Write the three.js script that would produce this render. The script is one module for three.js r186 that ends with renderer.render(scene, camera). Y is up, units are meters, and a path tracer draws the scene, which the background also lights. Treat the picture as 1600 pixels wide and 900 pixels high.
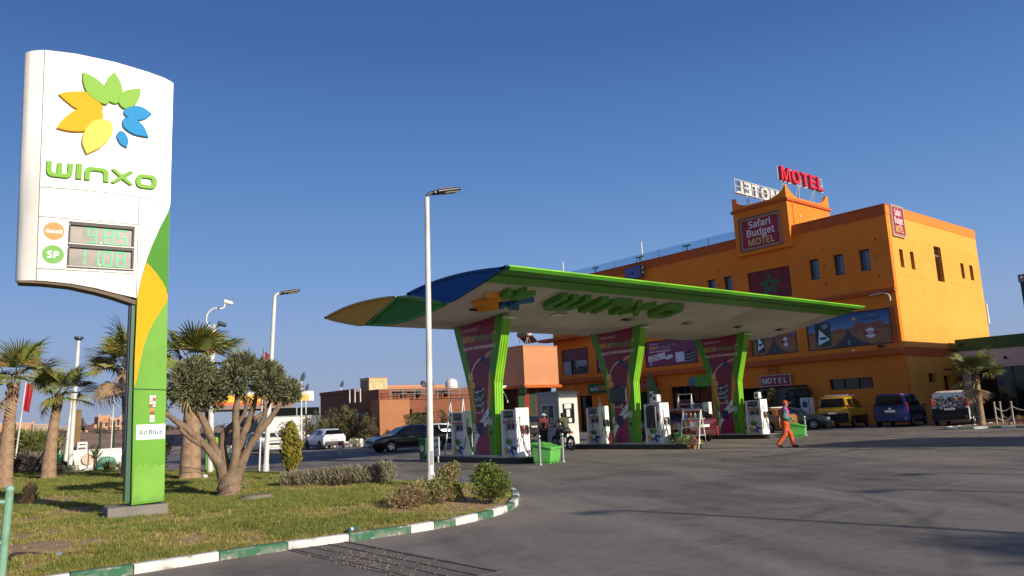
import * as THREE from 'three';
import { mergeGeometries, toCreasedNormals } from 'three/addons/utils/BufferGeometryUtils.js';
import { RoundedBoxGeometry } from 'three/addons/geometries/RoundedBoxGeometry.js';
import { FontLoader } from 'three/addons/loaders/FontLoader.js';
import { TextGeometry } from 'three/addons/geometries/TextGeometry.js';
import { MarchingCubes } from 'three/addons/objects/MarchingCubes.js';

// ---------------------------------------------------------------- camera, sky, sun, exposure
const scene = new THREE.Scene();
const camera = new THREE.PerspectiveCamera(40.93, 16 / 9, 0.1, 6000);
camera.position.set(0, 1.6, 0);
camera.up.set(-0.07047, 0.98525, 0.15593);
camera.lookAt(0.634237, 1.6 + 0.164911, -0.755346);
camera.userData.fStop = 0;
const renderer = new THREE.WebGLRenderer({ antialias: true });
renderer.setSize(1024, 576);
renderer.toneMapping = THREE.LinearToneMapping;
renderer.toneMappingExposure = 1.0;
renderer.shadowMap.enabled = true;
renderer.shadowMap.type = THREE.PCFSoftShadowMap;

const SUN_EL = 20 * Math.PI / 180, SUN_AZ = 7 * Math.PI / 180;
const sunDir = new THREE.Vector3(Math.sin(SUN_AZ) * Math.cos(SUN_EL), Math.sin(SUN_EL), Math.cos(SUN_AZ) * Math.cos(SUN_EL));
{ // clear desert-morning air, computed as an equirectangular sky: deep blue above, pale at the horizon, a soft bright halo round the sun
  const W = 1024, Hh = 512, d = new Float32Array(W * Hh * 4);
  const v = new THREE.Vector3();
  const ramp = [[-1, .30, .34, .40], [0, .34, .39, .50], [.05, .31, .40, .58], [.11, .27, .395, .645], [.17, .2, .35, .65], [.3, .11, .245, .54], [.45, .06, .15, .40], [.6, .04, .105, .31], [1, .028, .07, .23]];
  for (let j = 0; j < Hh; j++) for (let i = 0; i < W; i++) {
    const th = (j + .5) / Hh * Math.PI - Math.PI / 2, ph = (i + .5) / W * 2 * Math.PI;   // row 0 is the nadir
    v.set(Math.cos(th) * Math.cos(ph - Math.PI), Math.sin(th), Math.cos(th) * Math.sin(ph - Math.PI));
    const s = Math.max(-1, v.y); let k = 0; while (k < ramp.length - 2 && s > ramp[k + 1][0]) k++;
    const t = Math.min(1, Math.max(0, (s - ramp[k][0]) / (ramp[k + 1][0] - ramp[k][0])));
    const c = Math.max(0, v.dot(sunDir)), halo = .26 * Math.pow(c, 3) + .4 * Math.pow(c, 14) + .6 * Math.pow(c, 70);
    const o = (j * W + i) * 4;
    for (let q = 0; q < 3; q++) d[o + q] = (ramp[k][q + 1] + (ramp[k + 1][q + 1] - ramp[k][q + 1]) * t) + halo * [1, .92, .75][q];
    d[o + 3] = 1;
  }
  const sky = new THREE.DataTexture(d, W, Hh, THREE.RGBAFormat, THREE.FloatType);
  sky.mapping = THREE.EquirectangularReflectionMapping; sky.magFilter = THREE.LinearFilter; sky.needsUpdate = true;
  scene.background = sky; scene.environment = sky;
}
const sun = new THREE.DirectionalLight(new THREE.Color().setRGB(1, .9, .74), 5);
sun.position.copy(sunDir).multiplyScalar(150).add(new THREE.Vector3(28, 0, -25)); sun.target.position.set(28, 0, -25);
sun.castShadow = true; sun.shadow.mapSize.set(4096, 4096);
Object.assign(sun.shadow.camera, { left: -90, right: 90, top: 90, bottom: -90, near: 1, far: 400 });
scene.add(sun, sun.target);

// ---------------------------------------------------------------- helpers
const font = await new FontLoader().loadAsync('fonts/droid/droid_sans_bold.typeface.json');
const PI = Math.PI;
function rng(s) { s = (s * 2654435761) >>> 0; return () => { s = (Math.imul(s, 1664525) + 1013904223) >>> 0; return s / 4294967296; }; }
const R = rng(7);
const rr = (a, b, f = R) => a + (b - a) * f();
function hash2(i, j) { let h = Math.imul(i, 374761393) + Math.imul(j, 668265263); h = Math.imul(h ^ (h >>> 13), 1274126177); return ((h ^ (h >>> 16)) >>> 0) / 4294967296; }
function noise2(x, y, per = 0) {
  const i = Math.floor(x), j = Math.floor(y), fx = x - i, fy = y - j, u = fx * fx * (3 - 2 * fx), w = fy * fy * (3 - 2 * fy);
  const m = (a) => per ? ((a % per) + per) % per : a;
  const a = hash2(m(i), m(j)), b = hash2(m(i + 1), m(j)), c = hash2(m(i), m(j + 1)), d = hash2(m(i + 1), m(j + 1));
  return a + (b - a) * u + (c - a) * w + (a - b - c + d) * u * w;
}
function fbm(x, y, o = 4, per = 0) { let s = 0, a = .5, n = 0; for (let k = 0; k < o; k++) { s += a * noise2(x, y, per); n += a; x *= 2; y *= 2; per *= 2; a *= .5; } return s / n; }
const sstep = (a, b, x) => { const t = Math.min(1, Math.max(0, (x - a) / (b - a))); return t * t * (3 - 2 * t); };
function dataTex(w, h, f, srgb = true, wrap = THREE.RepeatWrapping) {
  const d = new Uint8Array(w * h * 4);
  for (let j = 0; j < h; j++) for (let i = 0; i < w; i++) { const c = f(i / w, j / h, i, j), o = (j * w + i) * 4; d[o] = c[0]; d[o + 1] = c[1]; d[o + 2] = c[2]; d[o + 3] = 255; }
  const t = new THREE.DataTexture(d, w, h, THREE.RGBAFormat); t.wrapS = t.wrapT = wrap; t.magFilter = THREE.LinearFilter; t.minFilter = THREE.LinearMipmapLinearFilter; t.generateMipmaps = true;
  if (srgb) t.colorSpace = THREE.SRGBColorSpace; t.needsUpdate = true; return t;
}
function canvasTex(w, h, draw) {
  const c = document.createElement('canvas'); c.width = w; c.height = h; const g = c.getContext('2d'); draw(g, w, h);
  const t = new THREE.CanvasTexture(c); t.colorSpace = THREE.SRGBColorSpace; t.anisotropy = 8; return t;
}
const rep = (t, s) => { const c = t.clone(); c.repeat.set(1 / s, 1 / s); c.needsUpdate = true; return c; };
// tiling variation maps: wear (near white, multiplies paint colours) and grain (bump)
const wearTex = dataTex(512, 512, (u, v) => { const n = fbm(u * 4, v * 4, 6, 4), m = fbm(u * 8 + 31, v * 2, 4, 8); const q = 255 * (.86 + .14 * sstep(.25, .7, n * .6 + m * .4)); return [q, q * .995, q * .985]; });
const grainTex = dataTex(512, 512, (u, v) => { const q = 255 * fbm(u * 64, v * 64, 3, 64); return [q, q, q]; }, false);
const roughTex = dataTex(256, 256, (u, v) => { const q = 150 + 105 * fbm(u * 6, v * 6, 5, 6); return [q, q, q]; }, false);
const wearS = {}, grainS = {};
const wear = s => wearS[s] ??= rep(wearTex, s), grain = s => grainS[s] ??= rep(grainTex, s);
function M(color, rough = .6, o = {}) {
  const m = o.phys ? new THREE.MeshPhysicalMaterial() : new THREE.MeshStandardMaterial();
  if (Array.isArray(color)) m.color.setRGB(...color); else m.color.set(color);
  m.roughness = rough; const { phys, wear: w, grain: gr, bump, ...rest } = o;
  if (w) m.map = wear(w);
  if (gr) { m.bumpMap = grain(gr); m.bumpScale = bump ?? .002; }
  Object.assign(m, rest); return m;
}
function chipped(c, seed) { const a = [.42, .37, .32]; return M('#ffffff', .8, { grain: .3, bump: .006, map: (() => { const t = dataTex(256, 256, (u, v) => { const n = fbm(u * 5 + seed, v * 5, 5), m = fbm(u * 18, v * 18 + seed, 3), w = Math.max(sstep(.6, .68, n * .65 + m * .35), .35 * sstep(.45, .62, n)), q = .9 + .2 * m; return [0, 1, 2].map(k => 255 * Math.pow(Math.min(1, (c[k] * (1 - w) + a[k] * w) * q), 1 / 2.2)); }); t.repeat.set(1 / .8, 1 / .8); return t; })() }); }
const V3 = (x, y, z) => new THREE.Vector3(x, y, z);
// ---- geometry
function fin(g, keep) {
  if (g.index) g = g.toNonIndexed();
  for (const k of Object.keys(g.attributes)) if (!['position', 'normal', 'uv'].includes(k)) g.deleteAttribute(k);
  if (!g.attributes.normal) g.computeVertexNormals();
  if (!keep) {
    const p = g.attributes.position, n = p.count, uv = new Float32Array(n * 2), a = V3(), b = V3(), c = V3();
    for (let i = 0; i < n; i += 3) {
      a.fromBufferAttribute(p, i); b.fromBufferAttribute(p, i + 1).sub(a); c.fromBufferAttribute(p, i + 2).sub(a); b.cross(c);
      const x = Math.abs(b.x), y = Math.abs(b.y), z = Math.abs(b.z);
      for (let k = i; k < i + 3; k++) { const X = p.getX(k), Y = p.getY(k), Z = p.getZ(k); if (y >= x && y >= z) { uv[2 * k] = X; uv[2 * k + 1] = Z; } else if (x >= z) { uv[2 * k] = Z; uv[2 * k + 1] = Y; } else { uv[2 * k] = X; uv[2 * k + 1] = Y; } }
    }
    g.setAttribute('uv', new THREE.BufferAttribute(uv, 2));
  }
  return g;
}
function place(g, x = 0, y = 0, z = 0, rx = 0, ry = 0, rz = 0) { if (rx || ry || rz) g.applyMatrix4(new THREE.Matrix4().makeRotationFromEuler(new THREE.Euler(rx, ry, rz))); g.translate(x, y, z); return g; }
const box = (w, h, d, x, y, z, rx, ry, rz) => place(new THREE.BoxGeometry(w, h, d), x, y, z, rx, ry, rz);
const rbox = (w, h, d, r, x, y, z, rx, ry, rz) => place(new RoundedBoxGeometry(w, h, d, 1, r), x, y, z, rx, ry, rz);
const bb = (x0, x1, y0, y1, z0, z1) => box(x1 - x0, y1 - y0, z1 - z0, (x0 + x1) / 2, (y0 + y1) / 2, (z0 + z1) / 2);
const cyl = (r0, r1, h, x, y, z, s = 12, rx, ry, rz) => place(new THREE.CylinderGeometry(r1, r0, h, s), x, y, z, rx, ry, rz);   // r0 bottom, r1 top
const sph = (r, x, y, z, s = 12, sy = 1) => { const g = new THREE.SphereGeometry(r, s, Math.max(6, s >> 1)); g.scale(1, sy, 1); return place(g, x, y, z); };
function bar(a, b, r0, r1 = r0, s = 6) {
  const A = V3(...a), B = V3(...b), d = B.clone().sub(A), L = d.length(), g = new THREE.CylinderGeometry(r1, r0, L, s);
  g.translate(0, L / 2, 0); g.applyQuaternion(new THREE.Quaternion().setFromUnitVectors(V3(0, 1, 0), d.normalize())); g.translate(...a); return g;
}
const tube = (pts, r, s = 6, n = pts.length * 4) => new THREE.TubeGeometry(new THREE.CatmullRomCurve3(pts.map(p => V3(...p))), n, r, s);
function shp(pts, curve) {
  const s = new THREE.Shape();
  if (curve) { s.setFromPoints(new THREE.CatmullRomCurve3(pts.map(p => V3(p[0], p[1], 0)), true, 'catmullrom', .5).getPoints(pts.length * 4).map(p => new THREE.Vector2(p.x, p.y))); return s; }
  s.setFromPoints(pts.map(p => new THREE.Vector2(p[0], p[1]))); return s;
}
function extr(s, depth, z = 0, bevel = 0, seg = 6) {
  if (Array.isArray(s)) s = shp(s);
  const g = new THREE.ExtrudeGeometry(s, { depth: depth - 2 * bevel, bevelEnabled: bevel > 0, bevelThickness: bevel, bevelSize: bevel, bevelOffset: -bevel, bevelSegments: 1, curveSegments: seg });
  g.translate(0, 0, z + bevel); return g;
}
const rectHole = (x0, x1, y0, y1) => { const p = new THREE.Path(); p.moveTo(x0, y0); p.lineTo(x1, y0); p.lineTo(x1, y1); p.lineTo(x0, y1); p.closePath(); return p; };
const faceX = g => g.rotateY(-PI / 2);                       // (x,y,z) -> along world z, up, toward -x
function quad(w, h, x = 0, y = 0, z = 0) { const g = new THREE.PlaneGeometry(w, h); g.translate(x, y, z); g.userData.keep = true; return g; }
function shapeUV(s, x0, x1, y0, y1, z = 0, seg = 8) { // flat print on an outline, uv over the given rectangle
  const g = new THREE.ShapeGeometry(s, seg), p = g.attributes.position, uv = g.attributes.uv;
  for (let i = 0; i < p.count; i++) uv.setXY(i, (p.getX(i) - x0) / (x1 - x0), (p.getY(i) - y0) / (y1 - y0));
  g.translate(0, 0, z); g.userData.keep = true; return g;
}
function text(str, size, depth, x, y, z, anchor = .5, sx = 1) {
  const g = new TextGeometry(str, { font, size, depth, curveSegments: 3, bevelEnabled: false }); g.computeBoundingBox();
  const b = g.boundingBox; g.translate(-b.min.x - (b.max.x - b.min.x) * anchor, -b.min.y, 0); g.scale(sx, 1, 1); g.translate(x, y, z); return g;
}
function loft(rings, closeU = true, caps = true) { // rings: arrays of [x,y,z] with equal counts
  const n = rings[0].length, pos = [], P = (a) => pos.push(a[0], a[1], a[2]);
  for (let i = 0; i < rings.length - 1; i++) for (let j = 0; j < (closeU ? n : n - 1); j++) {
    const k = (j + 1) % n, a = rings[i][j], b = rings[i][k], c = rings[i + 1][k], d = rings[i + 1][j];
    P(a); P(b); P(c); P(a); P(c); P(d);
  }
  if (caps && closeU) for (const [r, f] of [[rings[0], 1], [rings[rings.length - 1], 0]]) {
    const m = [0, 1, 2].map(q => r.reduce((s, p) => s + p[q], 0) / n);
    for (let j = 0; j < n; j++) { const a = r[j], b = r[(j + 1) % n]; if (f) { P(m); P(b); P(a); } else { P(m); P(a); P(b); } }
  }
  const g = new THREE.BufferGeometry(); g.setAttribute('position', new THREE.Float32BufferAttribute(pos, 3)); g.computeVertexNormals(); return g;
}
const smooth = (g, a = .6) => toCreasedNormals(g, a);
// ---- objects
const used = {};
function numbered(name) { const b = name.replace(/_\d{3}$/, ''); if (used[b] === undefined) { used[b] = 0; return b; } used[b]++; return b + '_' + String(used[b]).padStart(3, '0'); }
function merged(geos) { if (!Array.isArray(geos)) geos = [geos]; const l = geos.map(g => fin(g, g.userData.keep)); return l.length > 1 ? mergeGeometries(l) : l[0]; }
function mesh(name, geos, m, parent) {
  const o = new THREE.Mesh(merged(geos), m); o.castShadow = o.receiveShadow = true;
  if (parent) { o.name = name; parent.add(o); } else { o.name = numbered(name); scene.add(o); }
  return o;
}
const SPLIT = new Set('terminal_trim light_frame sill roof_bar roof_rail lower_panel black_panel red_lamp door_pillar strut red_band side_lamp wall_bracket leaflet menu_board curtain wall_post rail door_post icon screen_bezel price_readout nozzle_holster window_sticker tower_spout tower_crenel chair_back awning_slats white_band slot front_wall side_wall back_wall wall_panel paper rear_wall flood_light parapet_cap number_plate row bracket storey_ledge wheel label_mark shop_poster panel_joint terrace_table parapet upright stand table_line side_tower room_stain window_print balcony mark'.split(' '));
const part = (p, name, geos, m, label) => { if (Array.isArray(geos) && geos.length > 1 && SPLIT.has(name)) { let l; for (const g of geos) l = part(p, name, [g], m, label); return l; } const o = mesh(name, geos, m, p); if (label) o.userData.label = label; return o; };
const stuff = o => { o.userData.kind = 'stuff'; return o; };
function tag(o, label, category, group) { o.userData.label = label; o.userData.category = category; if (group) o.userData.group = group; return o; }
function thing(name, label, category, p = [0, 0, 0], turn = 0, group) {
  const o = new THREE.Group(); o.name = numbered(name); scene.add(o); o.position.set(...p); o.rotation.y = turn; return tag(o, label, category, group);
}
function struct(name, geos, m) { const o = mesh(name, geos, m); o.userData.kind = 'structure'; return o; }
function dup(o, p, turn, label, group) {
  const c = o.clone(); c.name = numbered(o.name); c.userData = { ...o.userData }; scene.add(c); c.position.set(...p); c.rotation.y = turn;
  if (label) c.userData.label = label; if (group) c.userData.group = group; return c;
}
function reuse(p, name, src, x, y, z, ry = 0) { const o = new THREE.Mesh(src.geometry, src.material); o.name = name; o.position.set(x, y, z); o.rotation.y = ry; o.castShadow = o.receiveShadow = true; p.add(o); return o; }

// shared materials
const C = {
  white: M('#e9e7e2', .45, { wear: 3 }), whiteClean: M('#eeece8', .35), grey: M('#8d9094', .5), dgrey: M('#3c3f43', .5), black: M('#0d0d0f', .5), rubber: M('#141414', .85),
  steel: M('#b9bcc0', .3, { metalness: .9 }), galv: M('#9a9c9e', .45, { metalness: .6 }), glass: M('#10161b', .06), chrome: M('#dddddd', .12, { metalness: 1 }),
  lime: M([.235, .6, .012], .5, { wear: 4 }), green: M([.075, .33, .022], .42, { wear: 4 }), yellow: M([.9, .5, .01], .4), blue: M([.012, .27, .72], .4), dblue: M([.01, .06, .26], .4),
  petalGreen: M([.26, .55, .04], .4), orange: M([.9, .32, .03], .4),
  concrete: M([.3, .27, .24], .9, { wear: 2, grain: .5, bump: .004 }), 
  soil: M([.33, .2, .12], 1, { grain: .4, bump: .01 }), maroon: M([.2, .02, .04], .5),
};
C.kerbWhite = chipped([.78, .77, .73], 3); C.kerbGreen = chipped([.045, .17, .085], 11);
// ---------------------------------------------------------------- ground, forecourt, lawn, kerbs
struct('ground', (() => { const g = new THREE.CircleGeometry(2600, 96); g.rotateX(-PI / 2); g.translate(0, -.08, 0); return g; })(), M([.36, .24, .16], 1, { wear: 9 }));
{
  const arcs = []; const f = rng(21);
  for (let k = 0; k < 40; k++) arcs.push([rr(2, 40, f), rr(-28, 4, f), rr(4, 15, f), rr(.07, .16, f), rr(0, 6.28, f), rr(.5, 1.7, f)]);
  const asphalt = (X0, Z0, S, N, y, near) => {
    const here = arcs.filter(a => a[0] + a[2] + 2 > X0 && a[0] - a[2] - 2 < X0 + S && a[1] + a[2] + 2 > Z0 && a[1] - a[2] - 2 < Z0 + S);
    const t = dataTex(N, N, (u, v) => {
      const x = X0 + u * S, z = Z0 + v * S;
      const big = fbm(x * .11, z * .11, 3), mid = fbm(x * .6 + 9, z * .35, 4), streak = fbm((x * .9 + z * .42) * 2.2, (z * .9 - x * .42) * .16, 3), fine = near ? .5 * noise2(x * 9, z * 9) + .5 * hash2(Math.floor(x * 55), Math.floor(z * 55)) : noise2(x * 6, z * 6);
      let q = .80 + .22 * (big - .5) + .34 * (mid - .5) + .34 * (fine - .5) + .5 * (streak - .5);
      for (const a of here) { const dx = x - a[0], dz = z - a[1], d = Math.hypot(dx, dz) - a[2]; if (d < -.3 || d > 1.8) continue; const an = ((Math.atan2(dz, dx) - a[4]) % 6.283 + 6.283) % 6.283; if (an < a[5]) for (const o of [0, 1.5]) { const e = Math.abs(d - o) / a[3]; if (e < 1) q -= .27 * (1 - e * e) * (.3 + mid) * Math.min(1, an * 4, (a[5] - an) * 4) * (.6 + .8 * streak); } }
      q -= sstep(.56, .7, fbm(x * .5 + 3, z * .5 + 70, 3)) * .2;
      const dust = sstep(.5, .72, fbm(x * .23 + 40, z * .23, 4)), edge = Math.max(0, 1 - Math.abs(z + 9.85) / .9) * sstep(11, 8, x) * .55 * (.3 + mid);
      const spot = sstep(.79, .84, noise2(x * 1.3 + 20, z * 1.3 + 5)) * .16 * fbm(x * 4, z * 4, 2); q -= spot;
      const w = Math.min(1, dust * .35 + edge), dd = [.34, .265, .2];
      return [.243 * q, .21 * q, .174 * q].map((e, i) => { const l = Math.max(.01, e * (1 - w) + dd[i] * w * (.75 + .4 * mid)); return 255 * (l < .0031308 ? l * 12.92 : 1.055 * Math.pow(l, 1 / 2.4) - .055); });
    }, true, THREE.ClampToEdgeWrapping);
    const m = M('#ffffff', .82, { map: t }); m.bumpMap = rep(grainTex, .35 / S); m.bumpScale = .004;
    const g = new THREE.PlaneGeometry(S, S, 1, 1); g.rotateX(-PI / 2); g.translate(X0 + S / 2, y, Z0 + S / 2);
    const p = g.attributes.position, uv = g.attributes.uv; for (let i = 0; i < p.count; i++) uv.setXY(i, (p.getX(i) - X0) / S, (p.getZ(i) - Z0) / S);
    g.userData.keep = true; return struct('asphalt_forecourt', g, m);
  };
  asphalt(-20, -80, 110, 1024, 0, false); asphalt(1, -20, 20, 1500, .004, true);
  // slab joints and thin worn lines across the forecourt
  const jm = M([.3, .27, .235], .9), dm = M([.05, .048, .046], .9);
  const line = (a, b, w) => { const dx = b[0] - a[0], dz = b[1] - a[1], L = Math.hypot(dx, dz); const q = new THREE.PlaneGeometry(L, w); q.rotateX(-PI / 2); q.rotateY(-Math.atan2(dz, dx)); q.translate((a[0] + b[0]) / 2, .008, (a[1] + b[1]) / 2); return q; };
  struct('worn_line', [line([4.2, -5.62], [9.8, -5.84], .016), line([9.81, -5.84], [19, -6.25], .02), line([18.6, -18.2], [29.2, -18.7], .05), line([12.6, -18.2], [17.3, -18.4], .05)], jm);
  struct('pavement_crack', [line([9, -7.7], [12.5, -6.2], .012), line([13.1, -11.2], [18.2, -9.1], .014), line([18.2, -9.1], [20, -9.4], .012)], dm);
}
// lawn island: outline of the kerb line (x, z)
const kerbLine = [[-9, -10.6], [-3, -10.35], [1.26, -10.28], [2.54, -10.22], [3.5, -10.26], [4.43, -10.26], [5.29, -10.18], [6.2, -10.13], [6.62, -10.14], [7.06, -10.19], [7.56, -10.32], [7.95, -10.46], [8.44, -10.72], [8.86, -11.01], [9.33, -11.45], [9.75, -11.92], [10.3, -12.6], [10.75, -13.3], [11.0, -14.2], [11.1, -15.4], [10.9, -17.5], [10.7, -20], [10.9, -24], [10.8, -27.5], [9.9, -31.5], [8.6, -35.6], [7.2, -39], [4.5, -42], [-12, -42]];
const kerbCurve = new THREE.CatmullRomCurve3(kerbLine.map(p => V3(p[0], 0, p[1])), false, 'centripetal');
const kerbPts = kerbCurve.getSpacedPoints(500);
const kdGrid = new Float32Array(260 * 360).fill(-1);
function kerbDist0(x, z) { let m = 1e9; for (let i = 0; i < kerbPts.length; i += 3) { const d = (kerbPts[i].x - x) ** 2 + (kerbPts[i].z - z) ** 2; if (d < m) m = d; } return Math.sqrt(m); }
function kerbNode(i, j) { const k = j * 260 + i; if (kdGrid[k] < 0) kdGrid[k] = kerbDist0(-13 + i * .1, -45 + j * .1); return kdGrid[k]; }
function kerbDist(x, z) { const u = Math.min(258.9, Math.max(0, (x + 13) * 10)), v = Math.min(358.9, Math.max(0, (z + 45) * 10)), i = Math.floor(u), j = Math.floor(v), a = u - i, b = v - j; return (kerbNode(i, j) * (1 - a) + kerbNode(i + 1, j) * a) * (1 - b) + (kerbNode(i, j + 1) * (1 - a) + kerbNode(i + 1, j + 1) * a) * b; }
const poly = kerbPts.map(p => [p.x, p.z]);
function inPoly(x, z, P = poly) { let c = false; for (let i = 0, j = P.length - 1; i < P.length; j = i++) { const a = P[i], b = P[j]; if ((a[1] > z) !== (b[1] > z) && x < (b[0] - a[0]) * (z - a[1]) / (b[1] - a[1]) + a[0]) c = !c; } return c; }
function lawnH(x, z) { return .085 + .115 * sstep(0, 1.8, kerbDist(x, z)) + .03 * (fbm(x * .8, z * .8, 3) - .5); }
// bare, dry soil: 0 lush .. 1 bare
function dry(x, z) {
  const n = fbm(x * .9 + 5, z * .9, 4), n2 = fbm(x * 3, z * 3 + 17, 3);
  let d = sstep(.50, .66, n * .7 + n2 * .3) * .85;
  const blob = (cx, cz, r) => Math.max(0, 1 - Math.hypot(x - cx, z - cz) / r);
  d = Math.max(d, 1.6 * blob(8.5, -11.5, 1.8) * (.4 + n2), 1.8 * blob(1.9, -12.2, 1.3) * (.35 + n2), 1.5 * blob(2.0, -13.9, 1.2) * (.3 + n2), 1.5 * blob(7.2, -11.4, 1.0) * (.4 + n2), 1.2 * blob(5.9, -12.1, .9) * (.3 + n2), 1.3 * blob(3.4, -11.3, .9) * (.35 + n2), 1.2 * blob(2.4, -16.3, 1.0) * (.3 + n2), .9 * blob(6.9, -12.0, .7) * (.4 + n2), 1.5 * blob(9.9, -12.9, 1.2) * (.5 + n2));
  d = Math.max(d, sstep(.28, .05, kerbDist(x, z)) * .8);
  return Math.min(1, d);
}
{
  const X0 = -12, X1 = 12, Z0 = -44, Z1 = -9.8, nx = 120, nz = 170, pos = [], uv = [];
  const H = []; for (let j = 0; j <= nz; j++) for (let i = 0; i <= nx; i++) { const x = X0 + (X1 - X0) * i / nx, z = Z0 + (Z1 - Z0) * j / nz; H.push([x, lawnH(x, z), z, inPoly(x, z)]); }
  const P = (a) => { pos.push(a[0], a[1], a[2]); uv.push((a[0] - X0) / (X1 - X0), (a[2] - Z0) / (Z1 - Z0)); };
  for (let j = 0; j < nz; j++) for (let i = 0; i < nx; i++) { const a = H[j * (nx + 1) + i], b = H[j * (nx + 1) + i + 1], c = H[(j + 1) * (nx + 1) + i], d = H[(j + 1) * (nx + 1) + i + 1]; if (a[3] && b[3] && c[3] && d[3]) { P(a); P(c); P(b); P(b); P(c); P(d); } }
  // strip from the grid to the kerb: a skirt just inside the kerb line
  for (let k = 0; k < kerbPts.length - 1; k++) { const a = kerbPts[k], b = kerbPts[k + 1], tx = b.x - a.x, tz = b.z - a.z, L = Math.hypot(tx, tz) || 1, nx_ = -tz / L, nz_ = tx / L; const s = inPoly(a.x + nx_ * .2, a.z + nz_ * .2) ? 1 : -1; const o = .5 * s; const q = (p, e) => { const x = p.x + nx_ * e, z = p.z + nz_ * e; return [x, lawnH(x, z) - .004, z]; }; const a0 = q(a, .04 * s), a1 = q(a, o), b0 = q(b, .04 * s), b1 = q(b, o); P(a0); P(b0); P(a1); P(b0); P(b1); P(a1); }
  const g = new THREE.BufferGeometry(); g.setAttribute('position', new THREE.Float32BufferAttribute(pos, 3)); g.setAttribute('uv', new THREE.Float32BufferAttribute(uv, 2)); g.computeVertexNormals();
  const nn = g.attributes.normal; for (let i = 0; i < nn.count; i++) if (nn.getY(i) < 0) nn.setXYZ(i, -nn.getX(i), -nn.getY(i), -nn.getZ(i));
  g.userData.keep = true;
  const t = dataTex(720, 1020, (u, v) => { const x = X0 + u * (X1 - X0), z = Z0 + v * (Z1 - Z0), d = dry(x, z), n = .75 + .5 * fbm(x * 6, z * 6, 3); const a = [.085, .09, .028], b = [.36, .225, .125]; return [0, 1, 2].map(q => 255 * Math.pow(Math.max(0, (a[q] + (b[q] - a[q]) * d) * n), 1 / 2.2)); }, true, THREE.ClampToEdgeWrapping);
  struct('lawn', g, M('#ffffff', 1, { map: t }));
  // grass: clumps of blades
  const blade = (() => { const f = rng(3), ps = []; for (let k = 0; k < 9; k++) { const a = f() * 6.28, r = f() * .05, x = Math.cos(a) * r, z = Math.sin(a) * r, h = .035 + f() * .05, w = .0035 + f() * .0035, b = f() * 6.28, l = .01 + f() * .035; ps.push(x - w * Math.sin(b), 0, z + w * Math.cos(b), x + w * Math.sin(b), 0, z - w * Math.cos(b), x + Math.cos(b) * l, h, z + Math.sin(b) * l); } const g = new THREE.BufferGeometry(); g.setAttribute('position', new THREE.Float32BufferAttribute(ps, 3)); g.computeVertexNormals(); return g; })();
  const f = rng(99), list = [];
  for (let k = 0; k < 210000; k++) {
    const near = f(); const z = -10.1 - 33 * near * near, x = rr(-1, 11.2, f); if (x < .1 * -z - .2 || !inPoly(x, z)) continue;
    const d = dry(x, z); if (f() < d * 1.05 - .08) continue; if (kerbDist(x, z) < .06) continue;
    list.push([x, lawnH(x, z) - .008, z, d]);
  }
  const im = new THREE.InstancedMesh(fin(blade), M('#ffffff', .8, {}), list.length), mt = new THREE.Matrix4(), q = new THREE.Quaternion(), col = new THREE.Color();
  list.forEach((p, i) => { const s = rr(.7, 1.3, f) * (1 - .4 * p[3]) * (p[2] < -22 ? 1.5 : 1); q.setFromAxisAngle(V3(0, 1, 0), f() * 6.28); mt.compose(V3(p[0], p[1], p[2]), q, V3(s, s * rr(.7, 1.15, f), s)); im.setMatrixAt(i, mt); const y = Math.min(1, f() * f() * 1.0 + p[3] * .75), n = rr(.75, 1.25, f); im.setColorAt(i, col.setRGB((.118 + .25 * y) * n, (.165 + .125 * y) * n, (.022 + .06 * y) * n)); });
  im.name = 'grass'; im.userData = { kind: 'stuff', label: 'short green and straw coloured grass of the kerbed lawn', category: 'grass' }; im.castShadow = im.receiveShadow = true; scene.add(im);
}
// painted kerb: one structure, each stone a piece of its own
const kerb = new THREE.Group(); kerb.name = numbered('kerb'); kerb.userData.kind = 'structure'; scene.add(kerb);
function kerbRun(parent, pts, cuts, startWhite, inner) { // cuts: arc lengths at which a stone ends
  let acc = [0]; for (let i = 1; i < pts.length; i++) acc.push(acc[i - 1] + Math.hypot(pts[i].x - pts[i - 1].x, pts[i].z - pts[i - 1].z));
  const at = s => { let i = 1; while (i < acc.length - 1 && acc[i] < s) i++; const t = (s - acc[i - 1]) / (acc[i] - acc[i - 1]); const a = pts[i - 1], b = pts[i]; const dx = b.x - a.x, dz = b.z - a.z, L = Math.hypot(dx, dz); return [a.x + dx * t, a.z + dz * t, -dz / L * inner, dx / L * inner]; };
  const f = rng(5);
  for (let k = 0; k < cuts.length - 1; k++) {
    const s0 = cuts[k] + .006, s1 = cuts[k + 1] - .006, n = 5, rings = [], top = .108 + f() * .012;
    for (let i = 0; i <= n; i++) { const [x, z, nx, nz] = at(s0 + (s1 - s0) * i / n); const W = .15, e = .014, j = (f() - .5) * .008; const ring = [[0, -.03], [.003 + j, top - .028], [e + .006 + j, top - .004], [.04, top], [W - .02, top - .002], [W, top - .02], [W, -.03]]; rings.push(ring.map(([o, y]) => [x + nx * o, y, z + nz * o])); }
    mesh('kerb_stone', smooth(loft(rings), .5), (k % 2 === 0) === startWhite ? C.kerbWhite : C.kerbGreen, parent);
  }
}
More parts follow.
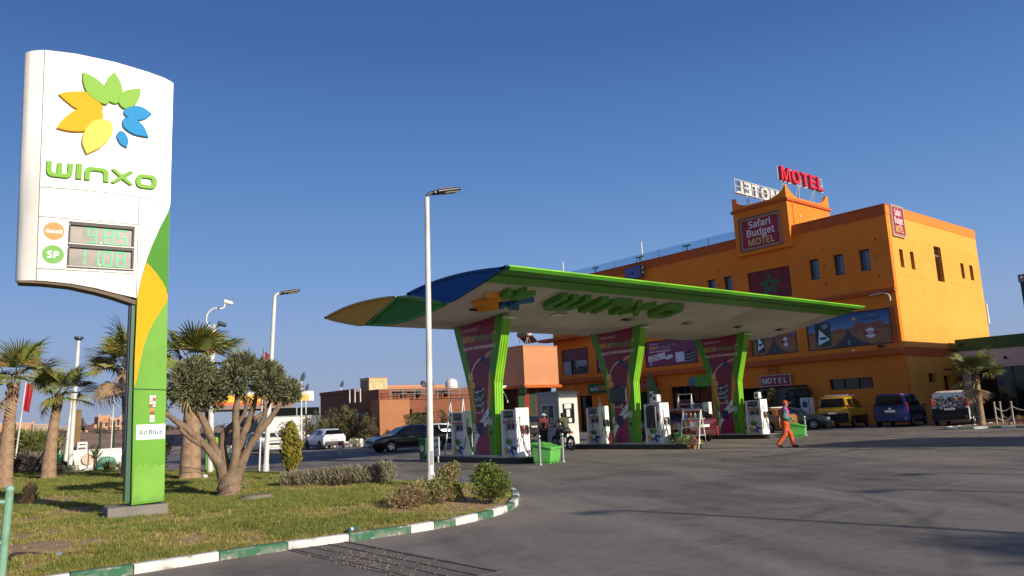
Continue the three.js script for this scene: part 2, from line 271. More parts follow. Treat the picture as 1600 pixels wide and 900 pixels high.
{
  // stone joints measured along the kerb (x of each joint on the near run)
  const fine = kerbCurve.getSpacedPoints(1500), joint = [[-2.4, 0], [-1.3, 0], [.1, 0], [1.05, 0], [1.85, 0], [2.5, 0], [3.52, 0], [4.43, 0], [5.26, 0], [6.2, 0], [6.62, 0], [7.05, 0], [7.56, 0], [7.97, 0], [8.5, 0], [8.95, 0], [9.35, 0]].map(j => j[0]);
  let acc = 0; const cuts = []; let k = 0; let last = fine[0], lens = [0];
  for (let i = 1; i < fine.length; i++) { const l = fine[i].distanceTo(fine[i - 1]); acc += l; while (k < joint.length && fine[i].x >= joint[k] && fine[i].z > -13.5) { cuts.push(acc); k++; } }
  let s = cuts[cuts.length - 1]; while (s < acc - 1) { s += s < cuts[16] + 2 ? .55 : .95; cuts.push(Math.min(s, acc)); }
  kerbRun(kerb, fine, cuts, false, 1);
}

{ // worn drain strip in the road beside the kerb, with slots and loose gravel
  const t = thing('drain_channel', 'worn concrete drain strip with dark slots and gravel in the road by the kerb', 'drain', [4.85, 0, -8.4]); const f = rng(17);
  part(t, 'strip', [box(.86, .016, 3.5, 0, .004, 0)], M([.2, .17, .15], .95, { wear: .8, grain: .3, bump: .01 }));
  for (const [x, w] of [[.36, .035], [.12, .02], [-.12, .02], [-.36, .014]]) for (let k = 0; k < 3; k++) part(t, 'slot', box(w * rr(.7, 1.2, f), .006, 1.1, x + rr(-.012, .012, f), 0.0135, -1.17 + k * 1.17), M([.02, .018, .016], .95));
  const pos = []; for (let k = 0; k < 420; k++) { const g = new THREE.TetrahedronGeometry(rr(.004, .014, f)); place(g, -.1 + (f() + f() - 1) * .5, .016, (f() + f() + f() - 1.5) * 1.3, f() * 3, f() * 3, 0); pos.push(g); } stuff(part(t, 'gravel', pos, M([.27, .215, .17], .95)));
}
// rounded wide letterforms of the station's brand, as plane shapes in a given box
function glyph(ch, x, y, w, h) {
  const s = new THREE.Shape(), q = (a, b) => [x + a * w, y + b * h], Mv = (a, b, o = s) => o.moveTo(...q(a, b)), Ln = (a, b, o = s) => o.lineTo(...q(a, b)), Bz = (a, b, c, d, e, f, o = s) => o.bezierCurveTo(...q(a, b), ...q(c, d), ...q(e, f));
  if (ch === 'W') { Mv(0, 1); Ln(0, .45); Bz(0, .12, .12, 0, .3, 0); Ln(.7, 0); Bz(.88, 0, 1, .12, 1, .45); Ln(1, 1); Ln(.8, 1); Ln(.8, .5); Bz(.8, .32, .74, .26, .66, .26); Ln(.6, .26); Ln(.6, .95); Ln(.4, .95); Ln(.4, .26); Ln(.34, .26); Bz(.26, .26, .2, .32, .2, .5); Ln(.2, 1); }
  else if (ch === 'I') { Mv(.05, 0); Ln(.95, 0); Ln(.95, 1); Ln(.05, 1); }
  else if (ch === 'N') { Mv(0, 0); Ln(.22, 0); Ln(.22, .5); Bz(.22, .68, .28, .74, .36, .74); Ln(.62, .74); Bz(.72, .74, .78, .68, .78, .5); Ln(.78, 0); Ln(1, 0); Ln(1, .55); Bz(1, .88, .88, 1, .7, 1); Ln(.3, 1); Bz(.12, 1, 0, .88, 0, .55); }
  else if (ch === 'X') { Mv(0, .08); Ln(.14, 0); Ln(.5, .34); Ln(.86, 0); Ln(1, .1); Ln(.64, .5); Ln(1, .9); Ln(.86, 1); Ln(.5, .66); Ln(.14, 1); Ln(0, .92); Ln(.36, .5); }
  else { Mv(0, .5); Bz(0, .15, .12, 0, .34, 0); Ln(.66, 0); Bz(.88, 0, 1, .15, 1, .5); Bz(1, .85, .88, 1, .66, 1); Ln(.34, 1); Bz(.12, 1, 0, .85, 0, .5); const o = new THREE.Path(); Mv(.24, .5, o); Bz(.24, .7, .28, .74, .4, .74, o); Ln(.6, .74, o); Bz(.72, .74, .76, .7, .76, .5, o); Bz(.76, .3, .72, .26, .6, .26, o); Ln(.4, .26, o); Bz(.28, .26, .24, .3, .24, .5, o); s.holes.push(o); }
  return s;
}
// ---------------------------------------------------------------- fuel price pylon
{
  const t = thing('fuel_price_sign', 'tall white and green fuel price sign with flower logo on the lawn', 'price sign', [3.654, .42, -14.796], -7 * PI / 180);
  const white = M('#f0eee9', .32, { wear: 5 }), seam = M('#6e6e6c', .8);
  // body: blade and column as slabs, front plane z = 0
  const blade = shp([[-1.657, 7.995], [-1.4, 8.018], [-1.16, 8.036], [-.537, 8.013], [.008, 7.94], [.288, 7.883], [.44, 7.825], [.47, 7.79], [.47, 6.5], [.476, 5.39], [.43, 5.2], [.33, 4.98], [.18, 4.567], [.09, 4.25], [.03, 4.0], [-.035, 3.6], [-.385, 3.671], [-.689, 3.747], [-1.082, 3.806], [-1.463, 3.829], [-1.585, 3.83], [-1.615, 5.473]]);
  part(t, 'blade', extr(blade, .42, -.42), white);
  // rounded nose on the left, underside of the blade tapers away
  const nose = []; for (const [x, y] of [[-1.585, 3.831], [-1.615, 5.473], [-1.656, 7.995]]) { const r = []; for (let k = 0; k <= 8; k++) { const a = k / 8 * PI; r.push([x - .3 * Math.sin(a) - .004, y - .06 * Math.sin(a) * (y > 6 ? 1 : 0), -.21 + .207 * Math.cos(a)]); } nose.push(r); }
  part(t, 'rounded_edge', smooth(loft(nose), .9), white);
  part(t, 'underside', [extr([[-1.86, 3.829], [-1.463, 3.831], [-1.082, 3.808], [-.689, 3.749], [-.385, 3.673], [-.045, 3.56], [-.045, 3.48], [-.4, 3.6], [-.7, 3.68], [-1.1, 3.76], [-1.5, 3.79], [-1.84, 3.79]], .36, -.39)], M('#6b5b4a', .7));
  // column: lime body with a darker set back spine on the left
  part(t, 'column', [extr([[-.01, -.02], [.518, 0], [.499, 1.94], [-.035, 1.965]], .36, -.36, .008), extr([[-.035, 1.985], [.499, 1.96], [.482, 3.45], [.474, 5.3], [.33, 4.98], [.09, 4.25], [-.035, 3.6]], .36, -.372)], M([.13, .405, .004], .55, { wear: 4 }));
  part(t, 'column_seam', extr([[-.03, 1.965], [.49, 1.94], [.49, 1.96], [-.03, 1.985]], .33, -.345), C.black);
  part(t, 'spine', [bb(-.105, -.012, .04, 3.6, -.40, -.07)], M([.025, .1, .04], .5));
  part(t, 'spine_side', bb(-.13, -.107, .9, 3.58, -.36, -.12), M([.006, .018, .06], .5));
  // green and yellow leaf of the column, thin panels standing proud of the body
  part(t, 'green_leaf', extr(shp([[.467, 5.3], [.39, 5.12], [.312, 4.941], [.182, 4.567], [.1, 4.27], [.19, 4.165], [.29, 4.03], [.39, 3.88], [.473, 3.72]]), .008, .001), M([.055, .255, .012], .7));
  part(t, 'yellow_leaf', extr(shp([[.1, 4.262], [.038, 4.02], [-.024, 3.665], [-.036, 2.513], [-.03, 1.995], [.012, 2.174], [.05, 2.44], [.108, 2.743], [.19, 3.02], [.304, 3.269], [.40, 3.44], [.47, 3.56], [.472, 3.66], [.44, 3.80], [.37, 3.93], [.282, 4.059], [.19, 4.17]]), .008, .003), M([.8, .4, .001], .8));
  // panel joints on the face
  const joint = (a, b) => { const dx = b[0] - a[0], dy = b[1] - a[1], L = Math.hypot(dx, dy); return box(L, .011, .006, (a[0] + b[0]) / 2, (a[1] + b[1]) / 2, .001, 0, 0, Math.atan2(dy, dx)); };
  const run = pts => pts.slice(1).map((p, i) => joint(pts[i], p));
  part(t, 'panel_joint', [...run([[-1.656, 7.99], [-1.615, 5.473], [-1.585, 3.84]]), ...run([[-1.62, 5.471], [-1.056, 5.494], [-.449, 5.495], [-.059, 5.473], [.299, 5.43], [.47, 5.39]]), ...run([[-1.609, 4.949], [-.062, 4.953]]), ...run([[-1.6, 4.04], [-.057, 4.038]]), ...run([[-.059, 5.473], [-.043, 3.62]])], seam);
  // flower logo: every petal a raised plate
  const SY = M([.82, .4, .001], .75), SG = M([.2, .44, .03], .6), SB = M([.006, .25, .55], .7);
  const petals = [
    ['orange_petal', SY, [[-1.414, 7.194], [-1.288, 7.257], [-1.15, 7.299], [-.948, 7.315], [-.8, 7.196], [-.713, 7.089], [-.731, 7.012], [-.914, 6.973], [-1.117, 6.973], [-1.281, 7.08]], .05],
    ['orange_petal', SY, [[-1.415, 6.564], [-1.307, 6.762], [-1.116, 6.96], [-.917, 7.027], [-.752, 7.008], [-.697, 6.92], [-.725, 6.841], [-.822, 6.702], [-.98, 6.578], [-1.218, 6.538]], .062],
    ['yellow_petal', M([.85, .55, .05], .55), [[-.933, 6.153], [-1.011, 6.356], [-.98, 6.578], [-.866, 6.779], [-.704, 6.845], [-.579, 6.817], [-.537, 6.702], [-.568, 6.525], [-.725, 6.305]], .072],
    ['green_petal', SG, [[-1.055, 7.683], [-.878, 7.626], [-.708, 7.499], [-.618, 7.33], [-.604, 7.221], [-.653, 7.145], [-.726, 7.148], [-.841, 7.2], [-.969, 7.311], [-1.041, 7.493]], .058],
    ['green_petal', SG, [[-.55, 7.795], [-.449, 7.64], [-.394, 7.45], [-.416, 7.294], [-.466, 7.21], [-.529, 7.186], [-.614, 7.219], [-.669, 7.295], [-.696, 7.464], [-.65, 7.648]], .05],
    ['green_petal', SG, [[-.1, 7.559], [-.108, 7.405], [-.189, 7.212], [-.294, 7.142], [-.357, 7.118], [-.445, 7.189], [-.458, 7.286], [-.42, 7.394], [-.306, 7.497]], .058],
    ['blue_petal', SB, [[.109, 7.102], [.014, 6.997], [-.115, 6.936], [-.267, 6.959], [-.353, 7.006], [-.366, 7.079], [-.316, 7.158], [-.21, 7.203], [-.058, 7.206]], .05],
    ['blue_petal', SB, [[.064, 6.632], [-.149, 6.643], [-.279, 6.696], [-.362, 6.768], [-.381, 6.877], [-.341, 6.946], [-.245, 6.963], [-.137, 6.932], [-.014, 6.815]], .058],
    ['small_blue_petal', SB, [[-.29, 6.372], [-.397, 6.429], [-.46, 6.542], [-.457, 6.629], [-.406, 6.682], [-.342, 6.66], [-.286, 6.571], [-.272, 6.474]], .05]];
  const logo = new THREE.Group(); logo.name = 'flower_logo'; t.add(logo);
  for (const [n, m, p, d] of petals) { const c = new THREE.SplineCurve([...p, p[0]].map(q => new THREE.Vector2(...q))).getPoints(36); part(logo, n, extr(new THREE.Shape(c.slice(0, -1)), d, .0, .006), m); }
  // lettering: W I N X O as raised plates
  const letters = new THREE.Group(); letters.name = 'brand_lettering'; t.add(letters);
  for (const [ch, x, y, w, h] of [['W', -1.534, 5.672, .4, .275], ['I', -1.088, 5.682, .1, .28], ['N', -.949, 5.68, .382, .25], ['X', -.531, 5.67, .362, .28], ['O', -.124, 5.64, .36, .268]]) part(letters, 'letter', extr(glyph(ch, x, y, w, h), .045, .001, .006), M([.17, .42, .02], .6));
  // price displays in recessed dark housings with green segments
  const led = M([.06, .5, .22], .5, { emissive: new THREE.Color().setRGB(.05, .55, .22), emissiveIntensity: .55 });
  const segs = { 0: 'abcdef', 1: 'bc', 5: 'acdfg', 8: 'abcdefg', 9: 'abcdfg' };
  function digit(n, x, y, w, h) { const s = .026, o = []; const H = (yy) => { for (let k = 0; k < 6; k++) o.push(box(w / 6 * .72, s, .008, x + w * (k + .5) / 6, yy, -.055)); }, Vv = (xx, y0) => o.push(box(s, h / 2 - .02, .008, xx, y0 + h / 4, -.055)); for (const c of segs[n]) { if (c === 'a') H(y + h - s / 2); if (c === 'd') H(y + s / 2); if (c === 'g') H(y + h / 2); if (c === 'f') Vv(x + s / 2, y + h / 2); if (c === 'b') Vv(x + w - s / 2, y + h / 2); if (c === 'e') Vv(x + s / 2, y); if (c === 'c') Vv(x + w - s / 2, y); } return o; }
  const scr = M([.25, .215, .185], .35, { wear: .7 });
  for (const [y0, y1, ds] of [[4.53, 4.885, [[9, -.868], [8, -.604], [5, -.393]]], [4.125, 4.485, [[1, -1.03], [1, -.82], [0, -.608], [8, -.398]]]]) {
    const d = part(t, 'price_display', [quad(1.0, y1 - y0, -.622, (y0 + y1) / 2, .004)].map(g => { g.userData.keep = false; return g; }), scr);
    part(d, 'housing', [bb(-1.13, -.112, y1 - .045, y1 + .012, .0, .05), bb(-1.135, -.112, y0 - .014, y0 - .004, .0, .05), bb(-.145, -.112, y0, y1 - .045, .0, .05), bb(-1.14, -1.125, y0, y1 - .045, .0, .05)], M('#2a211c', .5));
    part(d, 'housing_rim', [bb(-1.145, -.098, y1 + .012, y1 + .024, .0, .058), bb(-1.145, -.098, y0 - .026, y0 - .014, .0, .058)], white);
    for (const [n, x] of ds) stuff(part(d, 'digit_segments', digit(n, x, y0 + .01, .155, y1 - y0 - .075).map(g => g.translate(0, 0, .064)), led));
    part(d, 'decimal_point', bb(-.655, -.635, y0 + .01, y0 + .05, .005, .014), C.white);
  }
  const disc = (txt, bg, fs) => canvasTex(256, 256, (g, w, h) => { g.fillStyle = bg; g.fillRect(0, 0, w, h); g.fillStyle = '#fff'; g.font = 'bold ' + fs + 'px sans-serif'; g.textAlign = 'center'; g.textBaseline = 'middle'; g.fillText(txt, w / 2, h / 2 + 4); });
  const circ = (x, y, r, z) => { const g = new THREE.CircleGeometry(r, 28); g.translate(x, y, z); g.userData.keep = true; return g; };
  part(t, 'fuel_badge', circ(-1.367, 4.712, .158, .004), M('#fff', .4, { map: disc('Gasoil', '#d8780a', 70) }), 'round orange badge reading Gasoil');
  part(t, 'fuel_badge', circ(-1.364, 4.30, .163, .004), M('#fff', .4, { map: disc('SP', '#4c9a0a', 132) }), 'round green badge reading SP');
  part(t, 'additive_sticker', quad(.468, .262, .262, 1.217, .006), M('#fff', .45, { map: canvasTex(512, 288, (g, w, h) => { g.fillStyle = '#f4f4f2'; g.fillRect(0, 0, w, h); g.strokeStyle = '#4a5a6a'; g.lineWidth = 5; g.beginPath(); g.roundRect(26, 26, w - 40, h - 52, 26); g.stroke(); g.font = 'bold 124px sans-serif'; g.textBaseline = 'middle'; const gr = g.createLinearGradient(60, 0, 200, 0); gr.addColorStop(0, '#1f6a2a'); gr.addColorStop(1, '#4f8f1c'); g.fillStyle = gr; g.fillText('Ad', 48, h / 2 + 6); g.fillStyle = '#0a3a78'; g.fillText('Blue', 206, h / 2 + 6); }) }));
  part(t, 'payment_sticker', [quad(.12, .23, .278, 1.75, .006)], M('#fff', .5, { map: canvasTex(64, 128, (g, w, h) => { g.fillStyle = '#6a7f55'; g.fillRect(0, 0, w, h); const cs = ['#eee', '#ddd', '#e8e4d8', '#c33', '#eec', '#fff', '#a33', '#dcb']; for (let k = 0; k < 8; k++) { g.fillStyle = cs[k]; g.fillRect(5 + (k % 2) * 29, 6 + (k >> 1) * 30, 25, 22); } }) }));
  for (const [y, m] of [[1.6, '#c98a3a'], [1.545, '#8a3a2a'], [1.48, '#eee'], [1.415, '#e8e8e8']]) part(t, 'card_sticker', bb(.24, .315, y - .026, y + .026, .0005, .005), M(m, .5));
  part(t, 'paint_fade', [extr(shp([[.0, .02], [.51, .03], ...[...Array(44)].map((_, k) => [.505 - k * .0113, .6 + .07 * noise2(k * .22, 4) + .11 * Math.pow(hash2(k, 3), 3) * (k % 3 ? .4 : 1)])]), .003, .0005)], M([.2, .46, .045], .65, { wear: .9 }));
  part(t, 'lifting_loop', place(new THREE.TorusGeometry(.06, .012, 6, 14, PI), -1.76, 7.975, -.2), C.white);
  part(t, 'plinth', [rbox(.95, .2, .72, .02, .09, -.13, -.26), rbox(1.05, .1, .8, .02, .09, -.26, -.24)], C.concrete);
}
// ---------------------------------------------------------------- forecourt canopy, its columns, islands, pumps
const CZ = -24.3, CX = 26.5;
{
  const t = thing('fuel_canopy', 'long green edged fuel station canopy with white curved underside on three columns', 'canopy', [CX, 0, CZ]);
  const z = q => q - CZ;
  const X = (g, x) => faceX(g).translate(x - CX, 0, 0);      // outline (z, y) extruded; x = far end
  const upper = [[-18.02, 6.2], [-18.9, 6.3], [-19.9, 6.37], [-21.2, 6.4], [-22.4, 6.36], [-23.6, 6.2], [-24.5, 6.24], [-25.6, 6.38], [-26.8, 6.43], [-28.3, 6.4], [-29.6, 6.3], [-30.6, 6.2]];
  const lower = [[-29.7, 5.93], [-28.7, 5.71], [-27.1, 5.44], [-25.9, 5.3], [-25.1, 5.24], [-24.2, 5.23], [-23.3, 5.28], [-22.3, 5.38], [-21.3, 5.54], [-20.2, 5.76], [-19.25, 5.95]];
  const sec = [...upper, ...lower].map(p => [z(p[0]), p[1]]);
  part(t, 'roof_body', X(extr(sec, 22.8, 0), 37.85), M('#dcd5ca', .55, { wear: 6, side: THREE.DoubleSide }));
  part(t, 'fascia', [X(extr([[-18.0, 6.22], [-17.96, 6.17], [-18.02, 6.1], [-18.3, 6.12], [-19.18, 5.90], [-19.28, 5.93], [-19.2, 5.965], [-18.1, 6.2]].map(p => [z(p[0]), p[1]]), 22.75, 0), 37.8)], C.green);
  part(t, 'fascia_lip', X(extr([[-17.93, 6.235], [-17.93, 6.19], [-17.99, 6.175], [-18.05, 6.235]].map(p => [z(p[0]), p[1]]), 22.9, 0), 37.9), C.lime);
  part(t, 'fascia_groove', X(extr([[-18.55, 6.052], [-18.55, 6.035], [-18.6, 6.023], [-18.6, 6.04]].map(p => [z(p[0]), p[1]]), 22.7, 0), 37.78), M([.03, .15, .01], .6));
  part(t, 'back_edge', X(extr([[-30.62, 6.24], [-30.7, 6.2], [-30.62, 6.15], [-30.4, 6.12], [-30.4, 6.24]].map(p => [z(p[0]), p[1]]), 22.8, 0), 37.85), C.yellow);
  { const seams = []; for (let k = 1; k < lower.length - 2; k++) for (const q of [.15, .65]) { const a = lower[k], b = lower[k + 1]; seams.push(bb(-11.3, 11.2, 0, .004, -.005, .005).translate(0, a[1] + (b[1] - a[1]) * q - .003, z(a[0] + (b[0] - a[0]) * q))); } stuff(part(t, 'panel_seam', seams, M('#8d867c', .8))); }
  // leaf shaped panels on the end that faces the road, each with a raised rim
  const leaf = (name, pts, m, rim) => { const c = new THREE.SplineCurve([...pts, pts[0]].map(p => new THREE.Vector2(z(p[0]), p[1]))).getPoints(64).slice(0, -1); const p = part(t, name, X(extr(new THREE.Shape(c), .03), 15.045), m); const o = new THREE.Shape(c), n = c.length, ar = c.reduce((s, q, i) => s + q.x * c[(i + 1) % n].y - q.y * c[(i + 1) % n].x, 0); const inn = new THREE.Path(c.map((q, i) => { const a = c[(i + n - 2) % n], b = c[(i + 2) % n], dx = b.x - a.x, dy = b.y - a.y, L = Math.hypot(dx, dy) || 1, s = (ar > 0 ? 1 : -1) * .085; return new THREE.Vector2(q.x - dy / L * s, q.y + dx / L * s); })); o.holes.push(inn); part(p, 'raised_rim', X(extr(o, .09), 15.05), rim); };
  leaf('yellow_end_panel', [[-30.55, 6.2], [-29.7, 6.32], [-28.69, 6.41], [-27.6, 6.44], [-26.6, 6.42], [-25.5, 6.36], [-24.6, 6.24], [-25.2, 6.0], [-25.8, 5.83], [-26.5, 5.64], [-27.2, 5.45], [-28.0, 5.57], [-28.9, 5.76], [-29.8, 5.97]], M([.66, .32, .03], .85), M([.5, .31, .1], .8));
  leaf('green_end_panel', [[-24.5, 6.24], [-23.9, 6.14], [-23.2, 5.98], [-22.4, 5.78], [-21.4, 5.5], [-22.3, 5.36], [-23.3, 5.26], [-24.3, 5.22], [-25.5, 5.25], [-26.9, 5.43], [-26.3, 5.64], [-25.6, 5.85], [-25.0, 6.04]], M([.03, .17, .012], .75), M([.06, .26, .02], .7));
  leaf('blue_end_panel', [[-23.9, 6.22], [-23.2, 6.33], [-21.9, 6.42], [-20.6, 6.42], [-19.5, 6.36], [-18.5, 6.26], [-18.03, 6.2], [-18.6, 6.07], [-19.4, 5.87], [-20.3, 5.68], [-21.2, 5.52], [-21.9, 5.7], [-22.6, 5.9], [-23.3, 6.08]], M([.003, .08, .28], .85), M([.004, .075, .24], .8));
  // raised brand mark and letters under the front edge: plane shapes (x, +y towards the front edge) laid under the sloping soffit
  const brand = new THREE.Group(); brand.name = 'brand_sign'; t.add(brand);
  const z0 = -20.2, y0 = 5.77;
  const flat = g => { g.rotateX(PI / 2); const p = g.attributes.position; for (let i = 0; i < p.count; i++) p.setXYZ(i, p.getX(i), y0 + .03 + p.getY(i) + p.getZ(i) * .19, z(z0) + p.getZ(i)); g.deleteAttribute('normal'); g = g.index ? g.toNonIndexed() : g; g.computeVertexNormals(); return g; };
  for (const [ch, x, w] of [['W', 18.72, 1.5], ['I', 20.72, .44], ['N', 21.42, 1.3], ['X', 22.85, 1.2], ['O', 24.5, 1.38]]) part(brand, 'letter', flat(extr(glyph(ch, x - CX, -.65, w, 1.28), .26)), M([.075, .25, .02], .55));
  const leafU = (name, cx, cz, len, wid, ang, m, d) => { const s = new THREE.Shape(); s.moveTo(0, 0); s.bezierCurveTo(.05 * len, wid * .8, .55 * len, wid * .8, len, 0); s.bezierCurveTo(.55 * len, -wid * .8, .05 * len, -wid * .8, 0, 0); const g = extr(s, d, 0, 0, 8); g.rotateZ(ang); g.translate(cx, cz, 0); part(brand, name, flat(g), m); };
  const f0 = 16.95 - CX, q0 = -.3; const oM = M([.75, .27, .02], .55), gM = M([.09, .3, .03], .55), bM = M([.01, .11, .32], .55), D = PI / 180;
  for (const [a, l, w, m, n, dd] of [[165, .9, .42, oM, 'orange_petal', .2], [203, .95, .45, oM, 'orange_petal', .23], [240, .8, .42, oM, 'orange_petal', .26], [127, .85, .36, gM, 'green_petal', .21], [93, .85, .34, gM, 'green_petal', .24], [57, .75, .3, gM, 'green_petal', .2], [15, .75, .28, bM, 'blue_petal', .22], [-30, .8, .34, bM, 'blue_petal', .25], [-70, .45, .24, bM, 'blue_petal', .2]]) leafU(n, f0 + .32 * Math.cos(a * D), q0 + .32 * Math.sin(a * D), l, w, a * D, m, dd);
  // recessed lights
  const lampG = [box(.55, .03, .38, 0, 0, 0)], lensM = M('#2a241e', .2), frM = M('#cfc8be', .5);
  for (const [lx, lz, ly, sl] of [[16.6, -21.75, 5.455, .15], [20.55, -21.75, 5.455, .15], [24.56, -21.75, 5.455, .15], [28.6, -21.75, 5.455, .15], [32.63, -21.75, 5.455, .15], [36.3, -21.75, 5.455, .15], [20.55, -26.85, 5.405, -.15], [28.6, -26.85, 5.405, -.15]]) { const p = part(t, 'soffit_light', lampG.map(g => place(g.clone(), lx - CX, ly, z(lz), -sl)), lensM); part(p, 'light_frame', [box(.65, .022, .05, lx - CX, ly, z(lz) + .21, -sl), box(.65, .022, .05, lx - CX, ly, z(lz) - .21, -sl)], frM); }
  // columns
  const poster = canvasTex(512, 840, (g, W, H) => {
    const px = q => (q + 1.65) / 3.3 * W, py = y => H - (y - .25) / 5.1 * H;
    const P = (pts) => { g.beginPath(); pts.forEach((p, i) => i ? g.lineTo(px(p[0]), py(p[1])) : g.moveTo(px(p[0]), py(p[1]))); g.closePath(); g.fill(); };
    g.fillStyle = '#4f9a16'; g.fillRect(0, 0, W, H);
    g.fillStyle = '#a8265e'; const gr = g.createLinearGradient(0, py(5.3), 0, py(.3)); gr.addColorStop(0, '#8c2042'); gr.addColorStop(.5, '#7e1d3c'); gr.addColorStop(1, '#9c2a5c'); g.fillStyle = gr;
    P([[-1.24, 5.4], [1.16, 5.4], [.98, 4.7], [.8, 4.0], [.56, 3.1], [.44, 2.2], [.42, 1.6], [.5, .2], [-.34, .2], [-.34, 1.2], [-.3, 2.0], [-.42, 2.9], [-.76, 4.1], [-1.02, 4.8]]);
    g.fillStyle = '#e0932a'; P([[-.62, 3.6], [-.44, 2.95], [-.32, 2.1], [-.3, 1.55], [-.5, 2.0], [-.66, 2.7], [-.68, 3.2]]); P([[.66, 3.4], [.56, 2.9], [.46, 2.2], [.42, 1.6], [.6, 2.05], [.74, 2.6], [.75, 3.0]]);
    g.fillStyle = '#e9e6e4'; g.beginPath(); g.moveTo(px(-.48), py(.75)); g.quadraticCurveTo(px(-.35), py(1.35), px(.5), py(2.0)); g.lineTo(px(.52), py(1.45)); g.quadraticCurveTo(px(-.2), py(1.1), px(-.46), py(.35)); g.fill();
    const T = (s, x, y, size, col, w = 'bold', it = '') => { g.fillStyle = col; g.font = `${it} ${w} ${size}px sans-serif`; g.fillText(s, px(x), py(y)); };
    g.save(); T('CARBURANTS', -.98, 4.95, 26, '#e9d6df', 'normal'); T('Win', -.98, 4.52, 62, '#ddb43a'); T('Protect', -.32, 4.52, 58, '#77a05c'); T('HAUTE PERFORMANCE', -.95, 4.22, 29, '#efe4e8'); T('+', .92, 4.62, 66, '#e8b23a'); g.restore();
    // hand with a nozzle pouring golden drops over a dark globe of print
    g.lineWidth = 9; g.lineCap = 'round'; g.strokeStyle = '#cfd3d8'; g.beginPath(); g.moveTo(px(.12), py(3.85)); g.quadraticCurveTo(px(-.35), py(3.7), px(-.5), py(3.25)); g.stroke();
    g.fillStyle = '#232f66'; g.beginPath(); g.ellipse(px(.32), py(3.82), 34, 22, -.35, 0, 7); g.fill(); g.fillStyle = '#c98f7a'; g.beginPath(); g.ellipse(px(.62), py(3.98), 40, 14, -.35, 0, 7); g.fill(); g.fillStyle = '#2a2f4a'; g.beginPath(); g.ellipse(px(.55), py(3.6), 24, 12, .3, 0, 7); g.fill();
    const f = rng(11); for (let k = 0; k < 46; k++) { const t2 = f(); g.fillStyle = ['#e7c15a', '#d89b3a', '#f2df9a'][k % 3]; g.beginPath(); g.arc(px(-.55 + t2 * .2 + (f() - .5) * .22), py(3.3 - t2 * .55), 2 + f() * 7, 0, 7); g.fill(); }
    g.fillStyle = '#1d2124'; g.beginPath(); g.ellipse(px(-.05), py(2.35), 50, 72, 0, 0, 7); g.fill(); g.strokeStyle = '#c9cdcf'; g.lineWidth = 6; for (let k = 0; k < 4; k++) { g.beginPath(); g.ellipse(px(-.05), py(2.7 - k * .26), 52 - k * 3, 15, -.2, .2, 3.0); g.stroke(); } for (let k = 0; k < 60; k++) { g.fillStyle = ['#8d969c', '#d6d9da', '#5a6a72'][k % 3]; g.fillRect(px(-.05) - 40 + f() * 76, py(2.35) - 56 + f() * 110, 3 + f() * 11, 3 + f() * 6); }
    g.strokeStyle = '#e5bcae'; g.lineWidth = 7; g.beginPath(); g.moveTo(px(.1), py(1.95)); g.quadraticCurveTo(px(.22), py(1.7), px(.1), py(1.45)); g.stroke(); g.fillStyle = '#1f2a55'; g.beginPath(); g.ellipse(px(-.02), py(1.22), 36, 40, 0, 0, 7); g.fill();
    g.save(); g.translate(px(-.18), py(1.2)); g.rotate(-.62); g.fillStyle = '#232323'; g.font = 'bold 27px sans-serif'; g.fillText('et PAYEZ', 8, -24); g.font = 'bold 33px sans-serif'; g.fillText('MOINS CHER', -38, 12); g.restore();
  });
  const out = shp([[-1.58, 5.36], [-1.5, 5.0], [-1.3, 4.42], [-1.1, 3.85], [-.92, 3.34], [-.77, 2.85], [-.66, 2.43], [-.6, 1.9], [-.56, 1.2], [-.55, .22], [.82, .22], [.85, 1.0], [.9, 1.8], [.92, 2.9], [1.05, 3.35], [1.2, 3.85], [1.42, 4.58], [1.55, 5.2], [1.58, 5.36]]);
  const pm = M('#ffffff', .4, { map: poster }), lineM = M([.05, .2, .01], .6);
  const rightEdge = [[.82, .22], [.85, 1.0], [.9, 1.8], [.92, 2.9], [1.05, 3.35], [1.2, 3.85], [1.42, 4.58], [1.55, 5.2]];
  for (const [x, zc] of [[17.9, -23.5], [26.1, -23.95], [34.3, -24.15]]) {
    const c = new THREE.Group(); c.name = 'column'; t.add(c); c.position.set(x - CX, 0, zc - CZ);
    part(c, 'column_body', faceX(extr(out, .4, -.4, .006)), C.lime);
    part(c, 'poster', faceX(shapeUV(out, -1.65, 1.65, .25, 5.35, .004)), pm);
    // ribs and grooves on the narrow lime sides
    const ribs = []; for (let i = 0; i < rightEdge.length - 1; i++) for (const o of [.08, .2, .32]) ribs.push(bar([o, rightEdge[i][1], rightEdge[i][0] + .004], [o, rightEdge[i + 1][1], rightEdge[i + 1][0] + .004], .012, .012, 4));
    part(c, 'side_groove', ribs, lineM);
    part(c, 'service_panel', [bb(-.022, -.004, 1.35, 1.62, .5, .72)], M('#b9bdb9', .5)); part(c, 'notice_plate', [bb(-.02, -.004, 1.1, 1.42, -.46, -.33)], M('#c9ccc4', .5)); part(c, 'socket_box', [bb(-.03, -.004, 1.0, 1.12, .56, .66)], C.dgrey);
    part(c, 'base_plate', bb(-.06, .5, .16, .26, -.7, .95), M('#c9c7c1', .6)); part(c, 'head_plate', bb(.0, .5, 5.2, 5.26, 1.35, 1.75), C.white);
  }
}
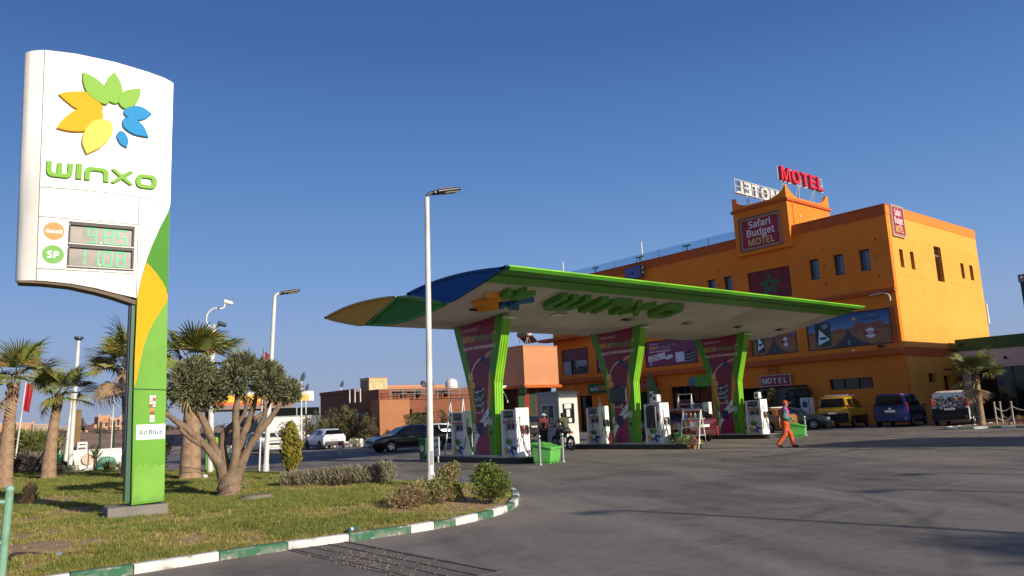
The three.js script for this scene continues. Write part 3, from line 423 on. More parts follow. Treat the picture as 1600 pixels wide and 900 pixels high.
// islands with dark kerbs
{
  const km = M([.025, .025, .027], .5, { wear: 2 }), tm = M([.42, .4, .37], .8, { wear: 2 });
  for (const [x, za, zb, l] of [[17.48, -26.4, -20.75, 'long dark kerbed pump island under the nearest canopy column'], [25.62, -27.3, -20.1, 'dark kerbed pump island under the middle canopy column'], [33.9, -27.4, -21.4, 'dark kerbed pump island under the farthest canopy column']]) {
    const t = thing('pump_island', l, 'island', [x + .7, 0, (za + zb) / 2]), L = zb - za, w = .72;
    const s = (o) => { const q = new THREE.Shape(); q.moveTo(-w + o, -L / 2 + .3); q.lineTo(-w + o, L / 2 - .45); q.quadraticCurveTo(-w + o, L / 2 - o, 0, L / 2 - o); q.quadraticCurveTo(w - o, L / 2 - o, w - o, L / 2 - .45); q.lineTo(w - o, -L / 2 + .3); q.quadraticCurveTo(w - o, -L / 2 + o, 0, -L / 2 + o); q.quadraticCurveTo(-w + o, -L / 2 + o, -w + o, -L / 2 + .3); return q; };
    part(t, 'kerb_band', extr(s(0), .2, 0, .015, 10).rotateX(PI / 2).translate(0, .2, 0), km);
    part(t, 'deck', extr(s(.1), .02, 0, 0, 10).rotateX(PI / 2).translate(0, .206, 0), tm);
  }
}
function addScreen(p, x, y, z, w, h) { part(p, 'display', box(w, h, .012, x, y, z + .004), C.black); }
const decalTex = canvasTex(256, 256, (g, W, H) => { g.fillStyle = '#c9cbcd'; g.fillRect(0, 0, W, H); g.translate(-40, -30); g.scale(1.32, 1.2); const L = (x, y, l, w, a, c) => { g.save(); g.translate(x, y); g.rotate(a); g.fillStyle = c; g.beginPath(); g.moveTo(0, 0); g.quadraticCurveTo(l * .45, -w, l, 0); g.quadraticCurveTo(l * .45, w, 0, 0); g.fill(); g.restore(); }; for (const [a, c] of [[-1.57, '#2f7a1c'], [-1.1, '#3f8a22'], [-2.05, '#2c6f1a'], [-.7, '#3c8a20']]) L(110, 120, 100, 36, a, c); L(104, 130, 120, 46, 1.95, '#c98a3a'); L(100, 130, 105, 40, 2.6, '#d39a3c'); L(128, 132, 120, 44, .25, '#1d3f9c'); L(132, 150, 110, 42, 1.0, '#173488'); L(118, 160, 70, 26, 1.6, '#1d3f9c'); g.fillStyle = '#f2f2f0'; g.beginPath(); g.arc(118, 136, 26, 0, 7); g.fill(); });
function makePump(label, pos, opts = {}) { // front towards -x in the world (local +z)
  const t = thing('fuel_pump', label, 'fuel pump', pos, -PI / 2, 'fuel pumps under the canopy');
  const W = .72, D = .55, w = M('#e4e3df', .4, { wear: 1.5 });
  part(t, 'cabinet', [rbox(W, .95, D, .02, 0, .475, 0), rbox(W, .32, D * .55, .02, 0, 1.1, -.11)], w);
  part(t, 'head', rbox(W, .42, D, .025, 0, 1.46, 0), w);
  part(t, 'side_tower', [rbox(.1, 1.72, D + .06, .02, W / 2 + .05, .86, 0), rbox(.09, 1.66, D + .02, .02, -W / 2 - .045, .83, 0)], M('#f0eeea', .4));
  addScreen(t, -.02, 1.5, D / 2, .52, .22); part(t, 'screen_bezel', [bb(-.31, .27, 1.62, 1.65, D / 2, D / 2 + .02), bb(-.31, .27, 1.35, 1.38, D / 2, D / 2 + .02)], C.grey);
  part(t, 'price_readout', [bb(-.25, -.05, 1.46, 1.58, D / 2 + .011, D / 2 + .016), bb(0, .2, 1.46, 1.58, D / 2 + .011, D / 2 + .016)], M('#5c6b62', .3));
  part(t, 'red_band', bb(-W / 2, W / 2, 1.245, 1.285, D / 2 - .05, D / 2 + .014), M([.55, .08, .02], .5));
  part(t, 'flower_decal', [quad(W * .94, .62, 0, .36, D / 2 + .004)], M('#ffffff', .5, { map: decalTex }));
  part(t, 'card_reader', [rbox(.1, .2, .04, .008, .2, 1.08, D / 2 - .03)], C.dgrey);
  part(t, 'keypad', bb(-.2, -.06, 1.0, 1.14, .155, .18), C.black);
  // hose side (world +z): two hoses with nozzles
  const sx = W / 2 + .1, hm = M('#16161a', .6);
  part(t, 'nozzle_holster', [rbox(.06, .3, .14, .01, sx + .02, .95, .05), rbox(.06, .3, .14, .01, sx + .02, .95, -.15)], C.dgrey);
  part(t, 'nozzle', [tube([[sx + .06, 1.06, .1], [sx + .1, 1.0, .06], [sx + .12, .86, .05], [sx + .1, .74, .1]], .022), rbox(.05, .05, .16, .01, sx + .09, 1.0, .05)], M(opts.nozzle || '#b8522a', .5)); part(t, 'nozzle', [tube([[sx + .06, 1.06, -.1], [sx + .1, 1.0, -.14], [sx + .12, .86, -.15], [sx + .1, .74, -.1]], .022), rbox(.05, .05, .16, .01, sx + .09, 1.0, -.15)], C.black);
  part(t, 'hose', tube([[sx + .1, .74, .1], [sx + .24, .35, .2], [sx + .32, .1, .1], [sx + .3, .35, .18], [sx + .2, .95, .3], [sx + .08, 1.36, .2], [sx - .02, 1.42, .1]], .017, 6, 40), hm);
  part(t, 'hose', tube([[-W / 2 + .16, 1.34, D / 2 + .02], [.02, 1.28, D / 2 + .16], [-.12, .8, D / 2 + .2], [.05, .34, D / 2 + .16], [.3, .3, D / 2 + .12], [W / 2 + .02, .7, D / 2 + .08]].map(([a, b, c]) => [a + .22, b, c]), .016, 6, 40), hm);
  if (opts.head) { part(t, 'top_sign', rbox(.3, .34, .26, .05, opts.hx ?? .2, 1.92, -.05), w); part(t, 'top_sign_mark', place(new THREE.CylinderGeometry(.07, .07, .02, 14), (opts.hx ?? .2), 1.92, .09, PI / 2), C.dgrey); }
  if (opts.flat) { part(t, 'payment_terminal', rbox(.5, .9, .1, .02, -.02, 1.12, D / 2 + .04), M('#14161a', .2)); part(t, 'terminal_trim', [bb(-.29, -.26, .66, 1.58, D / 2, D / 2 + .1), bb(.22, .25, .66, 1.58, D / 2, D / 2 + .1)], C.grey); }
  return t;
}
makePump('white fuel pump left of the nearest canopy column, its black hose looped down', [18.18, .2, -25.0]);
makePump('white fuel pump right of the nearest canopy column, lit on its hose side', [18.18, .2, -21.85], { nozzle: '#a03a26' });
makePump('white fuel pump left of the middle canopy column beside the motorcycle', [26.38, .2, -25.65], { nozzle: '#b9b9b9' });
makePump('white fuel pump with dark screen and white jar shaped top, right of the middle column', [26.38, .2, -22.1], { head: 1, flat: 1, hx: .02, nozzle: '#c9b48a' });
makePump('fuel pump partly hidden behind the red car, left of the farthest column', [34.58, .2, -25.85]);
makePump('white fuel pump with square white top, right of the farthest column near the walking attendant', [34.58, .2, -22.5], { head: 1, hx: .12, nozzle: '#a9743c' });
// grit boxes
function gritBox(label, pos, turn, s = 1) {
  const t = thing('grit_box', label, 'grit box', pos, turn, 'green grit boxes at the island ends'); const g = M([.13, .5, .09], .5, { wear: 1 });
  part(t, 'box_body', [extr([[-.3, .06], [.3, .06], [.34, .5], [-.34, .62]], .84, -.42, .015), bb(-.26, .26, 0, .07, -.4, -.2), bb(-.26, .26, 0, .07, -.08, .08), bb(-.26, .26, 0, .07, .2, .4)], g);
  part(t, 'lid', extr([[-.37, .63], [-.36, .7], [-.28, .69], [.37, .53], [.38, .47]], .92, -.46, .01), g); part(t, 'lid_ridge', [bb(-.05, .05, .632, .66, -.3, .3)], g);
  t.scale.setScalar(s); return t;
}
gritBox('light green grit box with sloping lid beside two steel posts', [18.0, 0, -20.0], 1.15 * -1, 1.02);
gritBox('dark green grit box in shade beside the bottle rack', [26.6, 0, -21.0], -.9, .9);
gritBox('light green grit box just right of the walking attendant', [35.6, 0, -20.9], -1.1, 1.0);
// steel posts
function steelPost(label, x, z) { const t = thing('steel_post', label, 'bollard', [x, 0, z], 0, 'steel posts at the pump islands'); part(t, 'shaft', [cyl(.05, .05, .84, 0, .42, 0, 12), cyl(.09, .07, .05, 0, .025, 0, 12)], C.galv); part(t, 'collar', cyl(.065, .065, .05, 0, .8, 0, 12), C.steel); part(t, 'cap', [sph(.065, 0, .93, 0, 12), cyl(.03, .05, .06, 0, .87, 0)], C.steel); return t; }
steelPost('steel post with ball cap left of the nearest green grit box', 17.22, -19.48); steelPost('steel post with ball cap right of the nearest green grit box', 18.6, -19.84); steelPost('steel post with ball cap left of the bottle rack', 26.3, -20.85); steelPost('steel post behind the green grit box by the walking attendant', 36.6, -21.1);
// ---------------------------------------------------------------- orange motel building
const wallTex = dataTex(512, 512, (u, v) => { const n = fbm(u * 5, v * 5, 5, 5), s = fbm(u * 24, v * 2, 3, 24); const q = 255 * (.955 + .045 * sstep(.2, .75, n * .75 + s * .25)); return [q, q * .99, q * .97]; });
const plaster = (c, s = 6) => M(c, .85, { map: rep(wallTex, s), grain: .4, bump: .004 });
const P_OR = plaster([.88, .242, .018]), P_OR_SUNLIT = plaster([.88, .40, .06]), P_RED = plaster([.55, .115, .02]), P_TERRA = plaster([.6, .27, .13]), P_BRICK = plaster([.24, .085, .045]);  // side wall orange is paler and yellower, painting in the sunlight there
const darkGlass = M('#0f1419', .06), frameM = M('#23262a', .5);
const safariTex = canvasTex(512, 384, (g, W, H) => { g.fillStyle = '#7a5f3a'; g.fillRect(0, 0, W, H); g.fillStyle = '#c9c4bc'; g.fillRect(5, 5, W - 10, H - 10); g.fillStyle = '#8f4a34'; g.fillRect(9, 9, W - 18, H - 18); g.fillStyle = '#cdb98a'; g.fillRect(19, 19, W - 38, H - 38); g.fillStyle = '#8f2a2c'; g.fillRect(23, 23, W - 46, H - 46); g.fillStyle = '#981828'; g.fillRect(26, 26, W - 52, H - 52); g.textAlign = 'center'; g.fillStyle = '#e6e3e0'; g.font = '112px sans-serif'; g.strokeStyle = '#e6e3e0'; g.lineWidth = 4; for (const [w, y] of [['Safari', 124], ['Budget', 226]]) { g.fillText(w, W / 2, y); g.strokeText(w, W / 2, y); } g.fillStyle = g.strokeStyle = '#d8c070'; g.font = '108px sans-serif'; g.fillText('MOTEL', W / 2, 336); g.strokeText('MOTEL', W / 2, 336); });
const adTex = canvasTex(1024, 400, (g, W, H) => { const s = g.createLinearGradient(0, 0, 0, 200); s.addColorStop(0, '#264f86'); s.addColorStop(1, '#7391ae'); g.fillStyle = s; g.fillRect(0, 0, W, H); const f = rng(4); g.fillStyle = '#8a543c'; g.beginPath(); g.moveTo(0, 210); for (let x = 0; x <= W; x += 16) g.lineTo(x, 215 - 60 * fbm(x * .012, 3, 3) - (x > 560 && x < 960 ? 62 * sstep(560, 620, x) * sstep(960, 900, x) : 0)); g.lineTo(W, H); g.lineTo(0, H); g.fill(); g.fillStyle = '#96693f'; g.fillRect(0, 225, W, H); for (let k = 0; k < 240; k++) { g.fillStyle = ['#85592f', '#a87c4a', '#6f4f30'][k % 3]; g.fillRect(f() * W, 225 + f() * 175, 20 + f() * 60, 3); } g.fillStyle = '#3c3f44'; g.beginPath(); g.moveTo(505, 180); g.lineTo(515, 180); g.quadraticCurveTo(560, 330, 800, 400); g.lineTo(260, 400); g.quadraticCurveTo(470, 330, 505, 180); g.fill(); g.fillStyle = '#ddd'; g.fillRect(508, 320, 6, 60);
  g.fillStyle = '#2d4036'; g.beginPath(); g.roundRect(96, 70, 200, 300, 34); g.fill(); g.fillStyle = '#7b95a6'; g.beginPath(); g.ellipse(226, 118, 44, 30, -.3, 0, 7); g.fill(); g.strokeStyle = '#1c2a24'; g.lineWidth = 12; g.beginPath(); g.ellipse(226, 118, 50, 36, -.3, 0, 7); g.stroke(); g.fillStyle = '#18241f'; g.fillRect(104, 84, 36, 200); g.fillStyle = '#dfe6ea'; g.beginPath(); g.moveTo(120, 350); g.lineTo(150, 150); g.lineTo(275, 290); g.closePath(); g.fill(); g.fillStyle = '#1c3c6e'; g.fillRect(150, 250, 84, 34);
  g.fillStyle = '#e8e2da'; g.beginPath(); g.arc(780, 262, 74, 0, 7); g.fill(); g.lineWidth = 12; g.strokeStyle = '#8c2b26'; g.beginPath(); g.arc(780, 262, 66, 0, 7); g.stroke(); g.fillStyle = '#8c2b26'; g.fillRect(690, 240, 180, 40); g.fillStyle = '#fff'; g.font = 'bold 30px sans-serif'; g.textAlign = 'center'; g.fillText('100%', 780, 271);
  g.fillStyle = '#d9b63a'; g.beginPath(); g.arc(600, 70, 22, 0, 7); g.fill(); g.fillStyle = '#6d9a3a'; g.font = 'bold 40px sans-serif'; g.fillText('winxo', 800, 62); g.fillStyle = '#15325e'; g.font = 'bold 46px sans-serif'; g.fillText('Lubrifiants', 800, 104); });
const winProTex = canvasTex(1024, 400, (g, W, H) => { g.fillStyle = '#6e2350'; g.fillRect(0, 0, W, H); g.fillStyle = '#ddb43a'; g.font = 'bold 86px sans-serif'; g.fillText('Win', 70, 130); g.fillStyle = '#6f8f7a'; g.fillText('Protect', 220, 130); g.fillStyle = '#e0b03a'; g.fillText('+', 560, 110); g.fillStyle = '#e2d3dc'; g.font = 'bold 40px sans-serif'; g.fillText('HAUTE PERFORMANCE', 72, 178); g.font = '30px sans-serif'; g.fillText('CARBURANTS', 72, 54); g.save(); g.translate(40, 300); g.rotate(-.12); g.fillStyle = '#d8d4d4'; g.fillRect(0, -70, 360, 96); g.fillStyle = '#2a2a2a'; g.font = 'bold 34px sans-serif'; g.fillText('et PAYEZ', 60, -34); g.fillText('MOINS CHER', 40, 10); g.restore(); g.fillStyle = '#cfd5e6'; g.fillRect(600, 210, 170, 150); g.beginPath(); g.ellipse(470, 270, 80, 34, -.2, 0, 7); g.fill(); g.fillStyle = '#1e2026'; g.beginPath(); g.ellipse(880, 290, 110, 100, 0, 0, 7); g.fill(); g.strokeStyle = '#aab'; g.lineWidth = 9; for (let k = 0; k < 3; k++) { g.beginPath(); g.ellipse(880, 240 + k * 48, 104, 22, -.15, .2, 3); g.stroke(); } g.fillStyle = '#7f8fae'; g.fillRect(60, 330, 60, 50); });
{
  const t = thing('motel_building', 'large orange three storey motel building with short corner tower and red bands', 'building', [52.5, 0, -22.7], -PI / 2);
  const zx = z => z + 22.7;                                    // along the front: world z -> local x;  local z = 52.5 - world x
  const B = (z0, z1, y0, y1, X0, X1) => bb(zx(z0), zx(z1), y0, y1, 52.5 - X1, 52.5 - X0);
  // front wall with real openings
  const front = shp([[zx(-56.5), 0], [0, 0], [0, 14.7], [zx(-56.5), 14.7]]);
  const wins = [[-28.6, -27.85], [-26.72, -25.98], [-24.87, -24.12], [-37.6, -36.82], [-36.0, -35.22], [-40.2, -39.45], [-45.6, -44.8], [-48.6, -47.8], [-51.6, -50.8]];
  const ads = [[-29.28, -23.3, 5.38, 7.66], [-33.95, -30.25, 5.42, 7.7], [-44.65, -39.2, 5.36, 7.5], [-50.6, -46.2, 5.36, 7.8], [-55.5, -51.75, 5.38, 7.85]];
  const low = [[-53.3, -51.6, 0, 3.3], [-49.6, -47.9, 0, 3.3], [-47.2, -43.4, .2, 3.3], [-42.2, -38.1, 0, 3.5], [-36.2, -29.7, 0, 2.95], [-28.05, -24.95, 2.44, 3.2]];
  for (const [a, b] of wins) front.holes.push(rectHole(zx(a), zx(b), 10.45, 11.94));
  front.holes.push(rectHole(zx(-33.83), zx(-30.17), 9.55, 11.86));
  for (const [a, b, c, d] of [...ads, ...low]) front.holes.push(rectHole(zx(a), zx(b), c + (c === 0 ? .001 : 0), d));
  part(t, 'front_wall', extr(front, .4, -.4), P_OR);
  // side wall (faces the sun), with openings
  const side = shp([[52.9, 0], [68.2, 0], [68.2, 14.78], [52.9, 14.78]].map(p => [p[0] - 52.5, p[1]]));
  const sw = [[53.85, 54.42, 10.5, 11.78], [55.52, 56.12, 10.5, 11.78], [59.7, 60.95, 9.98, 12.62], [64.3, 64.95, 10.55, 11.76], [66.06, 66.74, 10.55, 11.76], [55.9, 57.1, 2.65, 3.25], [58.4, 59.5, .01, 3.1]];
  for (const [a, b, c, d] of sw) side.holes.push(rectHole(a - 52.5, b - 52.5, c, d));
  part(t, 'side_wall', extr(side, .42, -.42).rotateY(PI / 2), P_OR_SUNLIT);
  part(t, 'rear_wall', [B(-56.5, -56.1, 0, 14.7, 52.9, 68.2), B(-56.5, -23.12, 0, 14.7, 67.8, 68.19)], P_OR);
  part(t, 'roof_slab', [B(-56.4, -22.9, 13.8, 14.1, 52.7, 68)], M('#8d7a66', .9));
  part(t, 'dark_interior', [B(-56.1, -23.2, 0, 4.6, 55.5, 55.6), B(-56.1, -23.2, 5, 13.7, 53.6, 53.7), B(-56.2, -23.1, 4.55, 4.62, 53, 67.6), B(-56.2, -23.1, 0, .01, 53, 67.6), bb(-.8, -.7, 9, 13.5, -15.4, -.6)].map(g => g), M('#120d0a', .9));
  // red bands: parapet, storey ledges
  part(t, 'red_band', [B(-56.5, -34.3, 14.02, 14.72, 52.46, 52.52), B(-29.6, -22.7, 14.02, 14.72, 52.46, 52.52)], P_RED);
  part(t, 'red_band', [bb(-.02, .03, 14.1, 14.8, -15.7, 0)], M([.72, .22, .03], .85)); part(t, 'red_band', bb(-.02, .025, 4.42, 5.04, -15.7, -.005), P_RED);
  part(t, 'parapet_cap', [B(-56.5, -34.3, 14.72, 14.78, 52.42, 52.95), B(-29.6, -22.65, 14.72, 14.8, 52.42, 52.95)], P_RED);
  part(t, 'storey_ledge', [B(-56.5, -22.62, 8.74, 9.0, 52.18, 52.51), B(-57, -51.8, 8.72, 8.98, 50.9, 52.18)], P_RED);
  part(t, 'storey_ledge', [B(-56.5, -22.64, 4.56, 4.94, 52.05, 52.51)], P_RED);
  part(t, 'ledge_face', [B(-56.5, -22.66, 4.94, 5.3, 52.3, 52.505)], P_OR);
  for (const [a, b] of [[-23.25, -22.9], [-34.75, -34.05]]) part(t, 'red_pilaster', B(a, b, 5.32, 7.75, 52.47, 52.51), P_RED);
  // upper windows: recessed grey panes
  const pane = M('#33404f', .08), curtain = M('#6f7f93', .5);
  wins.forEach(([a, b]) => { const w = part(t, 'window', B(a + .04, b - .04, 10.49, 11.9, 52.76, 52.79), pane); part(w, 'window_frame', [B(a, a + .05, 10.45, 11.94, 52.73, 52.82), B(b - .05, b, 10.45, 11.94, 52.73, 52.82), B(a + .05, b - .05, 11.88, 11.94, 52.73, 52.82), B(a + .05, b - .05, 10.45, 10.5, 52.73, 52.82)], frameM); part(w, 'curtain', B(a + .35, b - .08, 10.55, 11.85, 52.74, 52.758), curtain); });
  sw.slice(0, 5).forEach(([a, b, c, d]) => { const L = q => -(q - 52.5); const w = part(t, 'window', bb(-.3, -.27, c, d, L(b), L(a)), M('#3a1f14', .15)); part(w, 'window_frame', [bb(-.27, -.22, c, d, L(a) - .05, L(a)), bb(-.27, -.22, d - .05, d, L(b), L(a) - .05), ...(d - c > 2 ? [bb(-.27, -.22, c + (d - c) * .74, c + (d - c) * .78, L(b), L(a)), bb(-.26, -.23, c, d, L(a) - .42, L(a) - .36)] : [])], d - c > 2 ? C.galv : frameM); });  // side panes tinted brown-red to paint in the shade of their reveals
  part(t, 'ground_window', bb(-.3, -.27, 2.65, 3.25, -4.6, -3.4), darkGlass); part(t, 'side_door', [bb(-.3, -.25, 0, 3.1, -7, -5.9), place(new THREE.TorusGeometry(.42, .06, 6, 12, PI), -.22, 2.2, -6.45, 0, PI / 2)], M('#4a2615', .6));
  // flag panel in its recess: red field, green star outline
  const fp = part(t, 'flag_panel', B(-33.85, -30.15, 9.53, 11.88, 52.62, 52.7), M([.2, .025, .03], .7, { wear: 1 }));
  const star = (r, th) => { const o = []; const pt = k => [Math.sin(k * 2 * PI / 5) * r, Math.cos(k * 2 * PI / 5) * r]; for (let k = 0; k < 5; k++) { const a = pt(k), b = pt(k + 2), dx = b[0] - a[0], dy = b[1] - a[1], L = Math.hypot(dx, dy); o.push(box(L, th, .03, zx(-32) + (a[0] + b[0]) / 2, 10.68 + (a[1] + b[1]) / 2, -.105 + k * .001, 0, 0, Math.atan2(dy, dx))); } return o; };
  part(fp, 'star', star(.86, .12), M([.02, .16, .06], .6));
  // first storey: printed panels and glazing
  const flat = (z0, z1, y0, y1, X, m, name, label) => { const g = quad(z1 - z0, y1 - y0, zx((z0 + z1) / 2), (y0 + y1) / 2, 52.5 - X); return part(t, name, g, m, label); };
  const adM = M('#ffffff', .45, { map: adTex }), proM = M('#ffffff', .4, { map: winProTex });
  flat(-29.28, -23.3, 5.38, 7.66, 52.53, adM, 'advert_panel', 'oil can and desert road advert at the building corner'); flat(-33.95, -30.25, 5.42, 7.7, 52.53, adM, 'advert_panel', 'narrower oil can advert left of the corner one'); flat(-44.65, -39.2, 5.36, 7.5, 52.53, proM, 'advert_panel', 'plum coloured fuel advert between the columns'); flat(-50.6, -46.2, 5.36, 7.8, 52.53, proM, 'advert_panel');
  part(t, 'panel_frame', ads.slice(0, 4).flatMap(([a, b, c, d]) => [B(a - .06, a, c - .06, d + .06, 52.47, 52.56), B(b, b + .06, c - .06, d + .06, 52.47, 52.56), B(a, b, d, d + .06, 52.47, 52.56), B(a, b, c - .06, c, 52.47, 52.56)]), M('#4a2c1c', .6));
  { const w = part(t, 'big_window', B(-55.5, -51.75, 5.38, 7.85, 52.72, 52.75), darkGlass); part(w, 'window_print', [B(-55.5, -51.75, 6.75, 7.85, 52.68, 52.7)], M([.16, .03, .05], .5)); part(w, 'curtain', [B(-55.4, -54.3, 5.42, 6.74, 52.66, 52.69), B(-53.6, -52.1, 5.9, 6.74, 52.66, 52.69)], M('#9aa3ad', .8)); part(w, 'mullion', [B(-54.25, -54.17, 5.38, 6.75, 52.6, 52.7), B(-55.5, -51.75, 6.72, 6.78, 52.6, 52.7)], frameM); part(w, 'chair_back', [[-54, 5.4], [-53.2, 5.4], [-52.6, 5.4]].flatMap(([a]) => [B(a, a + .05, 5.4, 6.1, 52.5, 52.55), B(a + .45, a + .5, 5.4, 6.1, 52.5, 52.55), B(a + .05, a + .45, 5.95, 6.1, 52.5, 52.55)]), M('#3a2a22', .7)); }
  // ground floor shop front
  for (const [a, b, c, d] of low.slice(0, 4)) { const w = part(t, 'shop_window', B(a, b, c, d, 52.74, 52.77), darkGlass); const n = Math.max(1, Math.round((b - a) / 1.2)), fr = [B(a, b, d - .08, d, 52.68, 52.8), B(a, b, 2.2, 2.27, 52.68, 52.8)]; for (let k = 0; k <= n; k++) { const q = a + (b - a) * k / n; fr.push(B(q - .04, q + .04, c, d - .08, 52.66, 52.82)); } part(w, 'window_frame', fr, frameM); }
  part(t, 'shop_poster', [B(-41.7, -40.9, .9, 1.9, 52.66, 52.7)], M('#88928a', .6)); part(t, 'shop_poster', B(-40.5, -39.4, .7, 1.7, 52.66, 52.7), M('#5b7a48', .6)); part(t, 'shop_poster', B(-46.6, -45.9, 1.2, 2.0, 52.66, 52.7), M('#b9b4ad', .6)); part(t, 'shop_poster', B(-52.9, -52.1, 1.5, 2.1, 52.66, 52.7), M('#8d3a2a', .6));
  // food sign
  { const s = part(t, 'food_sign', B(-51.8, -48.8, 3.42, 4.32, 52.25, 52.5), M([.03, .1, .03], .5)); part(s, 'sign_lettering', [text('win', .42, .03, zx(-51.5), 3.66, .255, 0)], M('#bcd8dd', .4)); part(s, 'sign_lettering', [text('FOOD', .42, .03, zx(-50.45), 3.66, .255, 0)], M('#d9a03a', .4)); }
  part(t, 'red_awning', [extr([[zx(-46.8), 3.5], [zx(-43.6), 3.5], [zx(-43.6), 4.0], [zx(-46.8), 4.0]], .9, 0)], M([.3, .06, .03], .6)); part(t, 'awning_slats', [...Array(8)].map((_, k) => B(-46.7 + k * .4, -46.5 + k * .4, 4.02, 4.4, 51.7, 52.5)), P_RED);
  { const s = part(t, 'leaf_sign', extr(shp([[-2.1, 0], [-1.8, .32], [-1.2, .46], [0, .5], [1.2, .46], [1.2, -.46], [0, -.5], [-1.2, -.46], [-1.8, -.32]]), .5, 0, .04).translate(zx(-37.9), 3.8, .02), C.green); part(s, 'leaf_tip', extr(shp([[-2.12, 0], [-1.8, .34], [-1.55, .42], [-1.25, 0], [-1.55, -.42], [-1.8, -.34]]), .54, 0, .03).translate(zx(-37.9), 3.8, 0), M([.02, .18, .2], .5)); }
  // motel entrance: dark recess with boards and shelves
  part(t, 'entrance_recess', [B(-36.3, -29.6, 2.95, 3.0, 52.9, 55), B(-36.3, -36.2, 0, 3, 52.9, 55), B(-29.7, -29.6, 0, 3, 52.9, 55)], M('#2a1710', .9)); part(t, 'entrance_glazing', [B(-36.2, -29.7, 0, 2.95, 54.3, 54.35)], darkGlass);
  part(t, 'menu_board', [0, 1, 2, 3, 4].map(k => B(-33.35, -32.5, 1.1 + k * .3, 1.28 + k * .3, 53.1, 53.14)), M('#565c5c', .6)); part(t, 'menu_board', [B(-31.9, -30.2, .5, 2.7, 53.4, 53.45)], M('#20262c', .5)); part(t, 'leaflet', [[-31.8, 2.2], [-31.2, 2.2], [-30.7, 2.1], [-31.7, 1.6], [-31.1, 1.5], [-30.6, 1.6], [-31.4, 1.0]].map(([a, b]) => B(a, a + .4, b, b + .4, 53.35, 53.39)), M('#59616b', .6)); part(t, 'door_post', [B(-32.35, -32.28, 0, 2.95, 52.95, 53.02), B(-34.2, -34.1, 0, 2.95, 52.95, 53.02)], M('#5a5d60', .5));
  { const w = part(t, 'slit_window', B(-28.05, -24.95, 2.44, 3.2, 52.75, 52.78), M('#191210', .1)); part(w, 'window_frame', [-28.0, -27.05, -26.0, -25.0].map(q => B(q - .03, q + .03, 2.44, 3.2, 52.68, 52.8)), frameM); part(w, 'curtain', B(-25.9, -25.1, 2.5, 3.15, 52.72, 52.745), M('#6a5a4e', .9)); }
  // small holes and spouts in the plaster
  const holes = []; for (const y of [12.55, 11.3, 9.95]) for (let k = 0; k < 22; k++) { const x = 53.5 + k * .68; if (sw.some(s => x > s[0] - .15 && x < s[1] + .15 && y > s[2] - .1 && y < s[3] + .1)) continue; holes.push(box(.02, .09, .055, .005, y, -(x - 52.5))); }
  stuff(part(t, 'wall_spout', holes, M('#9a6a3a', .8)));
  const h2 = []; for (const y of [12.5, 11.3, 9.95]) for (let k = 0; k < 26; k++) { const z = -23.6 - k * 1.28; if (z < -29.3 && z > -34.6 && y > 9.4) continue; if (wins.some(w => z > w[0] - .2 && z < w[1] + .2)) continue; h2.push(B(z - .05, z + .05, y - .06, y + .06, 52.485, 52.52)); }
  stuff(part(t, 'wall_spout', h2, M('#5b3413', .8)));
  part(t, 'flood_light', [B(-24.1, -23.75, 5.08, 5.26, 52.0, 52.28)], C.black); part(t, 'wall_lamp', [sph(.1, zx(-25.9), 5.05, .28, 10)], C.white); part(t, 'drain_pipe', tube([[zx(-24.3), 8.65, .34], [zx(-23.4), 8.68, .36], [zx(-23.0), 8.5, .36], [zx(-22.95), 8.1, .36]], .045), C.white); part(t, 'wall_camera', [bar([.02, 3.45, -6.0], [.3, 3.6, -6.0], .04), box(.3, .12, .14, .4, 3.5, -6.0)], C.dgrey);
  part(t, 'rear_ladder', [bb(.02, .1, 7.2, 8.8, -15.95, -15.7)], C.white);
  // tower
  part(t, 'tower', [B(-34.3, -29.6, 9.05 + 5, 16.7, 52.1, 58.4), B(-34.3, -33.82, 13.2, 14.05, 52.1, 52.5), B(-33.82, -29.6, 13.2, 14.05, 52.1, 52.5), B(-34.0, -29.9, 16.95, 17.0, 52.4, 58.1)], P_OR);
  part(t, 'tower_cornice', [B(-34.45, -29.45, 16.7, 16.86, 51.95, 58.55), B(-34.38, -29.52, 16.86, 16.95, 52.02, 58.48)], P_RED);
  const horn = (L) => { const s = new THREE.Shape(); s.moveTo(0, 0); s.lineTo(0, 1.0); s.quadraticCurveTo(L * .22, .55, L * .55, .36); s.quadraticCurveTo(L * .8, .22, L, .2); s.lineTo(L, 0); return s; };
  const xl = zx(-34.3), xr = zx(-29.6), zf = .4, zb = -5.9, hn = [], T = .22;
  const addX = (x, dir, z0) => { const g = extr(horn(1.35), T, 0); if (dir < 0) g.scale(-1, 1, 1); fixN(g); g.translate(x, 16.95, z0); hn.push(g); };
  const addZ = (z, dir, x0) => { const g = extr(horn(1.35), T, 0); g.rotateY(dir < 0 ? PI / 2 : -PI / 2); g.translate(x0 + (dir < 0 ? 0 : T), 16.95, z); hn.push(g); };
  function fixN(g) { g.deleteAttribute('normal'); g.computeVertexNormals(); const n = g.attributes.normal; return g; }
  addX(xl, 1, zf - T); addX(xr, -1, zf - T); addX(xl, 1, zb); addX(xr, -1, zb); addZ(zf - T - .003, -1, xr - T - .002); addZ(zb + T + .003, 1, xr - T - .002); addZ(zf - T - .003, -1, xl + .002); addZ(zb + T + .003, 1, xl + .002);
  hn.push(B(-32.95, -30.95, 16.95, 17.12, 52.1, 52.3), bb(xr - .2, xr, 16.95, 17.12, -4.55, -.95));
  part(t, 'tower_crenel', hn, P_OR);
  part(t, 'tower_pipe', bar([xr + .02, 14.8, -.35], [xr + .02, 16.7, -.35], .05), P_OR);
  part(t, 'tower_spout', [box(.06, .22, .22, xr + .02, 15.7, -1.3), box(.06, .2, .2, xr + .02, 15.7, -3.3)], M('#d6b070', .8));
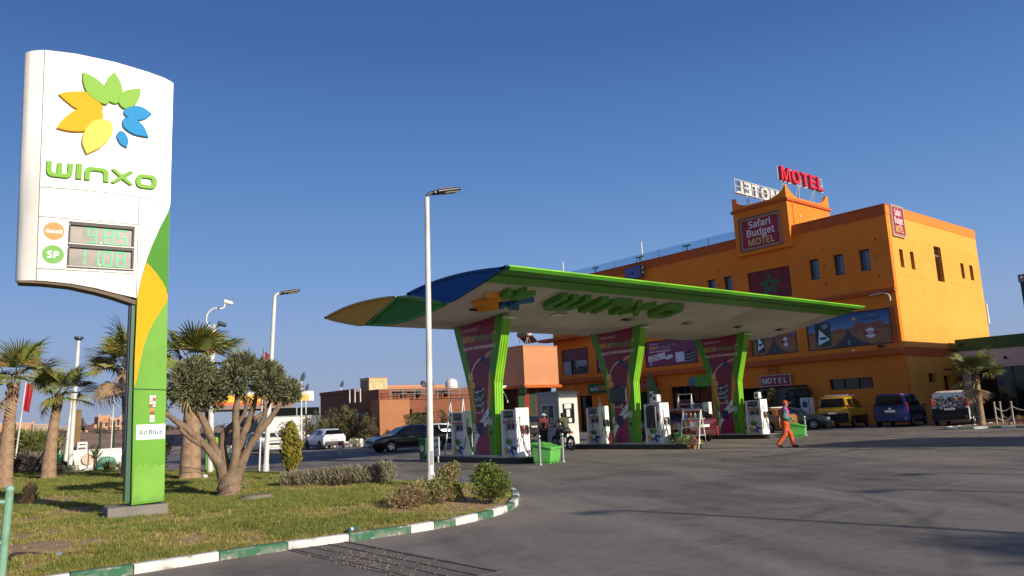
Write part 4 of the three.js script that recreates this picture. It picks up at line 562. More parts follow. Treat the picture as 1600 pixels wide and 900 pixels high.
  // three printed motel panels
  const sfM = M('#ffffff', .5, { map: safariTex });
  { const p = part(t, 'motel_panel', quad(3.5, 2.52, zx(-32.02), 14.79, .46), sfM, 'maroon motel panel on the tower front'); part(p, 'panel_box', B(-33.8, -30.24, 13.5, 16.08, 52.06, 52.1), M('#3a120f', .6)); part(p, 'panel_trim', [B(-33.8, -30.24, 16.05, 16.12, 52.0, 52.06), B(-33.85, -33.78, 13.5, 16.05, 52.0, 52.06), B(-30.26, -30.2, 13.5, 16.05, 52.0, 52.06), B(-33.8, -30.24, 13.48, 13.53, 52.0, 52.06)], M('#7a4a32', .6)); }
  { const g = quad(1.8, 2.14, 0, 0, 0); g.rotateY(PI / 2); g.translate(.17, 13.72, -1.53); const p = part(t, 'motel_panel', g, sfM, 'bright motel panel on the sunlit side near the corner'); part(p, 'panel_box', bb(.03, .165, 12.62, 14.82, -2.46, -.6), C.white); }
}
// big letters on the tower roof
function roofSign(label, pos, turn, col) {
  const t = thing('roof_sign', label, 'roof sign', pos, turn); const L = ['M', 'O', 'T', 'E', 'L'], w = [1.45, 1.4, 1.15, 1.1, 1.05]; let x = -3.25;
  L.forEach((c, k) => { const g = text(c, 1.0, .26, 0, 0, 0, 0); g.computeBoundingBox(); const b = g.boundingBox; g.scale((w[k] - .16) / (b.max.x - b.min.x), 1.08 / (b.max.y - b.min.y), 1); g.translate(x, 1.5, .04); part(t, 'letter', g, col); x += w[k] + .06; });
  const fr = [bar([-3.3, 1.5, 0], [3.3, 1.5, 0], .035), bar([-3.3, 2.04, 0], [3.3, 2.04, 0], .03), bar([-3.3, 2.6, 0], [3.3, 2.6, 0], .035)]; for (let k = 0; k <= 8; k++) fr.push(bar([-3.3 + k * .825, 1.5, 0], [-3.3 + k * .825, 2.6, 0], .025)); part(t, 'letter_frame', fr, C.white);
  for (const q of [-2.6, -.4, 1.8]) part(t, 'strut', [bar([q, 0, -.1], [q, 1.5, 0], .04), bar([q - .9, 0, .35 - .45], [q, 1.5, 0], .035)], C.galv);
}
roofSign('red MOTEL letters on a white frame above the tower', [55.7, 17.0, -30.25], 0, M([.62, .02, .035], .35));
roofSign('white backed MOTEL letters seen from behind on the left of the tower roof', [55.6, 17.0, -34.0], PI, C.white);
// entrance sign with camel ornament
{
  const t = thing('motel_sign', 'small maroon MOTEL sign with a wire camel above the motel entrance', 'sign', [52.2, 3.02, -32.1], -PI / 2);
  part(t, 'sign_board', rbox(2.42, .76, .12, .02, 0, .38, 0), M([.24, .02, .04], .5)); part(t, 'sign_rim', [box(2.5, .05, .14, 0, .77, 0), box(2.5, .05, .14, 0, -.01, 0), box(.05, .74, .14, -1.23, .38, 0), box(.05, .74, .14, 1.23, .38, 0)], M('#c9a7a4', .5));
  'MOTEL'.split('').forEach((c, k) => part(t, 'letter', text(c, .42, .04, -.86 + k * .43, .16, .06), M('#cfc6c2', .5)));
  const r = .022; part(t, 'camel_ornament', [tube([[-.62, .85, 0], [-.5, 1.1, 0], [-.45, 1.35, 0], [-.2, 1.4, 0], [-.05, 1.62, 0], [.1, 1.4, 0], [.3, 1.3, 0], [.4, 1.55, 0], [.5, 1.62, 0]], r), bar([-.45, 1.35, 0], [-.3, .82, 0], r), bar([.28, 1.3, 0], [.2, .82, 0], r), bar([.3, 1.3, 0], [.48, .82, 0], r), bar([-.45, 1.2, 0], [.28, 1.15, 0], r), bar([-.05, 1.6, 0], [0, 1.95, 0], r), bar([-.1, 1.85, 0], [.1, 1.85, 0], r)], M('#5c1a12', .6));
}
// roof terrace
{
  const t = thing('glass_railing', 'frameless glass railing along the motel roof left of the tower', 'railing', [52.72, 14.78, -45]); const gm = M('#dfeaf0', .03, { phys: 1, transmission: 1, thickness: 0, ior: 1.4 });
  for (let k = 0; k < 8; k++) part(t, 'glass_panel', bb(-.006, .006, .02, .72, -10.6 + k * 2.62, -8.02 + k * 2.62), gm); for (let k = 0; k <= 8; k++) part(t, 'post', bb(-.02, .02, 0, .74, -10.64 + k * 2.62, -10.6 + k * 2.62), C.galv);
  for (const [z, w] of [[-50.9, 'leftmost'], [-45.3, 'second from the left'], [-40.0, 'right of the white mast'], [-34.75, 'beside the tower']]) { const l = thing('terrace_lamp', 'black T shaped terrace lamp on the motel roof, ' + w, 'lamp', [53.4, 14.1, z], 0, 'T shaped lamps on the motel roof'); part(l, 'stem', cyl(.05, .05, 1.3, 0, .65, 0, 8), C.black); part(l, 'crossbar', box(.14, .1, .75, 0, 1.34, 0), C.black); }
  for (const [z, w] of [[-47.3, 'left of the wall screen'], [-41.2, 'between the T shaped lamps'], [-35.6, 'next to the tower']]) { const s = thing('terrace_table_set', 'dark folded table and chairs on the motel roof, ' + w, 'table set', [54, 14.1, z], 0, 'table sets on the motel roof'); part(s, 'table_base', [bar([0, 0, -.1], [0, .9, .05], .05), box(.1, .05, .5, 0, .75, 0)], C.black); for (const o of [-.4, .4]) part(s, 'chair', [bar([0, 0, o], [0, .95, o + .06], .035), box(.08, .35, .26, 0, .8, o)], C.black); }
  for (const [z, X, y, r, l] of [[-45.0, 53.4, 2.7, .08, 'tall white mast on the motel roof above the wall screen'], [-55.4, 53.4, 2.8, .07, 'tall white mast at the left end of the motel roof'], [-39.4, 53.5, 1.0, .1, 'short white post on the motel roof']]) { const s = thing('roof_mast', l, 'mast', [X, 14.1, z]); part(s, 'tube', cyl(r, r * .8, y, 0, y / 2, 0, 10), C.white); part(s, 'foot', cyl(.14, .12, .06, 0, .03, 0, 10), C.galv); }
  const sc = thing('wall_screen', 'violet wave patterned screen box mounted on the motel parapet', 'screen', [51.86, 13.2, -44.95], -PI / 2); part(sc, 'casing', rbox(1.98, 1.16, .3, .03, 0, .58, -.16), C.dgrey);
  part(sc, 'screen_face', quad(1.84, 1.04, 0, .58, .004), M('#fff', .4, { map: canvasTex(256, 144, (g, W, H) => { g.fillStyle = '#262a6a'; g.fillRect(0, 0, W, H); g.strokeStyle = '#7d84c8'; g.lineWidth = 5; for (let k = -1; k < 12; k++) { g.beginPath(); for (let x = 0; x <= W; x += 4) { const y = k * 14 + 6 * Math.sin(x * .12); x ? g.lineTo(x, y) : g.moveTo(x, y); } g.stroke(); } g.fillStyle = '#20244a'; g.beginPath(); g.ellipse(128, 74, 20, 26, 0, 0, 7); g.fill(); }) })); part(sc, 'wall_bracket', [box(.1, .1, .5, -.7, .7, -.4), box(.1, .1, .5, .7, .7, -.4)], C.galv); part(sc, 'side_lamp', [sph(.09, 1.1, .85, -.1), sph(.09, 1.1, .45, -.1)], C.white);
}
// annex on the left, its overhanging block lit by the sun, solar heater on top
{
  const t = thing('orange_annex', 'lower orange annex block at the left end of the motel, sunlit front', 'building', [44.83, .17, -52.6]); t.scale.setScalar(.893);
  part(t, 'upper_block', bb(-2.15, 2.29, 4.55, 8.28, -3.4, 2.9), P_TERRA); part(t, 'eave_slab', [bb(-2.6, 2.29, 4.28, 4.54, -3.6, 3.3)], P_RED); part(t, 'roof_kerb', [bb(-2.2, 2.29, 8.28, 8.36, 2.75, 2.95), bb(-2.2, -2.0, 8.28, 8.36, -3.4, 2.75)], P_TERRA);
  for (const [k, m] of [[0, '#123a1c'], [1, '#7a2412'], [2, '#123a1c'], [3, '#7a2412'], [4, '#2a120c'], [5, '#123a1c']]) part(t, 'wall_panel', bb(-2.1 + k * .73, -1.4 + k * .73, -.18, 4.28, 1.6, 1.8), M(m, .7)); part(t, 'rear_wall', bb(-2.15, 2.29, -.18, 4.28, -3.4, 1.6), M('#3a1c10', .9)); part(t, 'white_canopy', [bb(-5, -2.16, 4.4, 4.66, -4, .5)], C.white); part(t, 'canopy_arch', place(new THREE.TorusGeometry(1.3, .08, 6, 14, PI / 2), -3.6, 3.0, .4), C.white);
  const s = thing('solar_heater', 'solar water heater with tilted panel and white tank on the annex roof', 'solar heater', [44.38, 7.64, -51.17]); s.scale.setScalar(.893); part(s, 'panel', box(1.0, .08, 1.9, .5, .75, -.3, 0, 0, -.7), M('#3a2a20', .25)); part(s, 'tank', [cyl(.28, .28, 1.5, -.1, 1.25, -.3, 14, PI / 2, 0, 0), sph(.28, -.1, 1.25, .45, 14)], M('#7a6a5c', .4)); part(s, 'tank_cap', sph(.29, -.1, 1.25, .5, 14), C.white); part(s, 'stand', [bar([-.2, 0, .3], [-.1, 1.1, .3], .03), bar([-.2, 0, -.9], [-.1, 1.1, -.9], .03), bar([.3, 0, .3], [-.1, 1.1, .3], .03), bar([-.6, 0, .3], [-.1, 1.1, .3], .025)], C.galv);
}
// service shop on the right with green and white fascia
{
  const t = thing('service_shop', 'low shop with dark green and white fascia at the right edge', 'building', [60, 0, -16]); const Z = z => z + 16;
  part(t, 'green_fascia', bb(-.05, 10, 4.77, 5.62, Z(-22.25), 14), M([.008, .095, .035], .5)); part(t, 'white_fascia', bb(0, 10, 3.48, 4.77, Z(-22.2), 13.9), M('#b4bccb', .55)); part(t, 'wall', [bb(.3, 10, 0, 3.48, Z(-22.2), Z(-21.6)), bb(9, 10, 0, 3.48, -5.6, 13.9)], M('#b9b6b2', .8)); 
  for (let k = 0; k < 5; k++) { const w = part(t, 'shop_window', bb(.5, .53, 0, 3.48, Z(-21.6) + k * 2.6, Z(-19.05) + k * 2.6), darkGlass); part(w, 'window_frame', [bb(.44, .56, 0, 3.48, Z(-19.08) + k * 2.6, Z(-19.0) + k * 2.6)], k % 2 ? frameM : M([.02, .12, .05], .5)); part(w, 'window_sticker', [[.2, 2.2, .5], [1.0, 1.6, .45], [1.7, 2.4, .5]].map(([a, y, s]) => { const g = new THREE.CircleGeometry(s * .45, 14); g.rotateY(-PI / 2); g.translate(.49, y, Z(-21.5) + k * 2.6 + a); return g; }), M('#39506e', .5)); }
  part(t, 'fascia_lamp', sph(.1, -.05, 4.1, Z(-19.2), 8), C.black); part(t, 'fascia_vent', [bb(-.08, -.04, 5.1, 5.35, Z(-22.0), Z(-21.7))], C.black);
}
{ const t = thing('car_wash_hall', 'tall dark green hall with grey top band cut by the right edge', 'building', [50.2, 0, -14.75]); part(t, 'wall', bb(0, 11.6, 0, 7.85, 0, 12), M([.012, .05, .02], .6)); part(t, 'top_band', bb(-.06, 11.7, 7.85, 8.3, -.06, 12), M('#8a8784', .6)); part(t, 'band_lamp', sph(.06, -.1, 8.1, .12, 8), C.white); }
// ---------------------------------------------------------------- vehicles: a lofted body, glazing, wheels, lamps (forward = +x)
function car(name, label, cat, pos, deg, o) {
  const t = thing(name, label, cat, [pos[0], 0, pos[1]], deg * PI / 180, o.group), S = o.st, P = o.paint, dk = o.trim || C.black;
  const ring = ([x, w, y0, b, tp, rw]) => { const h = [[w * .86, y0], [w * .97, y0 + .1], [w, y0 + (b - y0) * .55], [w * .985, b - .07], [w * .955, b], [rw + (w * .955 - rw) * .12, tp - Math.min(.07, (tp - b) * .3)], [rw * .8, tp - .005]]; return [...h.map(([z, y]) => [x, y, z]), ...h.reverse().map(([z, y]) => [x, y, -z])]; };
  const lerpS = x => { let i = 0; while (i < S.length - 2 && x > S[i + 1][0]) i++; const a = S[i], b = S[i + 1], k = Math.min(1, Math.max(0, (x - a[0]) / (b[0] - a[0]))); return a.map((v, j) => v + (b[j] - v) * k); };
  const rings = []; for (let i = 0; i < S.length - 1; i++) { rings.push(ring(S[i])); const n = S[i + 1][0] - S[i][0] > .5 ? 2 : 1; for (let k = 1; k < n; k++) rings.push(ring(lerpS(S[i][0] + (S[i + 1][0] - S[i][0]) * k / n))); } rings.push(ring(S[S.length - 1]));
  part(t, 'body', smooth(loft(rings), .75), P);
  const at = (x, y, s, e = .012) => { const q = lerpS(x), f = Math.min(1, Math.max(0, (y - q[3]) / Math.max(.02, q[4] - q[3]))); return [x, y, s * (q[1] * .955 + (q[5] - q[1] * .955) * f + e)]; };
  const tri = ps => { const g = new THREE.BufferGeometry(), a = []; for (let i = 1; i < ps.length - 1; i++) a.push(...ps[0], ...ps[i], ...ps[i + 1]); g.setAttribute('position', new THREE.Float32BufferAttribute(a, 3)); g.computeVertexNormals(); return g; };
  const glass = o.glass || M('#0b0f13', .05);
  for (const w of o.side) for (const s of [-1, 1]) part(t, 'side_window', tri(w.map(([x, y]) => at(x, y, s))), glass);
  const scr = ([xa, ya, xb, yb], n) => { const A = lerpS(xa), B2 = lerpS(xb), za = A[1] * .84, zb = B2[5] * .88, d = Math.hypot(xb - xa, yb - ya), ex = n * (yb - ya) / d * .015, ey = Math.abs(xb - xa) / d * .015; return tri([[xa + ex, ya + ey, -za], [xa + ex, ya + ey, za], [xb + ex, yb + ey, zb], [xb + ex, yb + ey, -zb]]); };
  part(t, 'windscreen', scr(o.ws, 1), glass); part(t, 'rear_window', scr(o.rw, -1), glass);
  const r = o.r || .31, W = o.tw || S[2][1];
  for (const x of o.wx) for (const s of [-1, 1]) {
    part(t, 'wheel_arch', place(new THREE.CylinderGeometry(r * 1.17, r * 1.17, .04, 20), x, r + .02, s * (W - .012), PI / 2), C.black);
    const w = part(t, 'wheel', place(new THREE.TorusGeometry(r * .78, r * .24, 8, 20), x, r, s * (W - .045)), C.rubber); part(w, 'rim', [place(new THREE.CylinderGeometry(r * .6, r * .6, .1, 14), x, r, s * (W - .035), PI / 2)], C.dgrey);
    const sp = []; for (let k = 0; k < 5; k++) { const a = k * 2 * PI / 5; sp.push(box(r * .56, .05, .02, x + Math.cos(a) * r * .3, r + Math.sin(a) * r * .3, s * (W + .018), 0, 0, a)); } sp.push(place(new THREE.TorusGeometry(r * .58, .018, 5, 18), x, r, s * (W + .016))); part(w, 'spoke', sp, o.hub || C.steel);
  }
  const xf = S[S.length - 1][0], xr = S[0][0];
  for (const s of [-1, 1]) {
    part(t, 'headlight', place(new RoundedBoxGeometry(o.hl?.[2] || .16, o.hl?.[1] || .16, .3, 2, .05), xf - (o.hl?.[3] ?? .1), o.hl?.[0] || .68, s * (lerpS(xf - .12)[1] - .2)), o.hlm || M('#cfd3d6', .1));
    part(t, 'tail_light', rbox(.12, o.tl?.[1] || .2, .15, .03, xr + (o.tl?.[2] ?? .09), o.tl?.[0] || .9, s * (lerpS(xr + .15)[1] - .09)), M([.35, .012, .012], .2));
    part(t, 'mirror', rbox(.12, .13, .2, .04, o.mx ?? .7, o.my ?? 1.0, s * (lerpS(.7)[1] + .1)), o.mirror || P);
    for (const hx of o.hd || []) part(t, 'door_handle', box(.16, .025, .02, hx, lerpS(hx)[3] - .13, s * (lerpS(hx)[1] * .99 + .008)), o.handle || P);
  }
  part(t, 'front_bumper', rbox(.2, .22, lerpS(xf)[1] * 1.86, .06, xf + .0, .38, 0), o.bump || P); part(t, 'rear_bumper', rbox(.2, .24, lerpS(xr)[1] * 1.9, .06, xr + .02, .44, 0), o.bump || P);
  part(t, 'grille', [box(.03, .12, .7, xf + .06, o.gy || .6, 0), box(.04, .02, .66, xf + .065, (o.gy || .6), 0)], dk);
  part(t, 'number_plate', box(.02, .11, .5, xr - .085 + (o.px || 0), o.py || .72, 0), C.white); part(t, 'number_plate', box(.02, .11, .5, xf + .105, .4, 0), C.white);
  for (const [x, y] of o.seam || []) for (const s of [-1, 1]) part(t, 'door_seam', bar([x, .3, s * (lerpS(x)[1] * .985 + .004)], [x + y, lerpS(x)[3], s * (lerpS(x)[1] * .958 + .004)], .006, .006, 4), C.black);
  part(t, 'sill', [box(2.2, .12, .03, 0, .27, W * .97), box(2.2, .12, .03, 0, .27, -W * .97)], dk);
  if (o.extra) o.extra(t, lerpS, at, tri);
  if (o.scale) t.scale.setScalar(o.scale);
  return t;
}
const paint = (c, o = {}) => M(c, .35, { phys: 1, clearcoat: .8, clearcoatRoughness: .08, wear: 2, ...o });
const vanSt = [[-2.2, .8, .36, .95, .97, .66], [-2.17, .88, .3, 1.08, 1.25, .7], [-2.06, .9, .26, 1.1, 1.72, .68], [-1.9, .9, .26, 1.1, 1.8, .68], [-.6, .9, .24, 1.08, 1.83, .68], [.35, .9, .24, 1.05, 1.78, .67], [.75, .9, .24, 1.04, 1.6, .66], [1.4, .89, .24, 1.02, 1.06, .74], [1.9, .86, .26, .92, .95, .7], [2.12, .78, .3, .74, .77, .66], [2.18, .7, .36, .62, .64, .6]];
const vanSide = [[[-1.95, 1.16], [-1.95, 1.62], [-1.0, 1.66], [-1.0, 1.14]], [[-.93, 1.14], [-.93, 1.66], [0, 1.64], [0, 1.12]], [[.07, 1.12], [.07, 1.63], [.5, 1.58], [1.0, 1.2], [1.0, 1.1]]];
const hatchSt = [[-2.03, .74, .38, .84, .86, .6], [-1.98, .83, .32, .93, 1.0, .62], [-1.72, .86, .26, .97, 1.34, .56], [-1.35, .87, .24, .97, 1.43, .57], [-.5, .87, .22, .96, 1.46, .58], [.1, .87, .22, .95, 1.43, .58], [.4, .87, .22, .94, 1.34, .58], [1.12, .86, .22, .93, .97, .7], [1.7, .82, .25, .84, .87, .66], [1.98, .7, .3, .68, .7, .56], [2.03, .6, .36, .56, .58, .5]];
const hatchSide = [[[-1.5, 1.08], [-1.35, 1.28], [-.55, 1.36], [-.55, 1.02]], [[-.48, 1.02], [-.48, 1.36], [.05, 1.34], [.35, 1.24], [.85, 1.02]]];
const sedanSt = [[-2.38, .74, .4, .86, .88, .6], [-2.3, .85, .32, .95, .98, .66], [-1.75, .9, .26, .98, 1.02, .7], [-1.2, .91, .24, .97, 1.34, .58], [-.75, .91, .22, .96, 1.43, .57], [.05, .91, .22, .95, 1.44, .58], [.45, .91, .22, .94, 1.36, .58], [1.15, .9, .22, .93, .96, .72], [1.9, .87, .24, .83, .86, .7], [2.3, .78, .28, .68, .7, .6], [2.4, .68, .34, .56, .58, .52]];
const sedanSide = [[[-1.5, 1.02], [-1.1, 1.27], [-.75, 1.35], [-.55, 1.36], [-.55, 1.0]], [[-.48, 1.0], [-.48, 1.36], [.1, 1.35], [.4, 1.27], [.92, 1.0]]];
const wVan = { wx: [-1.35, 1.38], ws: [1.33, 1.1, .8, 1.56], rw: [-2.185, 1.2, -2.075, 1.68], r: .32, tw: .89, hl: [.8, .26, .2, .16], tl: [1.05, .5, .1], my: 1.12, mx: .95, hd: [-.6, .2], seam: [[-1.0, -.02], [.03, 0], [1.05, .05]], py: .86, px: 0, scale: 1.08 };
const wHatch = { st: hatchSt, side: hatchSide, wx: [-1.3, 1.28], ws: [1.05, .98, .45, 1.31], rw: [-1.985, 1.05, -1.73, 1.33], r: .31, tw: .86, hl: [.7, .14, .3, .18], tl: [.92, .16, .1], seam: [[-.52, -.02], [.6, .08]], hd: [-.3, -.85] };
const wSedan = { st: sedanSt, side: sedanSide, wx: [-1.42, 1.42], ws: [1.08, .98, .5, 1.32], rw: [-1.72, 1.04, -1.26, 1.3], r: .32, tw: .9, hl: [.66, .15, .22, .14], tl: [.84, .16, .1], seam: [[-.52, -.02], [.62, .06]], hd: [-.7, .25], py: .8 };
car('sedan_car', 'black saloon car in the canopy shade left of the pumps, chrome grille facing left', 'car', [23.9, -38.2], 171, { ...wSedan, paint: paint([.008, .008, .011]), glass: M('#1a232b', .04), hub: C.chrome, handle: C.chrome, extra: (t) => part(t, 'chrome_grille', [box(.03, .2, .52, 2.42, .66, 0), ...[-.2, -.1, 0, .1, .2].map(z => box(.04, .2, .02, 2.43, .66, z))], C.steel) });
car('hatchback_car', 'white hatchback seen from behind beside the low white wall, dark rear window', 'car', [25.0, -51], 84, { ...wHatch, paint: paint([.75, .75, .76]), bump: M([.05, .05, .055], .6), hub: C.dgrey, scale: .97 });
car('hatchback_car', 'white car roof showing behind the black saloon by the lamp post', 'car', [31.4, -47.4], 165, { ...wHatch, paint: paint([.72, .72, .72]), scale: .98 });
car('old_hatchback_car', 'old cream white hatchback with upright windscreen facing out behind the olive tree', 'car', [19.7, -48.6], -92, {
  paint: M([.72, .7, .66], .35), st: [[-1.85, .62, .4, .85, .87, .55], [-1.8, .7, .34, .92, 1.1, .58], [-1.6, .73, .3, .93, 1.42, .58], [-1.2, .74, .28, .93, 1.5, .59], [.1, .74, .28, .92, 1.52, .59], [.45, .74, .28, .92, 1.44, .59], [.8, .73, .28, .9, .96, .64], [1.4, .71, .3, .86, .9, .62], [1.75, .68, .32, .8, .84, .6], [1.82, .62, .38, .72, .74, .56]],
  side: [[[-1.5, 1.0], [-1.35, 1.38], [-.75, 1.42], [-.75, .98]], [[-.68, .98], [-.68, 1.43], [0, 1.43], [0, .98]], [[.06, .98], [.06, 1.42], [.35, 1.38], [.6, .98]]], wx: [-1.15, 1.25], ws: [.74, 1.0, .48, 1.4], rw: [-1.8, 1.02, -1.62, 1.38], r: .29, tw: .73, hl: [.7, .17, .1, .03], tl: [.75, .14, .08], gy: .7, bump: C.galv, seam: [[-.72, 0], [.02, 0]], hd: [-.5, .2], hub: C.whiteClean, glass: M('#2a3034', .08), my: 1.0, mx: .55, scale: .93 });
car('suv_car', 'dark red car at the pumps between the second and third columns, rear facing the rack', 'car', [31.2, -25.2], 82, { ...wHatch, paint: paint([.08, .006, .011]), scale: 1.08, extra: t => part(t, 'roof_rail', [bar([-1.3, 1.5, .5], [.2, 1.5, .5], .025), bar([-1.3, 1.5, -.5], [.2, 1.5, -.5], .025)], C.steel) });
car('taxi_car', 'mustard coloured car, roof reflection painted white, parked behind the farthest pumps', 'car', [41.2, -26.6], 84, { ...wHatch, paint: paint([.32, .15, .02]), extra: t => part(t, 'roof_sheen', rbox(1.5, .05, 1.1, .02, -.55, 1.455, 0), C.white) });  // white slab paints in the light reflected off the roof
car('saloon_car', 'dark blue grey saloon in the shade right of the attendant', 'car', [45.0, -26.9], -66, { ...wSedan, paint: paint([.03, .038, .052]), glass: M('#161c22', .05) });
car('people_carrier', 'black car seen from behind to the left of the pay kiosk', 'car', [40.3, -46.8], 62, { ...wVan, st: vanSt, side: vanSide, paint: paint([.01, .011, .015]), scale: .95 });
car('small_van', 'yellow small passenger van with dark lower panels parked nose to the motel', 'van', [48.6, -25.2], 12, { ...wVan, st: vanSt, side: vanSide, paint: paint([.62, .36, .015]), bump: C.black, extra: (t) => { part(t, 'roof_bar', [box(.06, .05, 1.3, -1.2, 1.87, 0), box(.06, .05, 1.3, .1, 1.85, 0)], C.white); part(t, 'lower_panel', [box(.03, .5, 1.66, -2.21, .6, 0), box(3.4, .34, .02, -.1, .5, .905), box(3.4, .34, .02, -.1, .5, -.905)], C.black); const row = []; for (let k = 0; k < 12; k++) row.push(box(.02, .09, .05, -2.225, 1.05, -.6 + k * .11)); part(t, 'window_fringe', row, M([.5, .3, .02], .6)); part(t, 'rear_wiper', bar([-2.24, 1.1, 0], [-2.2, 1.3, -.3], .012), C.black); } });
car('small_van', 'blue small passenger van with dark windows between the yellow van and painted van', 'van', [48.5, -21.55], 10, { ...wVan, st: vanSt, side: vanSide, paint: paint([.004, .011, .11]), extra: t => { part(t, 'door_pillar', [box(.09, .52, .02, -.02, 1.4, .83, .28), box(.09, .52, .02, -.02, 1.4, -.83, -.28)], M([.2, .28, .5], .3)); part(t, 'emblem', place(new THREE.CylinderGeometry(.07, .07, .02, 14), -2.23, 1.0, 0, 0, 0, PI / 2), C.chrome); } });
car('small_van', 'white van with colourful crowd picture on its rear, black lower doors, beside the palm', 'van', [49.2, -18.55], 10, { ...wVan, st: vanSt, side: [vanSide[2]], bump: C.black, paint: paint([.72, .72, .72]), extra: (t, ls, at, tri) => {
  const f = rng(8); const tex = canvasTex(256, 192, (g, W, H) => { const s = g.createLinearGradient(0, 0, 0, H); s.addColorStop(0, '#8fb4cf'); s.addColorStop(.35, '#b9b6ae'); s.addColorStop(1, '#22262b'); g.fillStyle = s; g.fillRect(0, 0, W, H); for (let k = 0; k < 150; k++) { g.fillStyle = ['#9a3b2a', '#d6d0c4', '#3a5c7e', '#40362e', '#b5793f', '#6d8a94', '#222'][k % 7]; g.beginPath(); g.ellipse(f() * W, 40 + f() * 130, 4 + f() * 13, 5 + f() * 12, f() * 3, 0, 7); g.fill(); } });
  const g1 = quad(1.5, .85, 0, 0, 0); g1.rotateY(-PI / 2); g1.rotateZ(-.16); g1.translate(-2.2, 1.26, 0); part(t, 'rear_picture', g1, M('#fff', .2, { map: tex }));
  for (const s of [1, -1]) { const g2 = quad(1.9, .62, 0, 0, 0); if (s < 0) g2.rotateY(PI); g2.rotateX(-s * .33); g2.translate(-1.05, 1.34, s * .815); part(t, 'side_picture', g2, M('#fff', .2, { map: tex })); }
  part(t, 'black_panel', [box(.05, .62, 1.7, -2.21, .6, 0), box(1.5, .62, .025, -1.3, .74, .905), box(1.5, .62, .025, -1.3, .74, -.905)], C.black); part(t, 'red_lamp', [rbox(.1, .42, .12, .03, -2.2, 1.2, .82), rbox(.1, .42, .12, .03, -2.2, 1.2, -.82)], M([.5, .03, .02], .25)); } });
// motorcycle at the middle island
function motorcycle(label, pos, deg) {
  const t = thing('motorcycle', label, 'motorcycle', [pos[0], 0, pos[1]], deg * PI / 180);
  for (const x of [-.65, .65]) { const w = part(t, 'wheel', place(new THREE.TorusGeometry(.26, .05, 8, 20), x, .31, 0), C.rubber); part(w, 'rim', [place(new THREE.TorusGeometry(.21, .015, 5, 18), x, .31, 0), ...[0, 1, 2].map(k => box(.42, .02, .02, x, .31, 0, 0, 0, k * PI / 3))], C.steel); }
  part(t, 'frame', [bar([.62, .31, .06], [.45, .95, .05], .025), bar([.62, .31, -.06], [.45, .95, -.05], .025), bar([.42, .9, 0], [-.3, .72, 0], .035), bar([.35, .8, 0], [.1, .35, 0], .03), bar([-.65, .31, .07], [-.05, .36, .07], .02), bar([-.65, .31, -.07], [-.05, .36, -.07], .02), bar([-.6, .34, .09], [-.4, .72, .09], .025)], C.dgrey);
  part(t, 'engine', [rbox(.36, .3, .24, .05, .05, .42, 0), cyl(.09, .08, .22, .18, .58, 0, 10, 0, 0, -.4)], C.galv); part(t, 'fuel_tank', rbox(.5, .24, .27, .09, .2, .84, 0), M('#1a0c0c', .25)); part(t, 'seat', rbox(.75, .1, .26, .04, -.32, .8, 0), C.black);
  part(t, 'exhaust', tube([[.25, .4, .13], [.1, .25, .14], [-.3, .28, .14], [-.7, .36, .15]], .035), C.steel); part(t, 'handlebar', tube([[.35, 1.08, .38], [.42, 1.05, .2], [.45, 1.0, 0], [.42, 1.05, -.2], [.35, 1.08, -.38]], .018), C.black); part(t, 'headlight', sph(.09, .56, .92, 0, 12), C.chrome); part(t, 'tail_lamp', rbox(.06, .08, .14, .02, -.74, .78, 0), M([.5, .02, .02], .3)); part(t, 'mudguard', [place(new THREE.TorusGeometry(.33, .03, 5, 12, 2), -.65, .31, 0, 0, 0, .5), place(new THREE.TorusGeometry(.33, .03, 5, 12, 1.7), .65, .31, 0, 0, 0, .7)], C.black);
  return t;
}
motorcycle('black motorcycle stopped beside the pay kiosk with its rider', [24.75, -26.35], 80);
motorcycle('dark motorcycle parked among the trunks behind the olive tree', [16.9, -47.2], 20);
